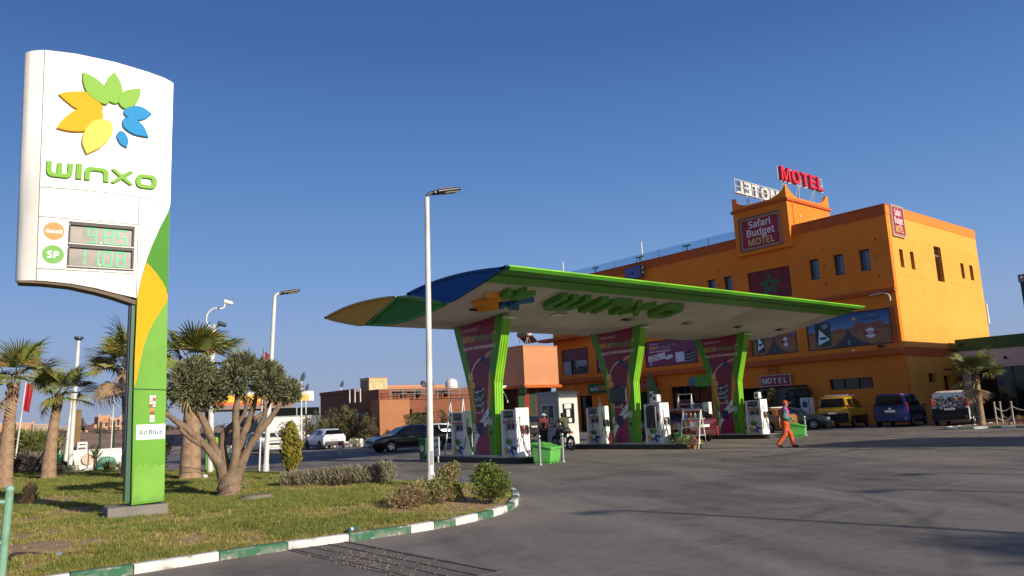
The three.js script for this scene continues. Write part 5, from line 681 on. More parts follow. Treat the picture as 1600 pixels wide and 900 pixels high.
// ---------------------------------------------------------------- people: skeleton fields meshed with marching cubes
function field(bones, cell, k = .03) {   // bones: [ax,ay,az, bx,by,bz, ra, rb]
  const lo = [1e9, 1e9, 1e9], hi = [-1e9, -1e9, -1e9]; for (const b of bones) for (let q = 0; q < 3; q++) { const r = Math.max(b[6], b[7]) + cell * 3 + k; lo[q] = Math.min(lo[q], b[q] - r, b[q + 3] - r); hi[q] = Math.max(hi[q], b[q] + r, b[q + 3] + r); }
  const L = Math.max(hi[0] - lo[0], hi[1] - lo[1], hi[2] - lo[2]), n = Math.min(110, Math.ceil(L / cell) + 4), mc = new MarchingCubes(n, new THREE.MeshStandardMaterial(), false, false, 120000), c = [0, 1, 2].map(q => (lo[q] + hi[q]) / 2), h = n / 2, s = L / 2 * 1.04;
  mc.isolation = 0;
  for (let z = 0; z < n; z++) for (let y = 0; y < n; y++) for (let x = 0; x < n; x++) {
    const px = c[0] + (x - h) / h * s, py = c[1] + (y - h) / h * s, pz = c[2] + (z - h) / h * s; let acc = 0;
    for (const b of bones) { const dx = b[3] - b[0], dy = b[4] - b[1], dz = b[5] - b[2], l = dx * dx + dy * dy + dz * dz; let t = l > 1e-9 ? ((px - b[0]) * dx + (py - b[1]) * dy + (pz - b[2]) * dz) / l : 0; t = t < 0 ? 0 : t > 1 ? 1 : t; const ex = px - b[0] - dx * t, ey = py - b[1] - dy * t, ez = pz - b[2] - dz * t; const d = Math.sqrt(ex * ex + ey * ey + ez * ez) - (b[6] + (b[7] - b[6]) * t); acc += Math.exp(-d / k * 1.6); }
    mc.field[z * n * n + y * n + x] = acc > 1e-30 ? Math.log(acc) * k / 1.6 : -1;
  }
  mc.update(); const cnt = mc.count ?? mc.geometry.drawRange.count, p = mc.positionArray.slice(0, cnt * 3), nn = mc.normalArray.slice(0, cnt * 3);
  for (let i = 0; i < p.length; i += 3) for (let q = 0; q < 3; q++) p[i + q] = c[q] + p[i + q] * s;
  const g = new THREE.BufferGeometry(); g.setAttribute('position', new THREE.Float32BufferAttribute(p, 3)); g.computeVertexNormals(); g.setAttribute('normal', new THREE.Float32BufferAttribute(nn, 3)); return g;
}
const bn = (a, b, r, q = r) => [...a, ...b, r, q];
// J: joints {hip, chest, neck, head(dir), sh, el, wr, hp, kn, an, toe} with [left,right] arrays; forward +x, right +z
function person(label, pos, deg, J, c) {
  const t = thing('person', label, 'person', [pos[0], pos[1], pos[2]], deg * PI / 180);
  const head = J.head, fx = J.face || [1, 0, 0];
  const add = (a, b, s = 1) => [a[0] + b[0] * s, a[1] + b[1] * s, a[2] + b[2] * s];
  const torso = (e) => [bn(J.hip, J.waist, .125 + e, .115 + e), bn(J.waist, J.chest, .115 + e, .14 + e), bn(J.sh[0], J.sh[1], .085 + e, .085 + e), bn(J.hp[0], J.hp[1], .1 + e)];
  const arms = (e, full) => [0, 1].flatMap(i => [bn(J.sh[i], J.el[i], .062 + e, .05 + e), bn(J.el[i], full ? J.wr[i] : add(J.el[i], add(J.wr[i], J.el[i], -1), .9), .048 + e, .034 + e)]);
  const legs = (e) => [0, 1].flatMap(i => [bn(J.hp[i], J.kn[i], .095 + e, .062 + e), bn(J.kn[i], J.an[i], .062 + e, .045 + e)]);
  const body = [field([...torso(0), ...arms(0, true), ...legs(0), bn(J.chest, J.neck, .07, .055), bn(J.neck, head, .052, .07)], .017)];
  // head with face: skull, jaw, nose, ears
  const hd = [bn(add(head, fx, -.02), add(head, [0, .02, 0]), .088, .09), bn(add(head, [fx[0] * .03, -.05, fx[2] * .03]), add(head, [fx[0] * .045, -.08, fx[2] * .045]), .062, .045), bn(add(head, [fx[0] * .09, .0, fx[2] * .09]), add(head, [fx[0] * .105, -.025, fx[2] * .105]), .012, .015), bn(add(head, [fx[0] * .085, -.062, fx[2] * .085]), add(head, [fx[0] * .088, -.066, fx[2] * .088]), .014)];
  for (const s of [-1, 1]) { const sd = [-fx[2] * s, 0, fx[0] * s]; hd.push(bn(add(add(head, sd, .088), [0, .01, 0]), add(add(head, sd, .09), [0, -.035, 0]), .015, .011)); }
  body.push(field(hd, .006, .012));
  // hands: palm, four fingers, thumb
  [0, 1].forEach(i => { const w = J.wr[i], d = add(w, J.el[i], -1), l = Math.hypot(...d), u = d.map(v => v / l), side = [u[1], -u[0], 0].map((v, q) => v * .6 + (q === 2 ? 0 : 0)), sl = Math.hypot(...side) || 1, s = side.map(v => v / sl), curl = [u[1] * s[2] - u[2] * s[1], u[2] * s[0] - u[0] * s[2], u[0] * s[1] - u[1] * s[0]].map(v => v * (i ? -1 : 1)); const H = [bn(w, add(w, u, .07), .026, .03)]; for (let k = 0; k < 4; k++) { const o = (k - 1.5) * .019, b = add(add(w, u, .08), s, o), m = add(add(b, u, .035 + (k === 1 ? .006 : 0)), curl, .008), e = add(add(m, u, .022), curl, .022); H.push(bn(b, m, .0095, .0085), bn(m, e, .0085, .007)); } const tb = add(add(w, u, .03), s, .03); H.push(bn(tb, add(add(tb, u, .03), s, .02), .011, .009), bn(add(add(tb, u, .03), s, .02), add(add(tb, u, .055), s, .022), .009, .008)); body.push(field(H, .005, .006)); });
  part(t, 'body', body, M([.3, .16, .1], .6));
  part(t, 'trousers', field([...legs(.022), bn(J.hp[0], J.hp[1], .125), bn(J.hip, add(J.hip, [0, .06, 0]), .14)], .017), c.trousers);
  part(t, 'jacket', field([...torso(.02)], .017), c.vest); part(t, 'sleeves', field(arms(.017, false), .014), c.sleeve);
  part(t, 'shoe', field([0].map(i => bn(add(J.an[i], [0, -.03, 0]), J.toe[i], .055, .038)), .012), C.rubber); part(t, 'shoe', field([1].map(i => bn(add(J.an[i], [0, -.03, 0]), J.toe[i], .055, .038)), .012), C.rubber);
  for (const s of [-1, 1]) part(t, 'eye', sph(.011, head[0] + fx[0] * .082 - fx[2] * s * .032, head[1] + .012, head[2] + fx[2] * .082 + fx[0] * s * .032, 8), C.black);
  part(t, 'mouth', box(.01, .008, .045, head[0] + fx[0] * .093, head[1] - .058, head[2] + fx[2] * .093, 0, Math.atan2(-fx[2], fx[0])), M([.18, .06, .05], .6));
  if (c.cap) part(t, 'cap', [place((() => { const g = new THREE.SphereGeometry(.108, 16, 8, 0, 6.3, 0, 1.62); g.scale(1, .95, 1); return g; })(), head[0] - fx[0] * .012, head[1] + .03, head[2] - fx[2] * .012), place((() => { const g = new THREE.CylinderGeometry(.085, .085, .014, 16); g.scale(1.25, 1, .95); return g; })(), head[0] + fx[0] * .1, head[1] + .04, head[2] + fx[2] * .1, 0, Math.atan2(-fx[2], fx[0]), -.15)], c.cap);
  else part(t, 'hair', field([bn(add(add(head, fx, -.03), [0, .03, 0]), add(head, [fx[0] * .02, .06, fx[2] * .02]), .09, .072), bn(add(head, fx, -.05), add(add(head, fx, -.06), [0, -.05, 0]), .07, .05)], .01, .015), C.black);
  if (c.extra) c.extra(t, J); return t;
}
person('attendant in orange trousers, pink vest, green sleeves and orange cap walking across the forecourt', [26.75, 0, -16.25], -44, {
  hip: [0, .93, 0], waist: [.02, 1.1, 0], chest: [.05, 1.3, 0], neck: [.07, 1.49, 0], head: [.1, 1.63, .005], face: [.97, -.05, .2], sh: [[.05, 1.4, -.17], [.03, 1.4, .17]], el: [[.16, 1.14, -.22], [-.06, 1.13, .24]], wr: [[.34, 1.02, -.16], [.13, 1.02, .17]], hp: [[.0, .9, -.09], [.0, .9, .09]], kn: [[.2, .5, -.1], [-.05, .49, .1]], an: [[.27, .09, -.09], [-.33, .15, .1]], toe: [[.43, .04, -.08], [-.2, .045, .12]] },
  { trousers: M([.62, .1, .02], .8), vest: M([.42, .1, .3], .8), sleeve: M([.02, .2, .12], .8), cap: M([.65, .1, .02], .7), extra: (t) => { part(t, 'knee_patch', sph(.07, -.02, .6, .13, 10), M([.22, .06, .3], .8)); part(t, 'sleeve_band', [tube([[-.03, 1.3, .255], [.02, 1.31, .24]], .02), cyl(.072, .07, .03, -.02, 1.24, .215, 12, .2, 0, -.25)], C.white); part(t, 'back_panel', rbox(.05, .36, .24, .02, -.1, 1.24, .02, 0, 0, -.08), M([.6, .1, .02], .8)); } });
const seat = { hip: [-.32, .9, 0], waist: [-.28, 1.08, 0], chest: [-.18, 1.27, 0], neck: [-.1, 1.44, 0], head: [-.06, 1.57, 0], face: [1, 0, 0], sh: [[-.14, 1.37, -.17], [-.14, 1.37, .17]], el: [[.06, 1.17, -.26], [.06, 1.17, .26]], wr: [[.3, 1.1, -.3], [.3, 1.1, .3]], hp: [[-.3, .88, -.1], [-.3, .88, .1]], kn: [[.12, .74, -.2], [.12, .74, .2]], an: [[-.02, .34, -.22], [-.02, .12, .26]], toe: [[.12, .28, -.22], [.12, .05, .28]] };
person('rider in an olive jacket sitting on the black motorcycle by the kiosk', [24.75, 0, -26.35], 80, seat, { trousers: M([.02, .02, .025], .8), vest: M([.09, .1, .055], .85), sleeve: M([.09, .1, .055], .85), cap: null });
person('person in dark clothes and white cap standing in front of the motorcycle', [24.7, 0, -27.6], -100, { hip: [0, .93, 0], waist: [0, 1.08, 0], chest: [.02, 1.28, 0], neck: [.04, 1.46, 0], head: [.08, 1.58, 0], face: [.98, 0, -.1], sh: [[0, 1.38, -.18], [0, 1.38, .18]], el: [[.04, 1.12, -.25], [.05, 1.12, .24]], wr: [[.22, .98, -.2], [.24, 1.0, .18]], hp: [[0, .9, -.09], [0, .9, .09]], kn: [[.03, .49, -.1], [.02, .49, .12]], an: [[0, .09, -.1], [-.05, .09, .13]], toe: [[.15, .04, -.11], [.1, .04, .16]] }, { trousers: M([.025, .025, .03], .8), vest: M([.14, .02, .02], .8), sleeve: M([.03, .03, .035], .8), cap: C.white });
// ---------------------------------------------------------------- trees and plants
const leafM = M('#ffffff', .75, { vertexColors: true, side: THREE.DoubleSide });
function rawMesh(p, name, g, m) { const o = new THREE.Mesh(g, m); o.name = name; o.castShadow = o.receiveShadow = true; p.add(o); return o; }
// leaves scattered through blobs [x,y,z,r,(squash)], denser towards the surface, in sprigs of a few leaves
function leaves(blobs, n, len, wid, cols, seed, { up = .5, sprig = 5, spread = .06, inner = .5, gap = 0 } = {}) {
  const f = rng(seed), pos = [], col = [], V = blobs.map(b => b[3] ** 2), tot = V.reduce((a, b) => a + b, 0), d = V3(), u = V3(), w = V3(), q = V3();
  for (let k = 0; k < n / sprig; k++) {
    let r = f() * tot, i = 0; while (i < blobs.length - 1 && r > V[i]) { r -= V[i]; i++; } const b = blobs[i];
    d.set(f() - .5, f() - .5, f() - .5).normalize(); const lump = .78 + .3 * noise2(d.x * 3.1 + d.z * 2 + i * 7 + seed, d.y * 3.1 + d.z * 2.3 + 50); const rad = b[3] * lump * Math.pow(inner + (1 - inner) * f(), .6);
    const cx = b[0] + d.x * rad, cy = b[1] + d.y * rad * (b[4] || 1), cz = b[2] + d.z * rad;
    if (gap && noise2(cx * 5 + seed, cy * 5 + cz * 3) < gap) continue;
    const c = cols[Math.floor(f() * cols.length)], sh = .8 + .4 * f(), sp = V3(d.x, d.y + up, d.z).normalize();
    for (let s = 0; s < sprig; s++) {
      u.set(sp.x + (f() - .5) * 1.3, sp.y + (f() - .5) * 1.3, sp.z + (f() - .5) * 1.3).normalize(); w.set(f() - .5, f() - .5, f() - .5).cross(u).normalize(); q.crossVectors(u, w);
      const x = cx + (f() - .5) * spread * 2, y = cy + (f() - .5) * spread * 2, z = cz + (f() - .5) * spread * 2, L = len * (.7 + .6 * f()), h = wid * (.7 + .6 * f()) / 2;
      const A = [x, y, z], B = [x + u.x * L * .45 + w.x * h, y + u.y * L * .45 + w.y * h, z + u.z * L * .45 + w.z * h], Cc = [x + u.x * L, y + u.y * L, z + u.z * L], D = [x + u.x * L * .45 - w.x * h, y + u.y * L * .45 - w.y * h, z + u.z * L * .45 - w.z * h];
      pos.push(...A, ...B, ...Cc, ...A, ...Cc, ...D); const v = sh * (.85 + .3 * f()); for (let e = 0; e < 6; e++) col.push(c[0] * v, c[1] * v, c[2] * v);
    }
  }
  const g = new THREE.BufferGeometry(); g.setAttribute('position', new THREE.Float32BufferAttribute(pos, 3)); g.setAttribute('color', new THREE.Float32BufferAttribute(col, 3)); g.computeVertexNormals(); return g;
}
const barkTex = dataTex(256, 256, (u, v) => { const n = fbm(u * 6, v * 2.5, 5, 0), m = fbm(u * 20, v * 6 + 9, 3); const q = 120 + 135 * (n * .6 + m * .4); return [q, q * .97, q * .93]; });
const bark = (c, s = .5) => M(c, .95, { map: rep(barkTex, s), bumpMap: rep(barkTex, s), bumpScale: .02 });
// knobbly limb through points [x,y,z,r]
function limb(pts, seed = 1, seg = 9) {
  const c = new THREE.CatmullRomCurve3(pts.map(p => V3(p[0], p[1], p[2]))), n = pts.length * 5, rings = []; const fr = c.computeFrenetFrames(n, false);
  for (let i = 0; i <= n; i++) { const t = i / n, P = c.getPoint(t), k = t * (pts.length - 1), a = Math.min(pts.length - 2, Math.floor(k)), r = pts[a][3] + (pts[a + 1][3] - pts[a][3]) * (k - a), ring = []; for (let j = 0; j < seg; j++) { const an = j / seg * 2 * PI, e = r * (.74 + .36 * noise2(Math.cos(an) * 1.6 + seed * 9, Math.sin(an) * 1.6 + i * .55 + seed * 3) + .2 * noise2(Math.cos(an) * 3 + seed, Math.sin(an) * 3 + i * 1.4)); const N = fr.normals[i], Bn = fr.binormals[i]; ring.push([P.x + (N.x * Math.cos(an) + Bn.x * Math.sin(an)) * e, P.y + (N.y * Math.cos(an) + Bn.y * Math.sin(an)) * e, P.z + (N.z * Math.cos(an) + Bn.z * Math.sin(an)) * e]); } rings.push(ring); }
  return smooth(loft(rings), 1.2);
}
{ // pruned olive tree
  const t = thing('olive_tree', 'pruned olive tree with many bare limbs and round grey green crowns on the lawn', 'tree', [6.19, .18, -17.21], -19.8 * PI / 180);
  const B = bark([.44, .32, .23], .6);
  part(t, 'trunk', [limb([[.02, -.06, 0, .3], [.01, .1, 0, .25], [.0, .3, 0, .23], [.02, .5, 0, .2]], 1, 14)], B);
  const limbs = [
    [[-.05, .2, 0, .17], [-.16, .6, .04, .13], [-.42, 1.02, .08, .1], [-.8, 1.43, .1, .085], [-1.08, 1.66, .05, .07], [-1.3, 1.85, 0, .05]],
    [[-.06, .25, -.02, .16], [-.2, .78, -.08, .11], [-.36, 1.2, -.15, .1], [-.56, 1.68, -.15, .085], [-.78, 2.0, -.1, .065], [-.85, 2.35, -.05, .04]],
    [[.04, .25, .02, .17], [.13, .8, .05, .12], [.13, 1.4, .06, .1], [.12, 1.75, .03, .09], [.15, 2.1, 0, .07], [.12, 2.5, 0, .04]],
    [[.1, .5, -.03, .13], [.2, .9, -.12, .1], [.32, 1.43, -.15, .085], [.5, 1.93, -.1, .065], [.56, 2.3, -.05, .04]],
    [[.08, .22, .03, .16], [.28, .75, .06, .115], [.5, 1.2, .1, .095], [.86, 1.66, .1, .075], [1.02, 1.9, .05, .06], [1.12, 2.15, .02, .04]],
    [[-.02, .5, -.15, .12], [-.14, .98, -.28, .1], [-.13, 1.34, -.32, .085], [.03, 1.52, -.3, .07], [.2, 1.7, -.35, .05]],
    [[.3, 1.35, -.14, .07], [.48, 1.62, -.22, .06], [.75, 1.82, -.3, .05], [.9, 2.15, -.3, .035]],
    [[.52, 1.2, .1, .07], [.62, 1.5, .2, .06], [.72, 1.8, .3, .045], [.68, 2.2, .32, .03]],
    [[-.5, 1.1, .08, .06], [-.75, 1.25, .16, .055], [-1.0, 1.5, .22, .04]],
    [[.13, 1.5, .06, .055], [.28, 1.75, .12, .05], [.38, 2.1, .16, .035]]];
  limbs.forEach((l, i) => part(t, 'limb', limb(l.map((p, k) => [p[0], p[1], p[2], p[3] * (k ? .84 : .95)]), i + 2), B));
  const oc = [[.105, .12, .05], [.155, .165, .075], [.07, .088, .034], [.27, .265, .145], [.19, .19, .095]];
  const cl = [[[-.7, 2.5, 0, .56], [-.88, 2.4, .15, .44], [-.55, 2.3, .05, .42], [-.7, 2.72, .05, .36]], [[-1.3, 2.12, -.15, .26]], [[.2, 2.66, 0, .46], [.26, 2.85, .05, .32], [.08, 2.5, .2, .4], [.3, 2.5, .1, .36]], [[.78, 2.52, 0, .42], [.82, 2.36, .15, .38], [.7, 2.7, .05, .28]], [[1.2, 2.26, 0, .3], [1.06, 2.18, -.1, .25], [1.32, 2.18, .05, .2]], [[-.32, 2.1, -.35, .26], [.4, 2.25, -.35, .26]]];
  cl.forEach((b, i) => rawMesh(t, 'crown', leaves(b.map(q => [q[0], q[1], q[2], q[3] * .93]), [11000, 1300, 8000, 6500, 3800, 1500][i], .095, .024, oc, 30 + i, { up: .35, sprig: 6, spread: .05, inner: .45, gap: .3 }), leafM));
}
// fan palms
const frondGeo = [0, 1, 2, 3].map(v => {
  const f = rng(60 + v), pos = [], col = [], n = 30, pl = .62, fl = .98, dead = v === 3;
  const P = (a, b, c, k) => { pos.push(...a, ...b, ...c); for (let e = 0; e < 3; e++) col.push(...k); };
  const pc = dead ? [.3, .2, .1] : [.2, .2, .07]; for (const s of [-1, 1]) P([0, 0, s * .025], [pl, .02, s * .012], [pl, .05, 0], pc), P([0, 0, s * .025], [pl, .05, 0], [0, .05, 0], pc);
  for (let k = 0; k < n; k++) { const a = (k / (n - 1) - .5) * 3.1, L = fl * (.62 + .38 * Math.cos(a * .55)) * (.85 + .25 * f()), w = .028, dr = (dead ? -.3 : -.08) - .14 * f() - .05 * Math.abs(a), ca = Math.cos(a), sa = Math.sin(a), fold = .12 * Math.abs(Math.sin(a * 7)); const c = dead ? [.33 * (.7 + .6 * f()), .23 * (.7 + .5 * f()), .11] : [.19 * (.7 + .7 * f()), .21 * (.7 + .5 * f()), .045 * (.6 + .8 * f())]; const A = [pl - .05, .04, 0], M1 = [pl + ca * L * .5 - sa * w, .06 + fold * .3, sa * L * .5 + ca * w], M2 = [pl + ca * L * .5 + sa * w, .04, sa * L * .5 - ca * w], M3 = [pl + ca * L * .8, .05 + dr * .35 * L, sa * L * .8], T = [pl + ca * L, .02 + dr * L, sa * L]; P(A, M1, M2, c); P(M1, M3, M2, c); P([M3[0] - sa * w * .6, M3[1], M3[2] + ca * w * .6], T, [M3[0] + sa * w * .6, M3[1], M3[2] - ca * w * .6], c.map(q => q * 1.25)); P(M1, [M3[0] - sa * w * .6, M3[1], M3[2] + ca * w * .6], [M3[0] + sa * w * .6, M3[1], M3[2] - ca * w * .6], c); P(M1, [M3[0] + sa * w * .6, M3[1], M3[2] - ca * w * .6], M2, c); }
  const g = new THREE.BufferGeometry(); g.setAttribute('position', new THREE.Float32BufferAttribute(pos, 3)); g.setAttribute('color', new THREE.Float32BufferAttribute(col, 3)); g.computeVertexNormals(); return g;
});
const frondM = M('#ffffff', .6, { vertexColors: true, side: THREE.DoubleSide });
const palmBark = bark([.66, .46, .31], .35), bootM = bark([.26, .15, .085], .25);
function palm(label, pos, h, r0, r1, n, size, seed, lean = [0, 0], dead = 7, group) {
  const t = thing('fan_palm', label, 'palm tree', pos, 0, group), f = rng(seed), rings = [];
  for (let i = 0; i <= 60; i++) { const k = i / 60, y = h * k, r = (r1 + (r0 - r1) * Math.pow(1 - k, 1.5)) * (k < .06 ? 1.25 - k * 4 : 1) * (1 + (i % 2 ? .022 : -.012)), ring = []; for (let j = 0; j < 14; j++) { const a = j / 14 * 2 * PI, e = r * (1 + .05 * (noise2(a * 2, i * .35 + seed) - .5)); ring.push([lean[0] * k * k + Math.cos(a) * e, y - .05, lean[1] * k * k + Math.sin(a) * e]); } rings.push(ring); }
  part(t, 'trunk', smooth(loft(rings), .9), palmBark);
  const boots = []; for (let k = 0; k < 46; k++) { const a = f() * 2 * PI, y = h * (.8 + .2 * f()), kk = y / h, rr2 = r1 * (.95 + .1 * f()); const g = new THREE.ConeGeometry(.055, .32, 5); boots.push(place(g, lean[0] * kk * kk + Math.cos(a) * rr2, y, lean[1] * kk * kk + Math.sin(a) * rr2, Math.sin(a) * .45, 0, -Math.cos(a) * .45)); }
  stuff(part(t, 'leaf_bases', boots, bootM));
  const topY = h - .02;
  for (let k = 0; k < n + dead; k++) {
    const isD = k >= n, el = isD ? rr(-1.25, -.6, f) : rr(-.45, 1.35, f), a = k * 2.39996 + rr(-.3, .3, f), o = new THREE.Mesh(frondGeo[isD ? 3 : k % 3], frondM); o.name = isD ? 'dead_frond' : 'frond'; o.castShadow = o.receiveShadow = true;
    o.position.set(lean[0] + Math.cos(a) * .1, topY + rr(-.15, .2, f) - (isD ? .15 : 0), lean[1] - Math.sin(a) * .1); o.rotation.set(0, a, el, 'YXZ'); o.rotateX(rr(-.5, .5, f)); o.scale.setScalar(size * rr(.8, 1.12, f) * (isD ? .85 : 1)); t.add(o);
  }
  return t;
}
palm('fan palm at the left edge, thick ringed trunk, crown leaning right', [3.25, .15, -27.2], 3.15, .25, .13, 12, 1.0, 1, [.1, 0], 1);
palm('shorter fan palm second from the left edge, dark crown beside the white lamp pole', [5.02, .16, -31.25], 2.95, .26, .135, 12, .88, 2, [.2, 0], 1);
palm('fan palm just right of the price sign behind the olive tree', [7.57, .17, -24.27], 3.55, .32, .2, 15, 1.02, 3, [.05, 0], 2);
palm('fan palm behind the price sign column with dry hanging fronds on its left', [7.0, .17, -28.7], 3.65, .3, .2, 17, 1.05, 4, [-.25, 0], 4);
palm('small fan palm right of the painted van on the kerbed island', [45.2, .1, -16.0], 2.6, .17, .13, 17, 1.02, 5, [.05, .02], 1);
// bushy plants
function bush(name, label, cat, pos, blobs, n, len, wid, cols, seed, o = {}, stems = [], stemM = bark([.2, .13, .08], .3), group) {
  const t = thing(name, label, cat, pos, 0, group); rawMesh(t, 'foliage', leaves(blobs, n, len, wid, cols, seed, o), leafM); if (stems.length) part(t, 'stem', stems.map((s, i) => Array.isArray(s[2]) ? tube(s, .012, 5) : bar(s[0], s[1], s[2] || .015, .006, 5)), stemM); return t;
}
const twigs = (n, r, h, seed) => { const f = rng(seed), o = []; for (let k = 0; k < n; k++) { const a = f() * 6.28, q = r * Math.sqrt(f()); o.push([[Math.cos(a) * q * .3, 0, Math.sin(a) * q * .3], [Math.cos(a) * q, h * (.6 + .5 * f()), Math.sin(a) * q], .012]); } return o; };
bush('golden_cypress', 'narrow golden yellow cypress shrub beside the lamp pole at the lawn back edge', 'shrub', [9.96, .12, -22.54], [[0, .22, 0, .14], [0, .42, 0, .23], [.02, .7, 0, .3], [0, .98, 0, .3], [0, 1.22, 0, .22], [.02, 1.45, 0, .13], [.0, 1.6, 0, .06], [-.16, .8, .12, .16], [.18, .95, .05, .16], [.12, .55, .1, .16], [-.1, 1.15, .12, .14]], 12000, .06, .03, [[.32, .27, .03], [.42, .34, .04], [.22, .2, .03], [.13, .13, .025]], 50, { up: 2.2, sprig: 5, spread: .03, gap: .15 }, [[[0, -.05, 0], [0, .5, 0], .05]]);
{ const b = []; const f = rng(70); for (let k = 0; k < 26; k++) { const q = k / 25; b.push([q * 1.35 + (f() - .5) * .1, .16 + .1 * q, q * -1.95 * -1 + (f() - .5) * .18, .19 + .04 * f(), .95]); } 
  bush('lavender_hedge', 'low clipped grey lavender hedge on the lawn, long piece', 'hedge', [8.0, .14, -18.35], b.map(p => [p[0] * .88, p[1], p[2] * .8, p[3], p[4]]), 11000, .12, .014, [[.24, .21, .12], [.3, .26, .17], [.19, .19, .09], [.33, .27, .19]], 51, { up: 2.5, sprig: 6, spread: .05 }, twigs(60, .5, .3, 3).map(s => [[s[0][0] + .6, 0, s[0][2] + .75], [s[1][0] * .5 + .6, s[1][1], s[1][2] + .75], .01]), bark([.34, .24, .17], .3));
  bush('lavender_hedge', 'short rounded lavender clump at the right end of the clipped hedge', 'hedge', [9.5, .14, -16.55], [[0, .25, 0, .25], [.12, .28, .14, .24], [-.1, .2, -.1, .2]], 3800, .12, .014, [[.26, .23, .13], [.33, .29, .19], [.22, .2, .11]], 52, { up: 2.5, sprig: 6, spread: .05 }); }
bush('green_bush', 'dense round green bush at the kerb corner', 'bush', [8.72, .12, -11.3], [[0, .36, 0, .29], [-.15, .32, .05, .25], [.17, .34, .05, .26], [0, .5, .05, .2], [.08, .24, .12, .24], [-.05, .56, -.05, .14]], 7500, .042, .022, [[.1, .15, .02], [.15, .2, .03], [.07, .1, .015], [.2, .23, .04]], 53, { up: .6, sprig: 5, spread: .045, inner: .4, gap: .2 }, twigs(12, .3, .4, 4));
bush('sparse_bush', 'sparse half dry bush with bare bent stems left of the green bush', 'bush', [8.35, .12, -11.9], [[-.1, .5, 0, .15], [.02, .58, .02, .13], [-.18, .42, .05, .12]], 1300, .045, .024, [[.17, .19, .04], [.26, .24, .08], [.3, .2, .1]], 54, { up: .5, sprig: 5, spread: .05 }, [...twigs(10, .3, .5, 5), [[.25, 0, .1], [-.1, .5, 0], .02], [[.2, 0, .15], [.0, .45, .05], .018]], bark([.38, .24, .14], .3));
bush('sparse_bush', 'low straggling green and dry bush at the foot of the front lamp post', 'bush', [7.75, .13, -11.75], [[0, .2, 0, .28], [.35, .2, -.1, .25], [.6, .15, -.2, .22], [-.2, .28, 0, .18], [.15, .32, 0, .15]], 3000, .055, .022, [[.17, .2, .04], [.24, .25, .07], [.32, .24, .1], [.12, .14, .03]], 55, { up: .5, sprig: 5, spread: .05, gap: .25 }, twigs(22, .5, .3, 6), bark([.36, .23, .13], .3));
bush('sparse_bush', 'brown dried out bush left of the front lamp post', 'bush', [7.2, .13, -11.55], [[0, .16, 0, .25], [-.22, .1, .1, .2], [.15, .26, -.05, .18]], 1900, .06, .016, [[.34, .22, .12], [.26, .16, .09], [.3, .26, .1], [.18, .11, .06]], 56, { up: .4, sprig: 5, spread: .06, gap: .25 }, twigs(30, .4, .3, 7), bark([.33, .2, .12], .3));
bush('dry_bush', 'small dark brown dried shrub standing in the lawn shade left of the price sign', 'bush', [2.85, .17, -19.9], [[0, .14, 0, .14], [0, .28, 0, .14], [.02, .38, 0, .11]], 1500, .07, .012, [[.12, .07, .04], [.17, .1, .05], [.09, .06, .035]], 57, { up: 2, sprig: 5, spread: .03 }, twigs(20, .14, .4, 8));
// shrubs in front of the brick coloured building
[[27.91, -59.81, 2.5], [29.46, -61.29, 2.8], [29.27, -59.15, 3.0], [30.2, -59.7, 2.9], [29.5, -56.71, 3.2], [30.6, -58.0, 2.5], [29.9, -55.24, 2.8], [30.0, -54.06, 2.4], [29.6, -52.49, 2.1], [30.47, -48.17, 2.3], [31.52, -48.9, 2.2], [31.5, -47.7, 2.5], [32.76, -47.86, 2.4], [33.18, -46.35, 2.2], [24.6, -55.6, 1.9], [25.6, -54.6, 2.1], [26.5, -55.1, 2.3]].forEach(([x, z, h], i) => {
  const where = ['behind the white hatchback, leftmost of the row', 'second in the row behind the white hatchback', 'third in the row behind the white hatchback', 'fourth in the row before the brick red wall', 'tallest one before the brick red wall', 'sixth in the row before the brick red wall', 'left of the lit orange wall pier', 'low one by the lit orange wall pier', 'right of the white hatchback near the pier', 'behind the black saloon roof', 'right of the lit wall pier under the terrace', 'behind the front lamp post', 'left of the nearest fuel pump', 'at the pump end of the hedge row', 'right of the thin white oval lamp, low', 'just left of the white hatchback roof', 'above the white hatchback windscreen'][i];
  const f = rng(80 + i), b = []; h *= 1.12; for (let k = 0; k < 9; k++) b.push([(f() - .5) * (1.3 - k * .1), h * (.16 + .74 * k / 9) + (f() - .5) * .2, (f() - .5) * 1.1, h * (.2 - .014 * k), 1.3]);
  bush('hedge_shrub', 'dark olive feathery shrub ' + where, 'shrub', [x, 0, z], b, 1900, .17, .042, i % 3 === 1 ? [[.09, .085, .026], [.15, .13, .04], [.2, .15, .06]] : [[.06, .06, .024], [.1, .09, .035], [.17, .125, .055], [.04, .042, .018]], 90 + i, { up: 2, sprig: 5, spread: .12, inner: .3, gap: .3 }, [[[0, 0, 0], [.05, h * .6, 0], .06], [[.1, 0, 0], [.3, h * .5, .1], .04]], bark([.16, .1, .06], .3));
});
bush('hedge_shrub', 'dark shrub below the white shop wall right of the olive tree', 'shrub', [24.42, 0, -57], [[0, .7, 0, .6], [.3, 1.1, 0, .5], [-.3, 1.0, .1, .45], [.1, 1.6, 0, .35]], 1500, .16, .05, [[.05, .055, .022], [.09, .08, .03], [.16, .11, .05]], 120, { up: 1, spread: .12, gap: .3 }, [[[0, 0, 0], [0, 1.2, 0], .05]]);
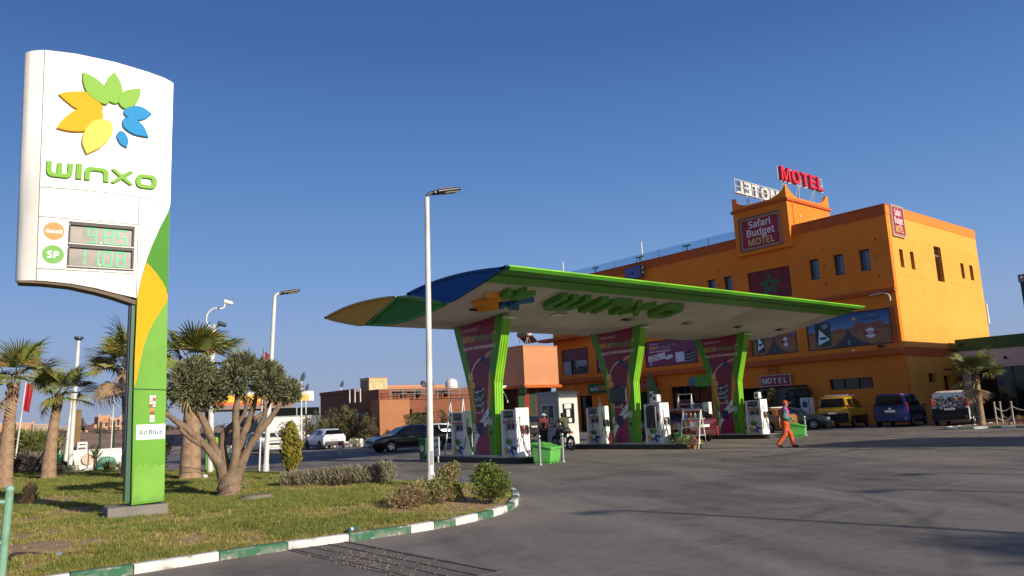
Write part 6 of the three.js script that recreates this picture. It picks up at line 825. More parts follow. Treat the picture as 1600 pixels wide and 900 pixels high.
// planting by the back edge of the lawn on the left
bush('dark_shrub', 'dark bare branched shrub between the two left palms', 'shrub', [5.1, .1, -37.4], [[0, .4, 0, .55], [.5, .35, .2, .5], [-.5, .35, 0, .5], [.9, .4, .3, .4]], 2400, .16, .03, [[.045, .045, .02], [.07, .06, .025], [.12, .08, .05]], 121, { up: 1, spread: .1, gap: .2 }, [[[.2, 0, 0], [1.0, 1.6, .2], .06], [[.3, 0, 0], [1.3, 1.2, .3], .05], [[.9, 1.4, .2], [1.0, 2.1, .2], .04], [[0, 0, 0], [-.6, 1.1, 0], .05], [[.5, 0, .1], [1.5, 1.5, .4], .05]], bark([.12, .07, .045], .3));
bush('dark_shrub', 'dark shrub at the left edge behind the first palm', 'shrub', [3.6, .1, -36.5], [[0, .4, 0, .5], [-.4, .5, 0, .5], [.4, .3, 0, .4]], 1500, .16, .04, [[.05, .055, .02], [.08, .07, .025]], 122, { up: 1, spread: .1, gap: .2 }, [[[0, 0, 0], [-.5, 1.3, 0], .05]]);
bush('green_plant', 'yellow green spreading plant between the left palms', 'plant', [6.1, .0, -43.6], [[0, 1.45, 0, .6, .5], [.7, 1.35, 0, .5, .5], [-.5, 1.3, 0, .5, .5]], 1500, .5, .05, [[.14, .17, .03], [.2, .21, .05], [.09, .11, .025]], 123, { up: .8, spread: .15 }, [[[0, 0, 0], [0, 1.4, 0], .06], [[.1, 0, 0], [.6, 1.3, 0], .05], [[0, 0, 0], [-.5, 1.2, 0], .05]]);
bush('green_plant', 'low dark green plant below the green bin', 'plant', [7.14, .05, -41.4], [[0, .2, 0, .3], [.3, .2, .1, .26]], 900, .12, .05, [[.03, .06, .015], [.05, .09, .02]], 124, { up: .6, spread: .06 });
function spiky(label, pos, n, L, h, cols, seed, stem) { const t = thing('spiky_plant', label, 'plant', pos), f = rng(seed), ps = [], cl = []; for (let k = 0; k < n; k++) { const a = f() * 6.28, e = rr(.1, 1.4, f), l = L * rr(.7, 1.1, f), c = cols[k % cols.length], u = [Math.cos(a) * Math.cos(e), Math.sin(e), Math.sin(a) * Math.cos(e)], w = [-Math.sin(a) * .03, 0, Math.cos(a) * .03], m = [u[0] * l * .5, h + u[1] * l * .5, u[2] * l * .5], T = [u[0] * l, h + u[1] * l - .12 * l, u[2] * l]; ps.push(w[0], h, w[2], -w[0], h, -w[2], m[0] + w[0], m[1], m[2] + w[2], -w[0], h, -w[2], m[0] - w[0], m[1], m[2] - w[2], m[0] + w[0], m[1], m[2] + w[2], m[0] + w[0], m[1], m[2] + w[2], m[0] - w[0], m[1], m[2] - w[2], ...T); for (let e2 = 0; e2 < 9; e2++) cl.push(...c); } const g = new THREE.BufferGeometry(); g.setAttribute('position', new THREE.Float32BufferAttribute(ps, 3)); g.setAttribute('color', new THREE.Float32BufferAttribute(cl, 3)); g.computeVertexNormals(); rawMesh(t, 'foliage', g, leafM); if (stem) part(t, 'trunk', bar([0, -.05, 0], [0, h, 0], .09, .07, 8), bark([.25, .17, .11], .3)); return t; }
spiky('spiky yucca on a short trunk before the white wall left of the price sign', [7.69, .1, -37.2], 46, .75, .55, [[.14, .16, .05], [.2, .2, .07], [.09, .1, .03]], 130, 1);
spiky('spiky yellow green flax plant right of the yucca', [7.95, .08, -36.2], 60, .75, .05, [[.3, .27, .05], [.22, .22, .05], [.14, .15, .04]], 131);
for (const [x, z, s, l] of [[6.9, -38.6, .25, 'low brown ground plant left of the yucca'], [8.6, -36.5, .22, 'low green ground plant beside the flax'], [9.0, -34.9, .2, 'low plant close behind the price sign column']]) bush('ground_plant', l, 'plant', [x, .08, z], [[0, .15, 0, s], [.25, .12, 0, s * .9], [-.25, .12, .05, s * .8]], 500, .1, .03, [[.1, .1, .04], [.15, .11, .05], [.06, .07, .02]], 140 + Math.round(x * 10), { up: .8, spread: .06 });
// palm and bushes just outside the right edge, whose shadows reach across the asphalt
palm('fan palm outside the right edge of the view', [11.2, 0, 10.4], 3.7, .3, .2, 18, 1.1, 9, [.1, 0], 4);
bush('entrance_plant', 'dark leafy plants left of the motel door', 'plant', [52.0, 0, -35.6], [[0, 1.6, 0, .6], [0, 2.3, -.2, .45], [0, .9, .1, .5]], 900, .2, .07, [[.03, .045, .015], [.05, .06, .02]], 150, { up: .8, spread: .1 }, [[[0, 0, 0], [0, 1.4, 0], .05]]);
bush('entrance_plant', 'dark leafy plants right of the motel door under the sign', 'plant', [52.0, 0, -29.9], [[0, 1.6, 0, .55], [0, 2.3, .1, .5], [0, .9, -.1, .45]], 900, .2, .07, [[.03, .045, .015], [.05, .06, .02]], 151, { up: .8, spread: .1 }, [[[0, 0, 0], [0, 1.4, 0], .05]]);
bush('potted_tree', 'small olive coloured potted tree behind the walking attendant', 'plant', [51.2, 0, -31.9], [[0, 1.6, 0, .4], [.1, 2.1, 0, .35], [0, 2.5, .05, .22]], 900, .16, .05, [[.12, .11, .03], [.18, .15, .05], [.08, .08, .02]], 152, { up: 1, spread: .08 }, [[[0, 0, 0], [0, 1.5, 0], .05]]);

bush('feathery_shrub', 'tall feathery green and dry shrub between the price sign and the palm behind it', 'shrub', [6.9, .14, -25.6], [[0, .5, 0, .32], [.1, 1.0, 0, .36], [0, 1.5, 0, .32], [.05, 1.9, 0, .22]], 2600, .12, .022, [[.1, .1, .03], [.2, .15, .06], [.3, .2, .1], [.06, .07, .02]], 171, { up: 1.6, spread: .08, gap: .3 }, [[[0, 0, 0], [.05, 1.6, 0], .03], [[.05, 0, 0], [.2, 1.2, .05], .02], [[0, 0, .05], [-.15, 1.3, .05], .02]], bark([.22, .14, .08], .3));
// ---------------------------------------------------------------- lamps, poles, kiosk, racks, background
function lampPost(label, pos, h, turn, o = {}) {
  const t = thing('street_lamp', label, 'street lamp', pos, turn, o.group), r = o.r || .07;
  part(t, 'pole', [cyl(r, r * .72, h, 0, h / 2, 0, 14)], C.white); part(t, 'base', [cyl(r * 2.2, r * 2.2, .03, 0, .015, 0, 14), cyl(r * 1.35, r * 1.15, .3, 0, .18, 0, 14)], C.white);
  part(t, 'arm', tube([[0, h - .03, 0], [.03, h + .06, 0], [.12, h + .12, 0], [.26, h + .15, 0]], r * .55, 8), o.dark ? C.dgrey : C.white);
  const H = part(t, 'lamp_head', [place(new RoundedBoxGeometry(.62, .085, .27, 2, .035), .52, h + .215, 0, 0, 0, .24), place(new RoundedBoxGeometry(.2, .1, .16, 1, .03), .24, h + .145, 0, 0, 0, .24)], M('#17181b', .4)); part(H, 'lens', place(new RoundedBoxGeometry(.36, .02, .2, 1, .008), .6, h + .185, 0, 0, 0, .24), M('#8a7a55', .3)); part(H, 'cooling_fin', [-.08, -.03, .03, .08].map(z => box(.4, .03, .012, .46, h + .255, z, 0, 0, .24)), C.black);
  if (o.lean) t.rotation.z = o.lean; return t;
}
{ const t = lampPost('tall white street lamp in the foreground by the kerb with black flat head', [9.57, .16, -14.45], 6.55, -10 * PI / 180, { r: .078, dark: 1, lean: -.016 }); part(t, 'service_hatch', bb(-.03, .03, .5, .8, .06, .078), C.grey); part(t, 'cable_clip', [box(.05, .02, .03, .08, 6.0, 0)], C.dgrey); }
lampPost('white street lamp with grey head behind the olive tree', [10.15, .14, -24.95], 5.85, -10 * PI / 180, { r: .085, lean: -.045 });
{ const t = thing('disc_lamp', 'white pole with flat disc lamp on top left of the price sign', 'street lamp', [7.32, 0, -40.45]); t.rotation.z = -.02; part(t, 'pole', cyl(.11, .075, 6.1, 0, 3.05, 0, 12), C.white); part(t, 'disc', [cyl(.2, .2, .09, 0, 6.17, 0, 18), cyl(.1, .16, .06, 0, 6.08, 0, 14)], M('#3a4048', .4)); part(t, 'base_stone', cyl(.3, .2, .2, 0, .1, 0, 10), C.white); }
function mast(label, pos, h, r, lean = 0, name = 'white_pole') { const t = thing(name, label, 'pole', pos); t.rotation.z = lean; part(t, 'tube', cyl(r, r * .8, h, 0, h / 2, 0, 10), C.white); part(t, 'foot', cyl(r * 2, r * 1.6, .08, 0, .04, 0, 10), C.galv); return t; }
mast('thick white pole left of the disc lamp', [7.75, 0, -44.0], 3.8, .09, -.05); mast('thin white pole near the yucca left of the price sign', [9.1, 0, -41], 3.3, .03, -.02);
function flag(label, pos, h, lean, flagY, w, hh, col) { const t = thing('flag_pole', label, 'flag', pos); t.rotation.z = lean; part(t, 'pole', cyl(.035, .025, h, 0, h / 2, 0, 8), C.white); const rings = []; for (let i = 0; i <= 6; i++) { const u = i / 6, r = []; for (let j = 0; j < 8; j++) { const v = j / 7; r.push([.03 + w * v * (1 - .25 * u) + .03 * Math.sin(v * 9), flagY - hh * u - v * .12, .07 * Math.sin(v * 11 + u * 2)]); } rings.push(r); } part(t, 'flag_cloth', loft(rings, false, false), M(col, .8, { side: THREE.DoubleSide })); return t; }
flag('drooping red flag on a slanted white pole between the left palms', [5.3, 0, -41.6], 4.4, -.07, 4.2, .3, 1.25, '#b01f2c'); flag('folded red flag on a thin white pole beside the lamp behind the olive tree', [10.2, .14, -25.6], 4.15, -.03, 4.05, .2, .95, '#a03040');
{ // camera mast
  const t = thing('camera_pole', 'white camera mast with curved arm and camera behind the palm', 'camera pole', [9.05, .12, -26.95], -18 * PI / 180); part(t, 'pole', cyl(.1, .085, 5.0, 0, 2.5, 0, 12), C.white); part(t, 'curved_arm', tube([[-.02, 4.95, 0], [-.2, 5.2, 0], [-.16, 5.5, 0], [.05, 5.68, 0], [.25, 5.66, 0], [.36, 5.72, 0], [.38, 5.85, 0]], .03, 8), C.white); part(t, 'camera', [rbox(.3, .13, .14, .03, .48, 5.9, 0, 0, 0, -.3), cyl(.05, .05, .05, .63, 5.85, 0, 10, 0, 0, 1.27)], C.white); part(t, 'arm_clamp', cyl(.045, .045, .05, .18, 5.675, 0, 10, 0, 0, 1.5), C.dgrey);
  part(t, 'flood_light', [rbox(.3, .12, .3, .03, .3, 5.12, .05, 0, 0, -.35)], C.dgrey); part(t, 'flood_light', [rbox(.26, .2, .2, .03, -.28, 4.92, 0, 0, 0, .5)], C.dgrey); part(t, 'bracket', [bar([-.22, 4.95, 0], [.25, 5.08, 0], .03), cyl(.06, .05, .2, .05, 5.0, 0)], C.white); }
for (const [x, z, h, l] of [[24.08, -52.76, 4.85, 'thin white lamp with oval head left of the white hatchback'], [31.51, -68.06, 4.9, 'small distant lamp head above the yellow canopy end'], [34.38, -66.66, 5.1, 'small distant lamp head above the brick red wall']]) { const t = thing('oval_lamp', l, 'street lamp', [x, 0, z], -.7); part(t, 'pole', cyl(.07, .05, h, 0, h / 2, 0, 10), C.white); part(t, 'lamp_head', (() => { const g = new THREE.SphereGeometry(.36, 14, 8); g.scale(.45, 1, .18); return place(g, .12, h + .3, 0, 0, 0, -.35); })(), M('#4d5a60', .4)); }
// front lawn details
{ const t = thing('junction_box', 'white concrete cable box beside the front lamp base', 'box', [8.75, .17, -12.95], .5); part(t, 'body', rbox(.3, .16, .22, .015, 0, .08, 0), C.concrete); part(t, 'lid', rbox(.33, .03, .25, .01, 0, .17, 0), C.white); }
{ const t = thing('stone_cover', 'flat brown concrete drain cover in the grass right of the olive tree', 'cover', [6.25, .16, -15.8]); part(t, 'rim', cyl(.42, .34, .12, 0, .04, 0, 18), C.concrete); part(t, 'lid', cyl(.3, .29, .03, 0, .115, 0, 18), M([.26, .19, .13], .95, { wear: .6 })); }
{ const t = thing('crushed_can', 'blue and silver crushed drink can lying on the kerb edge', 'can', [5.42, .125, -10.2], .25); t.scale.setScalar(.65); part(t, 'can_body', cyl(.035, .035, .26, 0, .035, 0, 12, 0, 0, PI / 2), M('#4f7f9a', .25, { metalness: .5 })); part(t, 'can_end', [cyl(.03, .03, .012, .135, .035, 0, 12, 0, 0, PI / 2)], C.steel); part(t, 'label_band', cyl(.0355, .0355, .06, -.03, .035, 0, 12, 0, 0, PI / 2), M('#dfe4e6', .3)); }
{ const t = thing('fence_post', 'pale green pipe fence post at the left edge with a short rail', 'fence post', [1.23, .05, -10.1]); t.rotation.z = -.035; part(t, 'post', cyl(.042, .042, 1.05, 0, .5, 0, 12), M([.22, .42, .3], .6, { wear: .5 })); part(t, 'cap', sph(.045, 0, 1.03, 0, 12), M([.25, .44, .33], .6)); part(t, 'rail', [bar([-1.4, .92, .05], [0, .9, 0], .022), bar([-1.4, .5, .05], [0, .48, 0], .022)], M([.22, .42, .3], .6)); part(t, 'post_foot', box(.16, .12, .16, 0, .02, 0), C.concrete); }
{ const t = thing('water_hose', 'thin dark irrigation hose curled in the dry grass at lower left', 'hose', [1.75, .16, -11.4]); part(t, 'coil', tube([[-.3, .03, .2], [-.25, .07, -.1], [-.05, .04, -.3], [.15, .02, .0], [.35, .02, .12], [.6, .02, .05]], .012, 5, 40), M([.05, .03, .025], .7)); part(t, 'blue_scrap', box(.06, .02, .05, .22, .03, .1, .2, .5, .1), M('#8fa3c4', .4)); }
{ const t = thing('trunk_block', 'white stone block at the foot of the palm right of the price sign', 'stone', [7.95, .14, -24.1]); part(t, 'stone', rbox(.16, .2, .16, .03, 0, .1, 0), C.white); part(t, 'loose_wire', tube([[-.9, .5, .35], [-.5, .42, .42], [-.1, .3, .2], [.1, .15, .1]], .008, 4), C.black); }
// kiosk on the middle island
{ const t = thing('pay_kiosk', 'white pay kiosk with shade painted grey on its front, between the first two columns, right side sunlit', 'kiosk', [26.8, 0, -28.85]); t.scale.set(.85, 1, 1); const kShade = M('#a3a3a2', .5), kw = M('#d6d4ce', .5);  // front and roof greyed to paint shade onto a white kiosk
  part(t, 'front_wall', [bb(-.72, -.66, .1, 1.15, -.8, .8), bb(-.72, -.66, 2.1, 2.62, -.8, .8), bb(-.72, -.66, 1.15, 2.1, -.8, -.42), bb(-.72, -.66, 1.15, 2.1, .42, .8)], kShade); part(t, 'side_wall', [bb(-.66, .8, .1, 1.15, .74, .8), bb(-.66, .8, 2.15, 2.62, .74, .8), bb(-.66, -.45, 1.15, 2.15, .74, .8), bb(.5, .8, 1.15, 2.15, .74, .8)], kw); part(t, 'back_wall', [bb(.74, .8, .1, 2.62, -.8, .74), bb(-.66, .74, .1, 2.62, -.8, -.74)], kw); part(t, 'roof', rbox(1.66, .14, 1.74, .03, .04, 2.69, 0), kShade); part(t, 'floor', bb(-.74, .82, .02, .1, -.82, .82), C.dgrey);
  const w = part(t, 'front_window', bb(-.7, -.69, 1.15, 2.1, -.42, .42), M('#20262c', .05)); part(w, 'window_frame', [bb(-.735, -.68, 1.1, 1.16, -.46, .46), bb(-.735, -.68, 2.09, 2.15, -.46, .46), bb(-.735, -.68, 1.16, 2.09, -.46, -.4), bb(-.735, -.68, 1.16, 2.09, .4, .46), bb(-.735, -.68, 1.16, 2.09, -.02, .02)], kw); part(w, 'paper', [bb(-.705, -.701, 1.2, 1.5, .1, .3), bb(-.705, -.701, 1.6, 1.9, -.3, -.1)], M('#b8b0a0', .8));
  const w2 = part(t, 'side_window', bb(-.45, .5, 1.15, 2.15, .765, .775), M('#20262c', .05)); part(w2, 'paper', [bb(-.1, .18, 1.5, 1.85, .777, .781), bb(-.25, .3, 1.9, 2.12, .777, .781), bb(.05, .3, 1.22, 1.42, .777, .781)], C.white); part(w2, 'window_frame', [bb(-.5, -.44, 1.1, 2.2, .74, .82), bb(.49, .55, 1.1, 2.2, .74, .82), bb(-.44, .49, 1.1, 1.16, .74, .82), bb(-.44, .49, 2.14, 2.2, .74, .82)], kw); part(t, 'fire_light', [cyl(.06, .05, .25, .6, 2.9, .6, 10)], M([.7, .2, .03], .4)); }
// bottle racks
function rack(label, pos, turn, h, panel) { const t = thing('display_rack', label, 'rack', pos, turn, undefined); for (const z of [-.45, .45]) part(t, 'upright', [bar([.25, 0, z], [-.1, h, z], .028), bar([-.32, 0, z], [-.1, h, z], .022)], C.white); for (let k = 0; k < 4; k++) { const y = .2 + k * (h - .25) / 4, x = .2 - .3 * y / h; part(t, 'shelf', [bar([x, y, -.45], [x, y, .45], .02), bar([x - .28, y + .02, -.45], [x - .28, y + .02, .45], .016), box(.28, .015, .88, x - .14, y, 0)], C.white); } part(t, 'top_rail', bar([-.1, h, -.45], [-.1, h, .45], .022), C.white); if (panel) part(t, 'back_panel', box(.02, h * .75, .84, -.16, h * .5, 0), M(panel, .6)); return t; }
{ const P = [26.2, 0, -20.15]; rack('white shelf rack with bottles and plants at the end of the middle island', P, PI, 1.55);
  const f = rng(44), cols = ['#c23a30', '#d9d4cc', '#3f74b0', '#b02a28', '#cfd8dc', '#7a2a22', '#5a8a3c', '#c9a24a']; const words = ['red', 'white', 'blue', 'dark red', 'pale grey', 'brown', 'green', 'ochre'], rows = ['lowest', 'second', 'third', 'top'], cp = ['at the left end', 'left of the middle', 'right of the middle', 'at the right end'];
  for (let k = 0; k < 4; k++) for (let i = 0; i < 4; i++) { const c = (k * 3 + i * 5 + (k > 1 ? 1 : 0)) % 8, y = .2 + k * .325, x = -.2 + .3 * y / 1.55 + .14; const t = thing('product_bottle', `${words[c]} bottle on the ${rows[k]} shelf of the white rack, ${cp[i]}`, 'bottle', [P[0] + x, y + .012, P[2] + (i - 1.5) * .22 + (f() - .5) * .05]); part(t, 'bottle_body', [cyl(.055, .05, .17, 0, .085, 0, 10), cyl(.05, .02, .04, 0, .19, 0, 10)], M(cols[c], .35)); part(t, 'bottle_cap', cyl(.022, .022, .035, 0, .225, 0, 8), C.white); }
  for (const [q, l] of [[-.3, 'small yellow green potted plant at the left foot of the bottle rack'], [.05, 'small potted plant under the middle of the bottle rack'], [.35, 'small red brown potted plant at the right foot of the bottle rack']]) { const t = thing('potted_plant', l, 'plant', [P[0] - .38, 0, P[2] + q]); part(t, 'pot', cyl(.07, .1, .15, 0, .075, 0, 12), M([.4, .16, .08], .8)); rawMesh(t, 'foliage', leaves([[0, .25, 0, .13], [0, .36, 0, .08]], 260, .09, .02, q > .3 ? [[.4, .1, .06], [.3, .2, .08]] : [[.25, .25, .06], [.4, .36, .15], [.12, .16, .04]], 160 + Math.round(q * 10), { up: .7, spread: .04 }), leafM); } }
rack('white uprights of a rack left of the nearest fuel pump', [18.5, .2, -26.0], PI, 2.2); rack('white rack with plum panel behind the red car', [34.5, .2, -26.9], PI, 2.2, '#5a2140');
{ const t = thing('icon_board', 'white board with small blue icons at the left end of the nearest island', 'sign board', [17.3, .0, -25.75], -PI / 2); part(t, 'board', [rbox(.62, .72, .05, .015, 0, .62, 0), box(.06, .3, .05, -.2, .13, 0), box(.06, .3, .05, .2, .13, 0)], C.white); part(t, 'icon', [[-.18, .82], [.02, .82], [.2, .82], [-.18, .6], [.03, .56], [.2, .6], [-.16, .4], [.05, .38]].map(([x, y], i) => box(.1, .12, .012, x, y, .028, 0, 0, i)), M('#2f5f92', .5)); }
{ const t = thing('recycling_bin', 'dark green wheeled waste bin at the left end of the nearest island', 'bin', [17.6, 0, -26.75], -PI / 2); part(t, 'bin_body', [extr([[-.2, .08], [.2, .08], [.27, .85], [-.27, .85]], .5, -.25, .02)], M([.02, .1, .025], .5)); part(t, 'lid', rbox(.6, .07, .58, .03, 0, .89, -.01), M([.03, .14, .03], .5)); part(t, 'round_label', place(new THREE.CylinderGeometry(.13, .13, .01, 18), 0, .52, .258, PI / 2), C.white); part(t, 'label_mark', box(.03, .13, .012, 0, .52, .262), C.black); part(t, 'wheel', [cyl(.08, .08, .05, -.2, .08, -.2, 12, 0, 0, PI / 2), cyl(.08, .08, .05, .2, .08, -.2, 12, 0, 0, PI / 2)], C.rubber); }
for (const [x, z, l] of [[25.9, -24.3, 'red fire extinguisher at the foot of the middle column'], [34.1, -24.5, 'red fire extinguisher at the foot of the farthest column']]) { const t = thing('fire_extinguisher', l, 'extinguisher', [x - .15, .2, z]); part(t, 'cylinder', [cyl(.08, .08, .42, 0, .23, 0, 12), sph(.08, 0, .44, 0, 12)], M([.3, .02, .02], .35)); part(t, 'valve', [cyl(.025, .025, .08, 0, .54, 0, 8), box(.12, .02, .03, .03, .58, 0)], C.black); part(t, 'nozzle_hose', tube([[.02, .55, .02], [.1, .45, .05], [.1, .2, .05]], .012, 5), C.black); }
{ const t = thing('info_box', 'dark blue grey box mounted on the poster of the middle column', 'cabinet', [26.0, 2.02, -23.9], -PI / 2); part(t, 'cabinet_body', rbox(1.0, .62, .14, .03, 0, .31, 0), M('#3a404a', .4)); part(t, 'cabinet_badge', box(.14, .08, .01, 0, .36, .075), C.dgrey); part(t, 'hinge_bar', box(1.04, .04, .15, 0, .63, 0), C.dgrey); }
for (const [x, z] of [[26.15, -25.2]]) { const t = thing('beacon', 'orange and white beacon light on the pump left of the middle column', 'beacon', [x, 1.87, z]); part(t, 'lens', cyl(.07, .06, .28, 0, .34, 0, 12), M([.8, .2, .03], .3)); part(t, 'white_base', cyl(.075, .075, .2, 0, .1, 0, 12), C.white); }
{ const t = thing('leaf_banner', 'tall dark green leaf shaped banner board with a timetable before the shop front', 'banner', [50.6, 0, -42.2], -PI / 2); part(t, 'banner_leaf', extr(shp([[-1.0, 0], [1.0, 0], [.75, 1.6], [.2, 3.2], [-.45, 4.6], [-.75, 4.7], [-.95, 4.0], [-1.05, 2.0]]), .12, -.06, .02), M([.025, .14, .03], .5)); part(t, 'timetable', [bb(-.75, .55, .7, 2.7, .062, .08)], M('#c9cdd0', .6)); part(t, 'table_line', [1.1, 1.6, 2.1].map(y => bb(-.7, .5, y, y + .04, .081, .086)).concat([bb(-.3, -.26, .72, 2.66, .087, .091), bb(.1, .14, .72, 2.66, .087, .091)]), M('#5a6068', .6)); part(t, 'banner_tag', bb(-.75, -.3, 3.0, 3.2, .062, .07), C.white); }
{ const t = thing('air_machine', 'white service machine with dark blue panel behind the dark saloon', 'machine', [50.2, 0, -28.6], -PI / 2); part(t, 'cabinet', rbox(.72, 2.0, .6, .05, 0, 1.0, 0), C.white); part(t, 'panel', bb(-.17, .17, 1.35, 1.72, .301, .32), M('#16264a', .4)); part(t, 'side_stripe', bb(.28, .34, .8, 1.9, .301, .315), M('#7a2020', .5)); part(t, 'knob', sph(.05, 0, 1.85, .31, 8), C.dblue); }
{ const t = thing('exit_plate', 'small dark green plate hung under the annex left of the motel', 'sign', [42.5, 3.3, -49.9], -PI / 2); part(t, 'plate', rbox(1.0, .75, .06, .02, 0, .4, 0), M([.02, .08, .02], .5)); part(t, 'mark', [box(.2, .06, .012, -.2, .55, .036), box(.06, .3, .012, -.12, .42, .036), box(.3, .06, .012, .18, .3, .036), box(.3, .06, .012, .18, .52, .036), box(.06, .22, .012, .3, .41, .036)], M('#7a8a3a', .5)); part(t, 'hanger', [bar([-.4, .78, 0], [-.4, .9, 0], .02), bar([.4, .78, 0], [.4, .9, 0], .02)], C.dgrey); }
{ const t = thing('striped_bollard', 'short red and white bollard before the black saloon', 'bollard', [20.12, 0, -39.13]); part(t, 'post', cyl(.13, .12, .72, 0, .36, 0, 14), C.galv); part(t, 'red_band', [cyl(.136, .134, .17, 0, .6, 0, 14)], M('#a8202a', .5)); part(t, 'white_band', cyl(.138, .136, .14, 0, .44, 0, 14), C.white); }
{ const t = thing('white_post', 'small white post by the motorcycle behind the olive tree', 'bollard', [17.6, 0, -46.4]); part(t, 'post', cyl(.18, .1, .62, 0, .31, 0, 12), C.white); part(t, 'cap', sph(.12, 0, .68, 0, 10), C.dgrey); }
// kerbed planting island on the right with rope posts
{
  const pts = [[41.2, -15.4], [42.4, -15.15], [43.0, -14.6], [43.3, -13.6], [43.4, -11], [43.6, -6]], cv = new THREE.CatmullRomCurve3([[52, -16.6], [46, -16.4], [42.6, -16.6], [41.7, -16.2], [41.75, -15.4], [42.2, -14.6], [42.3, -13.4], [42.5, -11], [42.8, -6]].map(p => V3(p[0], 0, p[1])));
  const k2 = new THREE.Group(); k2.name = numbered('kerb'); k2.userData.kind = 'structure'; scene.add(k2); const P = cv.getSpacedPoints(300); let L = 0; for (let i = 1; i < P.length; i++) L += P[i].distanceTo(P[i - 1]); const cuts = []; for (let s = 4; s < L; s += .62) cuts.push(s); kerbRun(k2, P, cuts, true, 1);
  const sh = P.map(p => [p.x, -p.z]); sh.push([52, 6]); const g = new THREE.ShapeGeometry(shp(sh)); g.rotateX(-PI / 2); g.translate(0, .09, 0); struct('planting_soil', g, C.soil);
  const wood = M('#a89a88', .7); const posts = [[44.3, -15.0], [46.3, -15.4], [44.5, -14.3], [44.7, -13.2]]; const nm = ['leftmost, nearest the palm', 'set back behind the front two', 'second of the front row', 'at the right edge of the view'];
  posts.forEach(([x, z], i) => { const t = thing('rope_post', 'pale post of the rope fence, ' + nm[i], 'post', [x, .08, z], 0, 'rope fence posts'); part(t, 'shaft', cyl(.05, .045, 1.1, 0, .55, 0, 10), wood); part(t, 'knob', sph(.055, 0, 1.12, 0, 10), wood); });
  const rope = (a, b, l, y = 1.0) => { const t = thing('rope', l, 'rope', [(a[0] + b[0]) / 2, y, (a[1] + b[1]) / 2]); const d = [(b[0] - a[0]) / 2, (b[1] - a[1]) / 2]; part(t, 'strand', tube([[-d[0], 0, -d[1]], [-d[0] * .5, -.16, -d[1] * .5], [0, -.22, 0], [d[0] * .5, -.16, d[1] * .5], [d[0], 0, d[1]]], .022, 6, 24), M('#c9bfae', .9)); };
  rope(posts[0], posts[2], 'upper sagging rope between the front posts'); rope(posts[0], posts[2], 'lower sagging rope between the front posts', .5); rope(posts[2], posts[3], 'rope running to the right edge'); rope(posts[1], posts[2], 'rope to the post set back', .6);
  for (const [x, z, s, l] of [[44.0, -15.6, .14, 'brown stone beside the palm foot'], [43.7, -14.2, .1, 'small pale stone by the rope posts']]) { const t = thing('stone', l, 'stone', [x, .08, z]); part(t, 'rock', place(new THREE.IcosahedronGeometry(s, 1), 0, s * .6, 0), C.soil); }
  bush('dry_bush', 'low red brown dry plant between the rope posts', 'bush', [45.3, .08, -14.2], [[0, .18, 0, .25], [.4, .15, .2, .25]], 700, .1, .025, [[.3, .16, .07], [.22, .14, .06], [.16, .14, .05]], 170, { up: .8, spread: .06 });
}
// white walls, bins and boards behind the lawn on the left
{ const t = thing('white_wall', 'low white rendered wall behind the yucca left of the price sign', 'wall', [9.1, 0, -44.1]); part(t, 'wall_body', [box(2.8, .92, .2, 0, .46, 0, 0, -.2)], C.white); part(t, 'coping', box(2.86, .05, .26, 0, .945, 0, 0, -.2), C.white); part(t, 'round_panel', [place(new THREE.CylinderGeometry(.28, .28, .03, 18), -.35, .5, .12, PI / 2, 0, 0)], M('#c9b29a', .8)); }
{ const t = thing('service_pump', 'white and yellow service unit standing behind the low white wall', 'machine', [8.87, 0, -46.2]); part(t, 'cabinet', rbox(.5, 1.35, .4, .05, 0, .68, 0), C.white); part(t, 'slot', [box(.3, .07, .02, 0, 1.22, .2), box(.34, .09, .02, -.02, 1.02, .2)], C.dgrey); part(t, 'yellow_panel', box(.24, .32, .03, .18, .72, .2), M([.8, .42, .02], .5)); }
{ const t = thing('info_totem', 'pale green information board left of the green bin', 'sign board', [7.55, 0, -45.5]); part(t, 'board', rbox(.48, 1.55, .1, .02, 0, .85, 0), M([.3, .55, .12], .5)); part(t, 'white_band', [box(.44, .1, .012, 0, 1.35, .055), box(.44, .1, .012, 0, 1.18, .055), box(.3, .22, .012, -.02, .9, .055)], C.white); part(t, 'top_lamp', sph(.08, -.1, 1.68, 0, 8), C.white); }
{ const t = thing('litter_bin', 'round green litter bin left of the low white wall', 'bin', [7.75, .1, -44.6]); part(t, 'drum', cyl(.2, .24, .62, 0, .36, 0, 16), M([.03, .3, .12], .5)); part(t, 'rim', cyl(.255, .255, .04, 0, .68, 0, 16), M([.04, .36, .15], .5)); }
{ const t = thing('green_planter', 'pale green rounded planter behind the yellow flax', 'planter', [9.0, 0, -41.2]); part(t, 'tub', cyl(.5, .35, .45, 0, .3, 0, 14), M([.12, .33, .2], .6)); part(t, 'lid', sph(.36, 0, .5, 0, 14, .4), M([.14, .36, .22], .6)); }
for (const [x, z, w, l] of [[7.9, -39.5, .9, 'white edging stone below the disc lamp pole'], [8.7, -38.6, .6, 'white edging stone right of the yucca'], [9.5, -36.2, .8, 'white edging stone close to the price sign column']]) { const t = thing('edging_stone', l, 'stone', [x, .05, z], .9); part(t, 'stone', rbox(w, .16, .18, .03, 0, .08, 0), C.white); }
{ const t = thing('brown_post', 'brown square post beside the disc lamp pole', 'post', [8.75, 0, -47.2]); part(t, 'shaft', box(.42, 3.0, .3, 0, 1.5, 0), M([.24, .14, .06], .9, { wear: 1 })); part(t, 'cap', box(.46, .06, .34, 0, 3.03, 0), M([.2, .12, .06], .9)); }
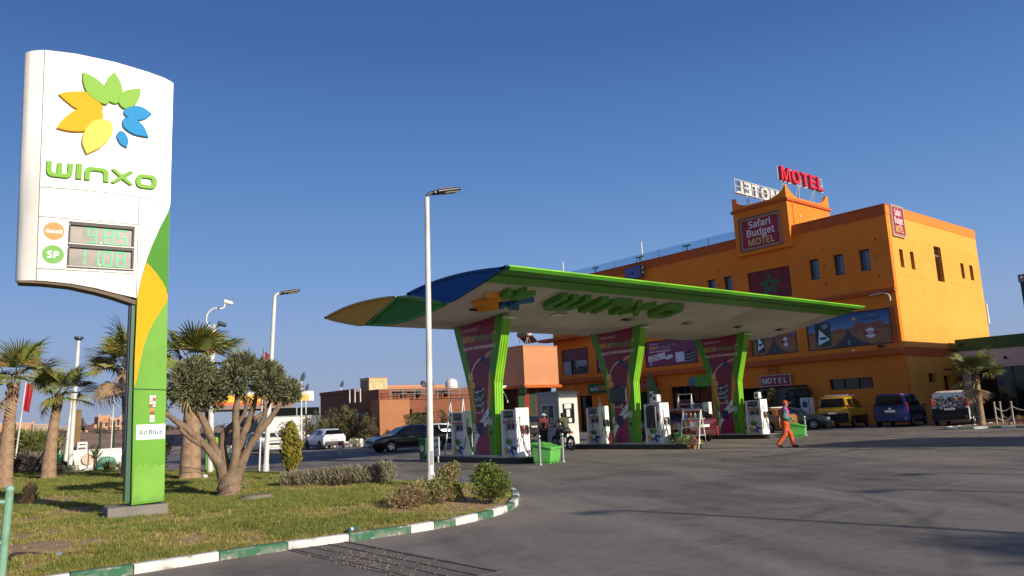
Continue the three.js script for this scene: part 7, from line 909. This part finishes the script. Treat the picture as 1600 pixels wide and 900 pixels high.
{ const t = thing('mesh_fence', 'dark green mesh fence behind the white wall beside the price sign', 'fence', [11, 0, -48]); for (let k = 0; k < 5; k++) part(t, 'post', cyl(.05, .05, 2.4, k * .7 - .9, 1.2, 0, 8), M([.01, .04, .02], .6)); for (let k = 0; k < 6; k++) part(t, 'wire', bar([-.9, .4 + k * .38, 0], [1.9, .4 + k * .38, 0], .012), M([.02, .05, .03], .6)); }
// white low wall in front of the shrubs
{ const t = thing('low_wall', 'low whitewashed stone wall along the shrubs behind the cars', 'wall', [28.5, 0, -50.9]); const f = rng(31); const seg = [[25.2, -54.4], [27.04, -51.3], [29.08, -50.76], [31.34, -49.99]]; for (let i = 0; i < 3; i++) { const a = seg[i], b = seg[i + 1], L = Math.hypot(b[0] - a[0], b[1] - a[1]), n = Math.round(L / .34); for (let k = 0; k < n; k++) { const q = (k + .5) / n, h = .38 + .34 * f(); part(t, 'stone', rbox(L / n * rr(.85, 1.05, f), h, .26 + .14 * f(), .09, a[0] + (b[0] - a[0]) * q - 28.5, h / 2 - .01, a[1] + (b[1] - a[1]) * q + 50.9, 0, -Math.atan2(b[1] - a[1], b[0] - a[0])), C.white); } } }
[[27.3, -50.8, .3], [28.4, -50.55, .24], [29.8, -50.2, .28], [30.9, -49.7, .26]].forEach(([x, z, r], i) => bush('wall_plant', ['dry straw coloured tuft before the low white wall, left end', 'small olive tuft before the low white wall', 'dry tuft before the low white wall near the orange pier', 'small tuft before the low white wall beside the black saloon'][i], 'plant', [x, 0, z], [[0, .3, 0, r], [.25, .22, .05, r * .8], [-.2, .4, 0, r * .7]], 420, .14, .03, [[.2, .16, .07], [.12, .12, .04], [.3, .22, .1]], 200 + i, { up: 1.4, spread: .08, gap: .2 }, [[[0, 0, 0], [.1, .5, 0], .02], [[0, 0, 0], [-.1, .45, .05], .015]]));
// brick coloured restaurant building with terrace
{
  const t = thing('brick_building', 'long low brick red building with roof terrace behind the dark shrubs', 'building', [31, 0, -54]); const z = q => q + 54, x = q => q - 31;
  part(t, 'dark_wing', bb(x(31), x(41.5), 0, 4.25, z(-64), z(-53.8)), P_BRICK); part(t, 'parapet', [bb(x(30.9), x(31.2), 4.25, 4.5, z(-64), z(-57.6))], P_BRICK); part(t, 'lit_pier', [bb(x(30.3), x(33), 0, 3.36, z(-53.8), z(-52.5))], plaster([.42, .175, .08], 2.2)); part(t, 'front_wall', [bb(x(33), x(41), 0, 3.3, z(-53.8), z(-52.9))], P_BRICK); part(t, 'terrace_wall', bb(x(32), x(41.4), 4.25, 4.75, z(-58), z(-57.6)), P_TERRA);
  const w = part(t, 'doorway', bb(x(33.3), x(35.3), .1, 2.3, z(-52.95), z(-52.88)), C.black); part(w, 'awning', bb(x(33.1), x(35.6), 2.3, 2.6, z(-52.9), z(-52.3)), P_BRICK); part(t, 'window', bb(x(37), x(39), 1, 2.2, z(-52.95), z(-52.88)), M('#11161a', .1)); part(t, 'green_panel', [bb(x(30.9), x(31.0), 1.9, 2.5, z(-57.6), z(-55.6))], M('#5d7f70', .6)); part(t, 'green_panel', bb(x(30.9), x(31.0), 1.6, 2.2, z(-63), z(-61)), M('#56706a', .6));
  part(t, 'cream_room', bb(x(31.4), x(33.1), 4.0, 5.25, z(-57.5), z(-56)), M([.66, .54, .3], .9, { wear: 1 })); part(t, 'room_stain', [bb(x(31.38), x(31.4), 4.3, 5.1, z(-57.3), z(-56.2))], M([.3, .2, .12], .9)); part(t, 'room_trim', bb(x(31.36), x(33.14), 5.25, 5.31, z(-57.54), z(-55.96)), P_TERRA);
  for (let k = 0; k < 9; k++) part(t, 'railing_post', cyl(.03, .03, .95, x(31.4 + k * 1.1), 3.36 + .47, z(-52.65), 6), C.galv); for (const y of [.45, .7, .93]) part(t, 'rail', bar([x(31.2), 3.36 + y, z(-52.65)], [x(41), 3.36 + y, z(-52.65)], .025), C.galv);
  for (const q of [0, 1, 2]) part(t, 'wall_post', cyl(.05, .05, 1.1, x(30.7), 3.9, z(-56.2) - q * .9, 6), C.white); part(t, 'dish', (() => { const g = new THREE.SphereGeometry(.4, 14, 6, 0, 6.3, 0, .9); return place(g, x(35.2), 4.5, z(-54), PI / 2 - .5, 0, 0); })(), C.dgrey); part(t, 'dish_arm', bar([x(35.2), 3.4, z(-54)], [x(35.2), 4.3, z(-54)], .03), C.galv); part(t, 'dome_tank', [sph(.55, x(38.5), 4.6, z(-54.5), 16), cyl(.55, .55, .7, x(38.5), 4.2, z(-54.5), 16)], C.white); part(t, 'aerial', [bar([x(36.6), 3.4, z(-54.5)], [x(36.6), 4.9, z(-54.5)], .03), bar([x(36.3), 4.6, z(-54.5)], [x(36.9), 4.6, z(-54.5)], .02)], C.dgrey);
  for (const q of [32.6, 34, 36.8]) { part(t, 'terrace_table', [box(.8, .05, .6, x(q), 4.0, z(-53.6)), box(.05, .65, .05, x(q), 3.68, z(-53.6))], C.dgrey); part(t, 'terrace_chair', [box(.4, .5, .05, x(q) + .6, 3.95, z(-53.6)), box(.4, .05, .4, x(q) + .6, 3.75, z(-53.4))], C.dgrey); }
}
// neighbour station: yellow, red and white canopy and white shop
{
  const t = thing('neighbour_canopy', 'yellow, red and white fascia canopy of another station seen behind the olive tree', 'canopy', [36.6, 0, -95]); const x = q => q - 36.6;
  part(t, 'white_top', bb(x(30), x(42.7), 5.55, 5.95, -5, 5), C.white); part(t, 'yellow_band', bb(x(30), x(42.0), 4.75, 5.55, -5, 5.02), M([.85, .42, .003], .5)); part(t, 'red_band', bb(x(30), x(40), 4.4, 4.75, -5, 5), M([.7, .12, .02], .5)); part(t, 'underside', bb(x(30), x(40), 3.95, 4.4, -5, 4.95), M([.22, .17, .16], .7)); part(t, 'white_end', [bb(x(42.0), x(42.7), 4.75, 5.55, -5, 5.02)], C.white); for (const q of [31.5, 35.6, 39]) part(t, 'column', bb(x(q), x(q + .5), 0, 4, -1, -.5), C.dgrey);
  const s = thing('white_shop', 'white walled shop under the yellow canopy with dark upper windows', 'building', [39, 0, -88]); part(s, 'wall', bb(-3.4, 2.4, 0, 2.9, -4, 0), C.white); part(s, 'dark_band', bb(-1.8, 3.6, 2.9, 3.9, -4, -.3), M('#14171a', .15)); part(s, 'band_post', bb(.6, .75, 2.9, 3.9, -.3, -.2), C.grey); part(s, 'roof_edge', bb(-3.5, 2.5, 2.86, 2.96, -4, .06), C.grey);
  const k = thing('grey_tanker', 'tall grey box body standing behind the olive trunks', 'truck', [31.15, 0, -79.1]); part(k, 'box_body', rbox(1.3, 2.4, 4, .05, 0, 1.7, 0), M('#5a6266', .6)); part(k, 'chassis', box(1.1, .3, 4, 0, .45, 0), C.black); for (const q of [-1.2, 1.2]) part(k, 'wheel', cyl(.4, .4, 1.2, 0, .4, q, 14, 0, 0, PI / 2), C.rubber); part(k, 'door_bar', bar([-.2, .6, 2.02], [-.2, 2.8, 2.02], .02), C.galv);
}
// distant hill and adobe houses
{
  const nx = 60, pos = []; const H = (x, z) => 1.9 * sstep(-100, -122, z) * sstep(62, 40, x) * sstep(-60, -10, x) * (.75 + .5 * fbm(x * .06, z * .06, 4)) + .5 * fbm(x * .3, z * .3, 3) * sstep(-100, -110, z) - .1; const st = 2.5; for (let x = -60; x < 64; x += st) for (let z = -100; z > -190; z -= st) { const a = [x, H(x, z), z], b = [x + st, H(x + st, z), z], c = [x, H(x, z - st), z - st], d = [x + st, H(x + st, z - st), z - st]; pos.push(...a, ...b, ...c, ...b, ...d, ...c); }
  const g = new THREE.BufferGeometry(); g.setAttribute('position', new THREE.Float32BufferAttribute(pos, 3)); g.computeVertexNormals(); const hill = struct('hill', smooth(g, 1.2), M([.3, .19, .13], 1, { wear: 7 }));
  const f = rng(15), tuft = leaves([[0, .3, 0, .5]], 60, .45, .2, [[1, 1, 1]], 5, { up: 1, spread: .2 }); const im = new THREE.InstancedMesh(tuft, M('#ffffff', .9, { side: THREE.DoubleSide }), 420), mt = new THREE.Matrix4(), c = new THREE.Color(); for (let k = 0; k < 420; k++) { const x = rr(-40, 60, f), z = rr(-102, -150, f), s = rr(.3, .9, f); mt.makeScale(s * 1.3, s * .8, s * 1.3); mt.setPosition(x, H(x, z), z); im.setMatrixAt(k, mt); const q = rr(.6, 1.3, f); im.setColorAt(k, c.setRGB(.14 * q, .1 * q, .06 * q)); } im.name = 'hill_scrub'; im.userData = { kind: 'stuff', label: 'dry brown scrub on the far hillside', category: 'scrub' }; im.castShadow = im.receiveShadow = true; scene.add(im);
  const pinks = [[.6, .34, .22], [.55, .33, .23], [.42, .33, .26], [.35, .28, .24], [.5, .34, .25], [.13, .07, .06], [.62, .36, .23], [.55, .3, .18], [.6, .36, .24], [.45, .33, .26]];
  [[30, 3.2, 6.1, 'pink house at the left edge of the skyline'], [34.5, 4.2, 6.1, 'pink house between the two left palms'], [38.4, 4.4, 5.6, 'grey unfinished house with dark openings by the second palm'], [43.4, 4.0, 4.7, 'low grey house with a wide dark opening'], [47, 2.4, 4.6, 'low pink house beside the disc lamp'], [50.4, 2.4, 4.9, 'dark brown house on the skyline right of the disc lamp'], [52.3, 1.8, 4.9, 'narrow grey house left of the tall pink one'], [54.3, 3.0, 7.4, 'tall pink house left of the price sign'], [57.2, 3.0, 6.6, 'pink house with arched balconies next to the price sign'], [60, 2.6, 7.0, 'pink house half hidden by the price sign']].forEach(([xx, w, h, l], i) => {
    const zz = -255 + (i % 3), t = thing('far_house', l, 'house', [xx, -.1, zz]); part(t, 'wall', bb(-w / 2, w / 2, 0, h, -5, 0), M(pinks[i], .9, { wear: 6 })); part(t, 'parapet', [bb(-w / 2 - .05, w / 2 + .05, h, h + .25, -.3, .05), bb(-w / 2, -w / 2 + .5, h + .25, h + .6, -.3, .02), bb(w / 2 - .5, w / 2, h + .25, h + .6, -.3, .02)], M(pinks[i], .9)); const nw = Math.max(1, Math.round(w / 1.6)); for (let k = 0; k < nw; k++) for (const y of h > 6.4 ? [2.2, 4.6] : [2.9]) { const o = part(t, 'window', bb(-w / 2 + (k + .5) * w / nw - .35, -w / 2 + (k + .5) * w / nw + .35, y, y + (i === 8 ? 1.5 : 1.0), -.02, .06), C.black); if (i === 8) part(o, 'arch', place(new THREE.CylinderGeometry(.35, .35, .08, 14), -w / 2 + (k + .5) * w / nw, y + 1.5, .02, PI / 2), C.black); } if (i === 8) part(t, 'balcony', [bb(-1.6, 1.6, 4.2, 4.45, 0, .6), bb(-1.6, 1.6, 1.9, 2.1, 0, .6)], M(pinks[i], .9)); if (i === 3) part(t, 'opening', bb(-.6, .9, 2.6, 4.0, .05, .09), M([.05, .02, .02], .9)); });
  const wl = thing('adobe_wall', 'long crenellated adobe wall below the skyline houses on the left', 'wall', [33, 0, -190]); part(wl, 'wall_body', bb(-14, 12, 0, 2.5, -.3, 0), M([.55, .3, .18], .9, { wear: 4 })); for (let k = 0; k < 26; k++) part(wl, 'crenel', bb(-14 + k, -13.45 + k, 2.5, 3.0, -.3, 0), M([.55, .3, .18], .9));
  const tr = thing('far_tree', 'round dark tree on the skyline beside the disc lamp', 'tree', [44.3, 0, -235.9]); part(tr, 'trunk', bar([0, 0, 0], [0, 4, 0], .3, .2, 8), bark([.15, .1, .06], .5)); rawMesh(tr, 'crown', leaves([[0, 5.0, 0, 1.3], [.4, 5.7, 0, 1.0], [-.5, 4.6, 0, .9]], 900, .4, .16, [[.05, .055, .025], [.08, .075, .035]], 77, { up: .5, spread: .3, gap: .15 }), leafM);
}
// things outside the right edge that throw the long shadows
lampPost('street lamp outside the right edge, nearest of three beside the palm', [12.2, 0, 11], 7.3, -2.6, { r: .08, group: 'street lamps beyond the right edge' }); lampPost('street lamp outside the right edge, middle of three', [16.9, 0, 13.4], 7.3, -2.6, { r: .08, group: 'street lamps beyond the right edge' }); lampPost('street lamp outside the right edge, farthest of three, nearest the rear pylon', [20.2, 0, 12.6], 7.3, -2.6, { r: .08, group: 'street lamps beyond the right edge' });
{ const t = thing('rear_shadow_board', 'unseen wide white board on two posts, added beyond the right edge for its shadow', 'billboard', [32.4, 0, 5.5]); part(t, 'board', extr(shp([[-3.2, 2.4], [3.2, 2.4], [3.2, 7.3], [1.5, 7.7], [-3.2, 8.1]]), .3, -.15, .02), C.white); part(t, 'frame_edge', box(6.5, .12, .36, 0, 2.34, 0), C.galv); for (const q of [-2.2, 2.2]) part(t, 'post', cyl(.16, .14, 2.4, q, 1.2, 0, 12), C.galv); }  // unseen board, added and shaped to throw the wide shadow band

{ const t = thing('recycling_cabinet', 'lime green upright recycling cabinet right of the palm behind the olive tree', 'cabinet', [9.55, .1, -28.3], -.3); part(t, 'cabinet_body', rbox(.42, 1.25, .4, .06, 0, .66, 0), M([.2, .5, .02], .5)); part(t, 'dark_slot', box(.2, .1, .02, .02, 1.0, .2), C.black); part(t, 'base', box(.46, .06, .44, 0, .03, 0), C.dgrey); }
{ const t = thing('hoop_rack', 'dark green hoop rails beside the lime recycling cabinet', 'rail', [10.0, .1, -28.6]); for (const q of [0, .28, .5]) part(t, 'hoop', tube([[q, 0, 0], [q, .7, 0], [q + .04, .82, 0], [q + .12, .82, 0], [q + .16, .7, 0], [q + .16, 0, 0]], .025, 6), M([.01, .07, .03], .5)); }
renderer.render(scene, camera);
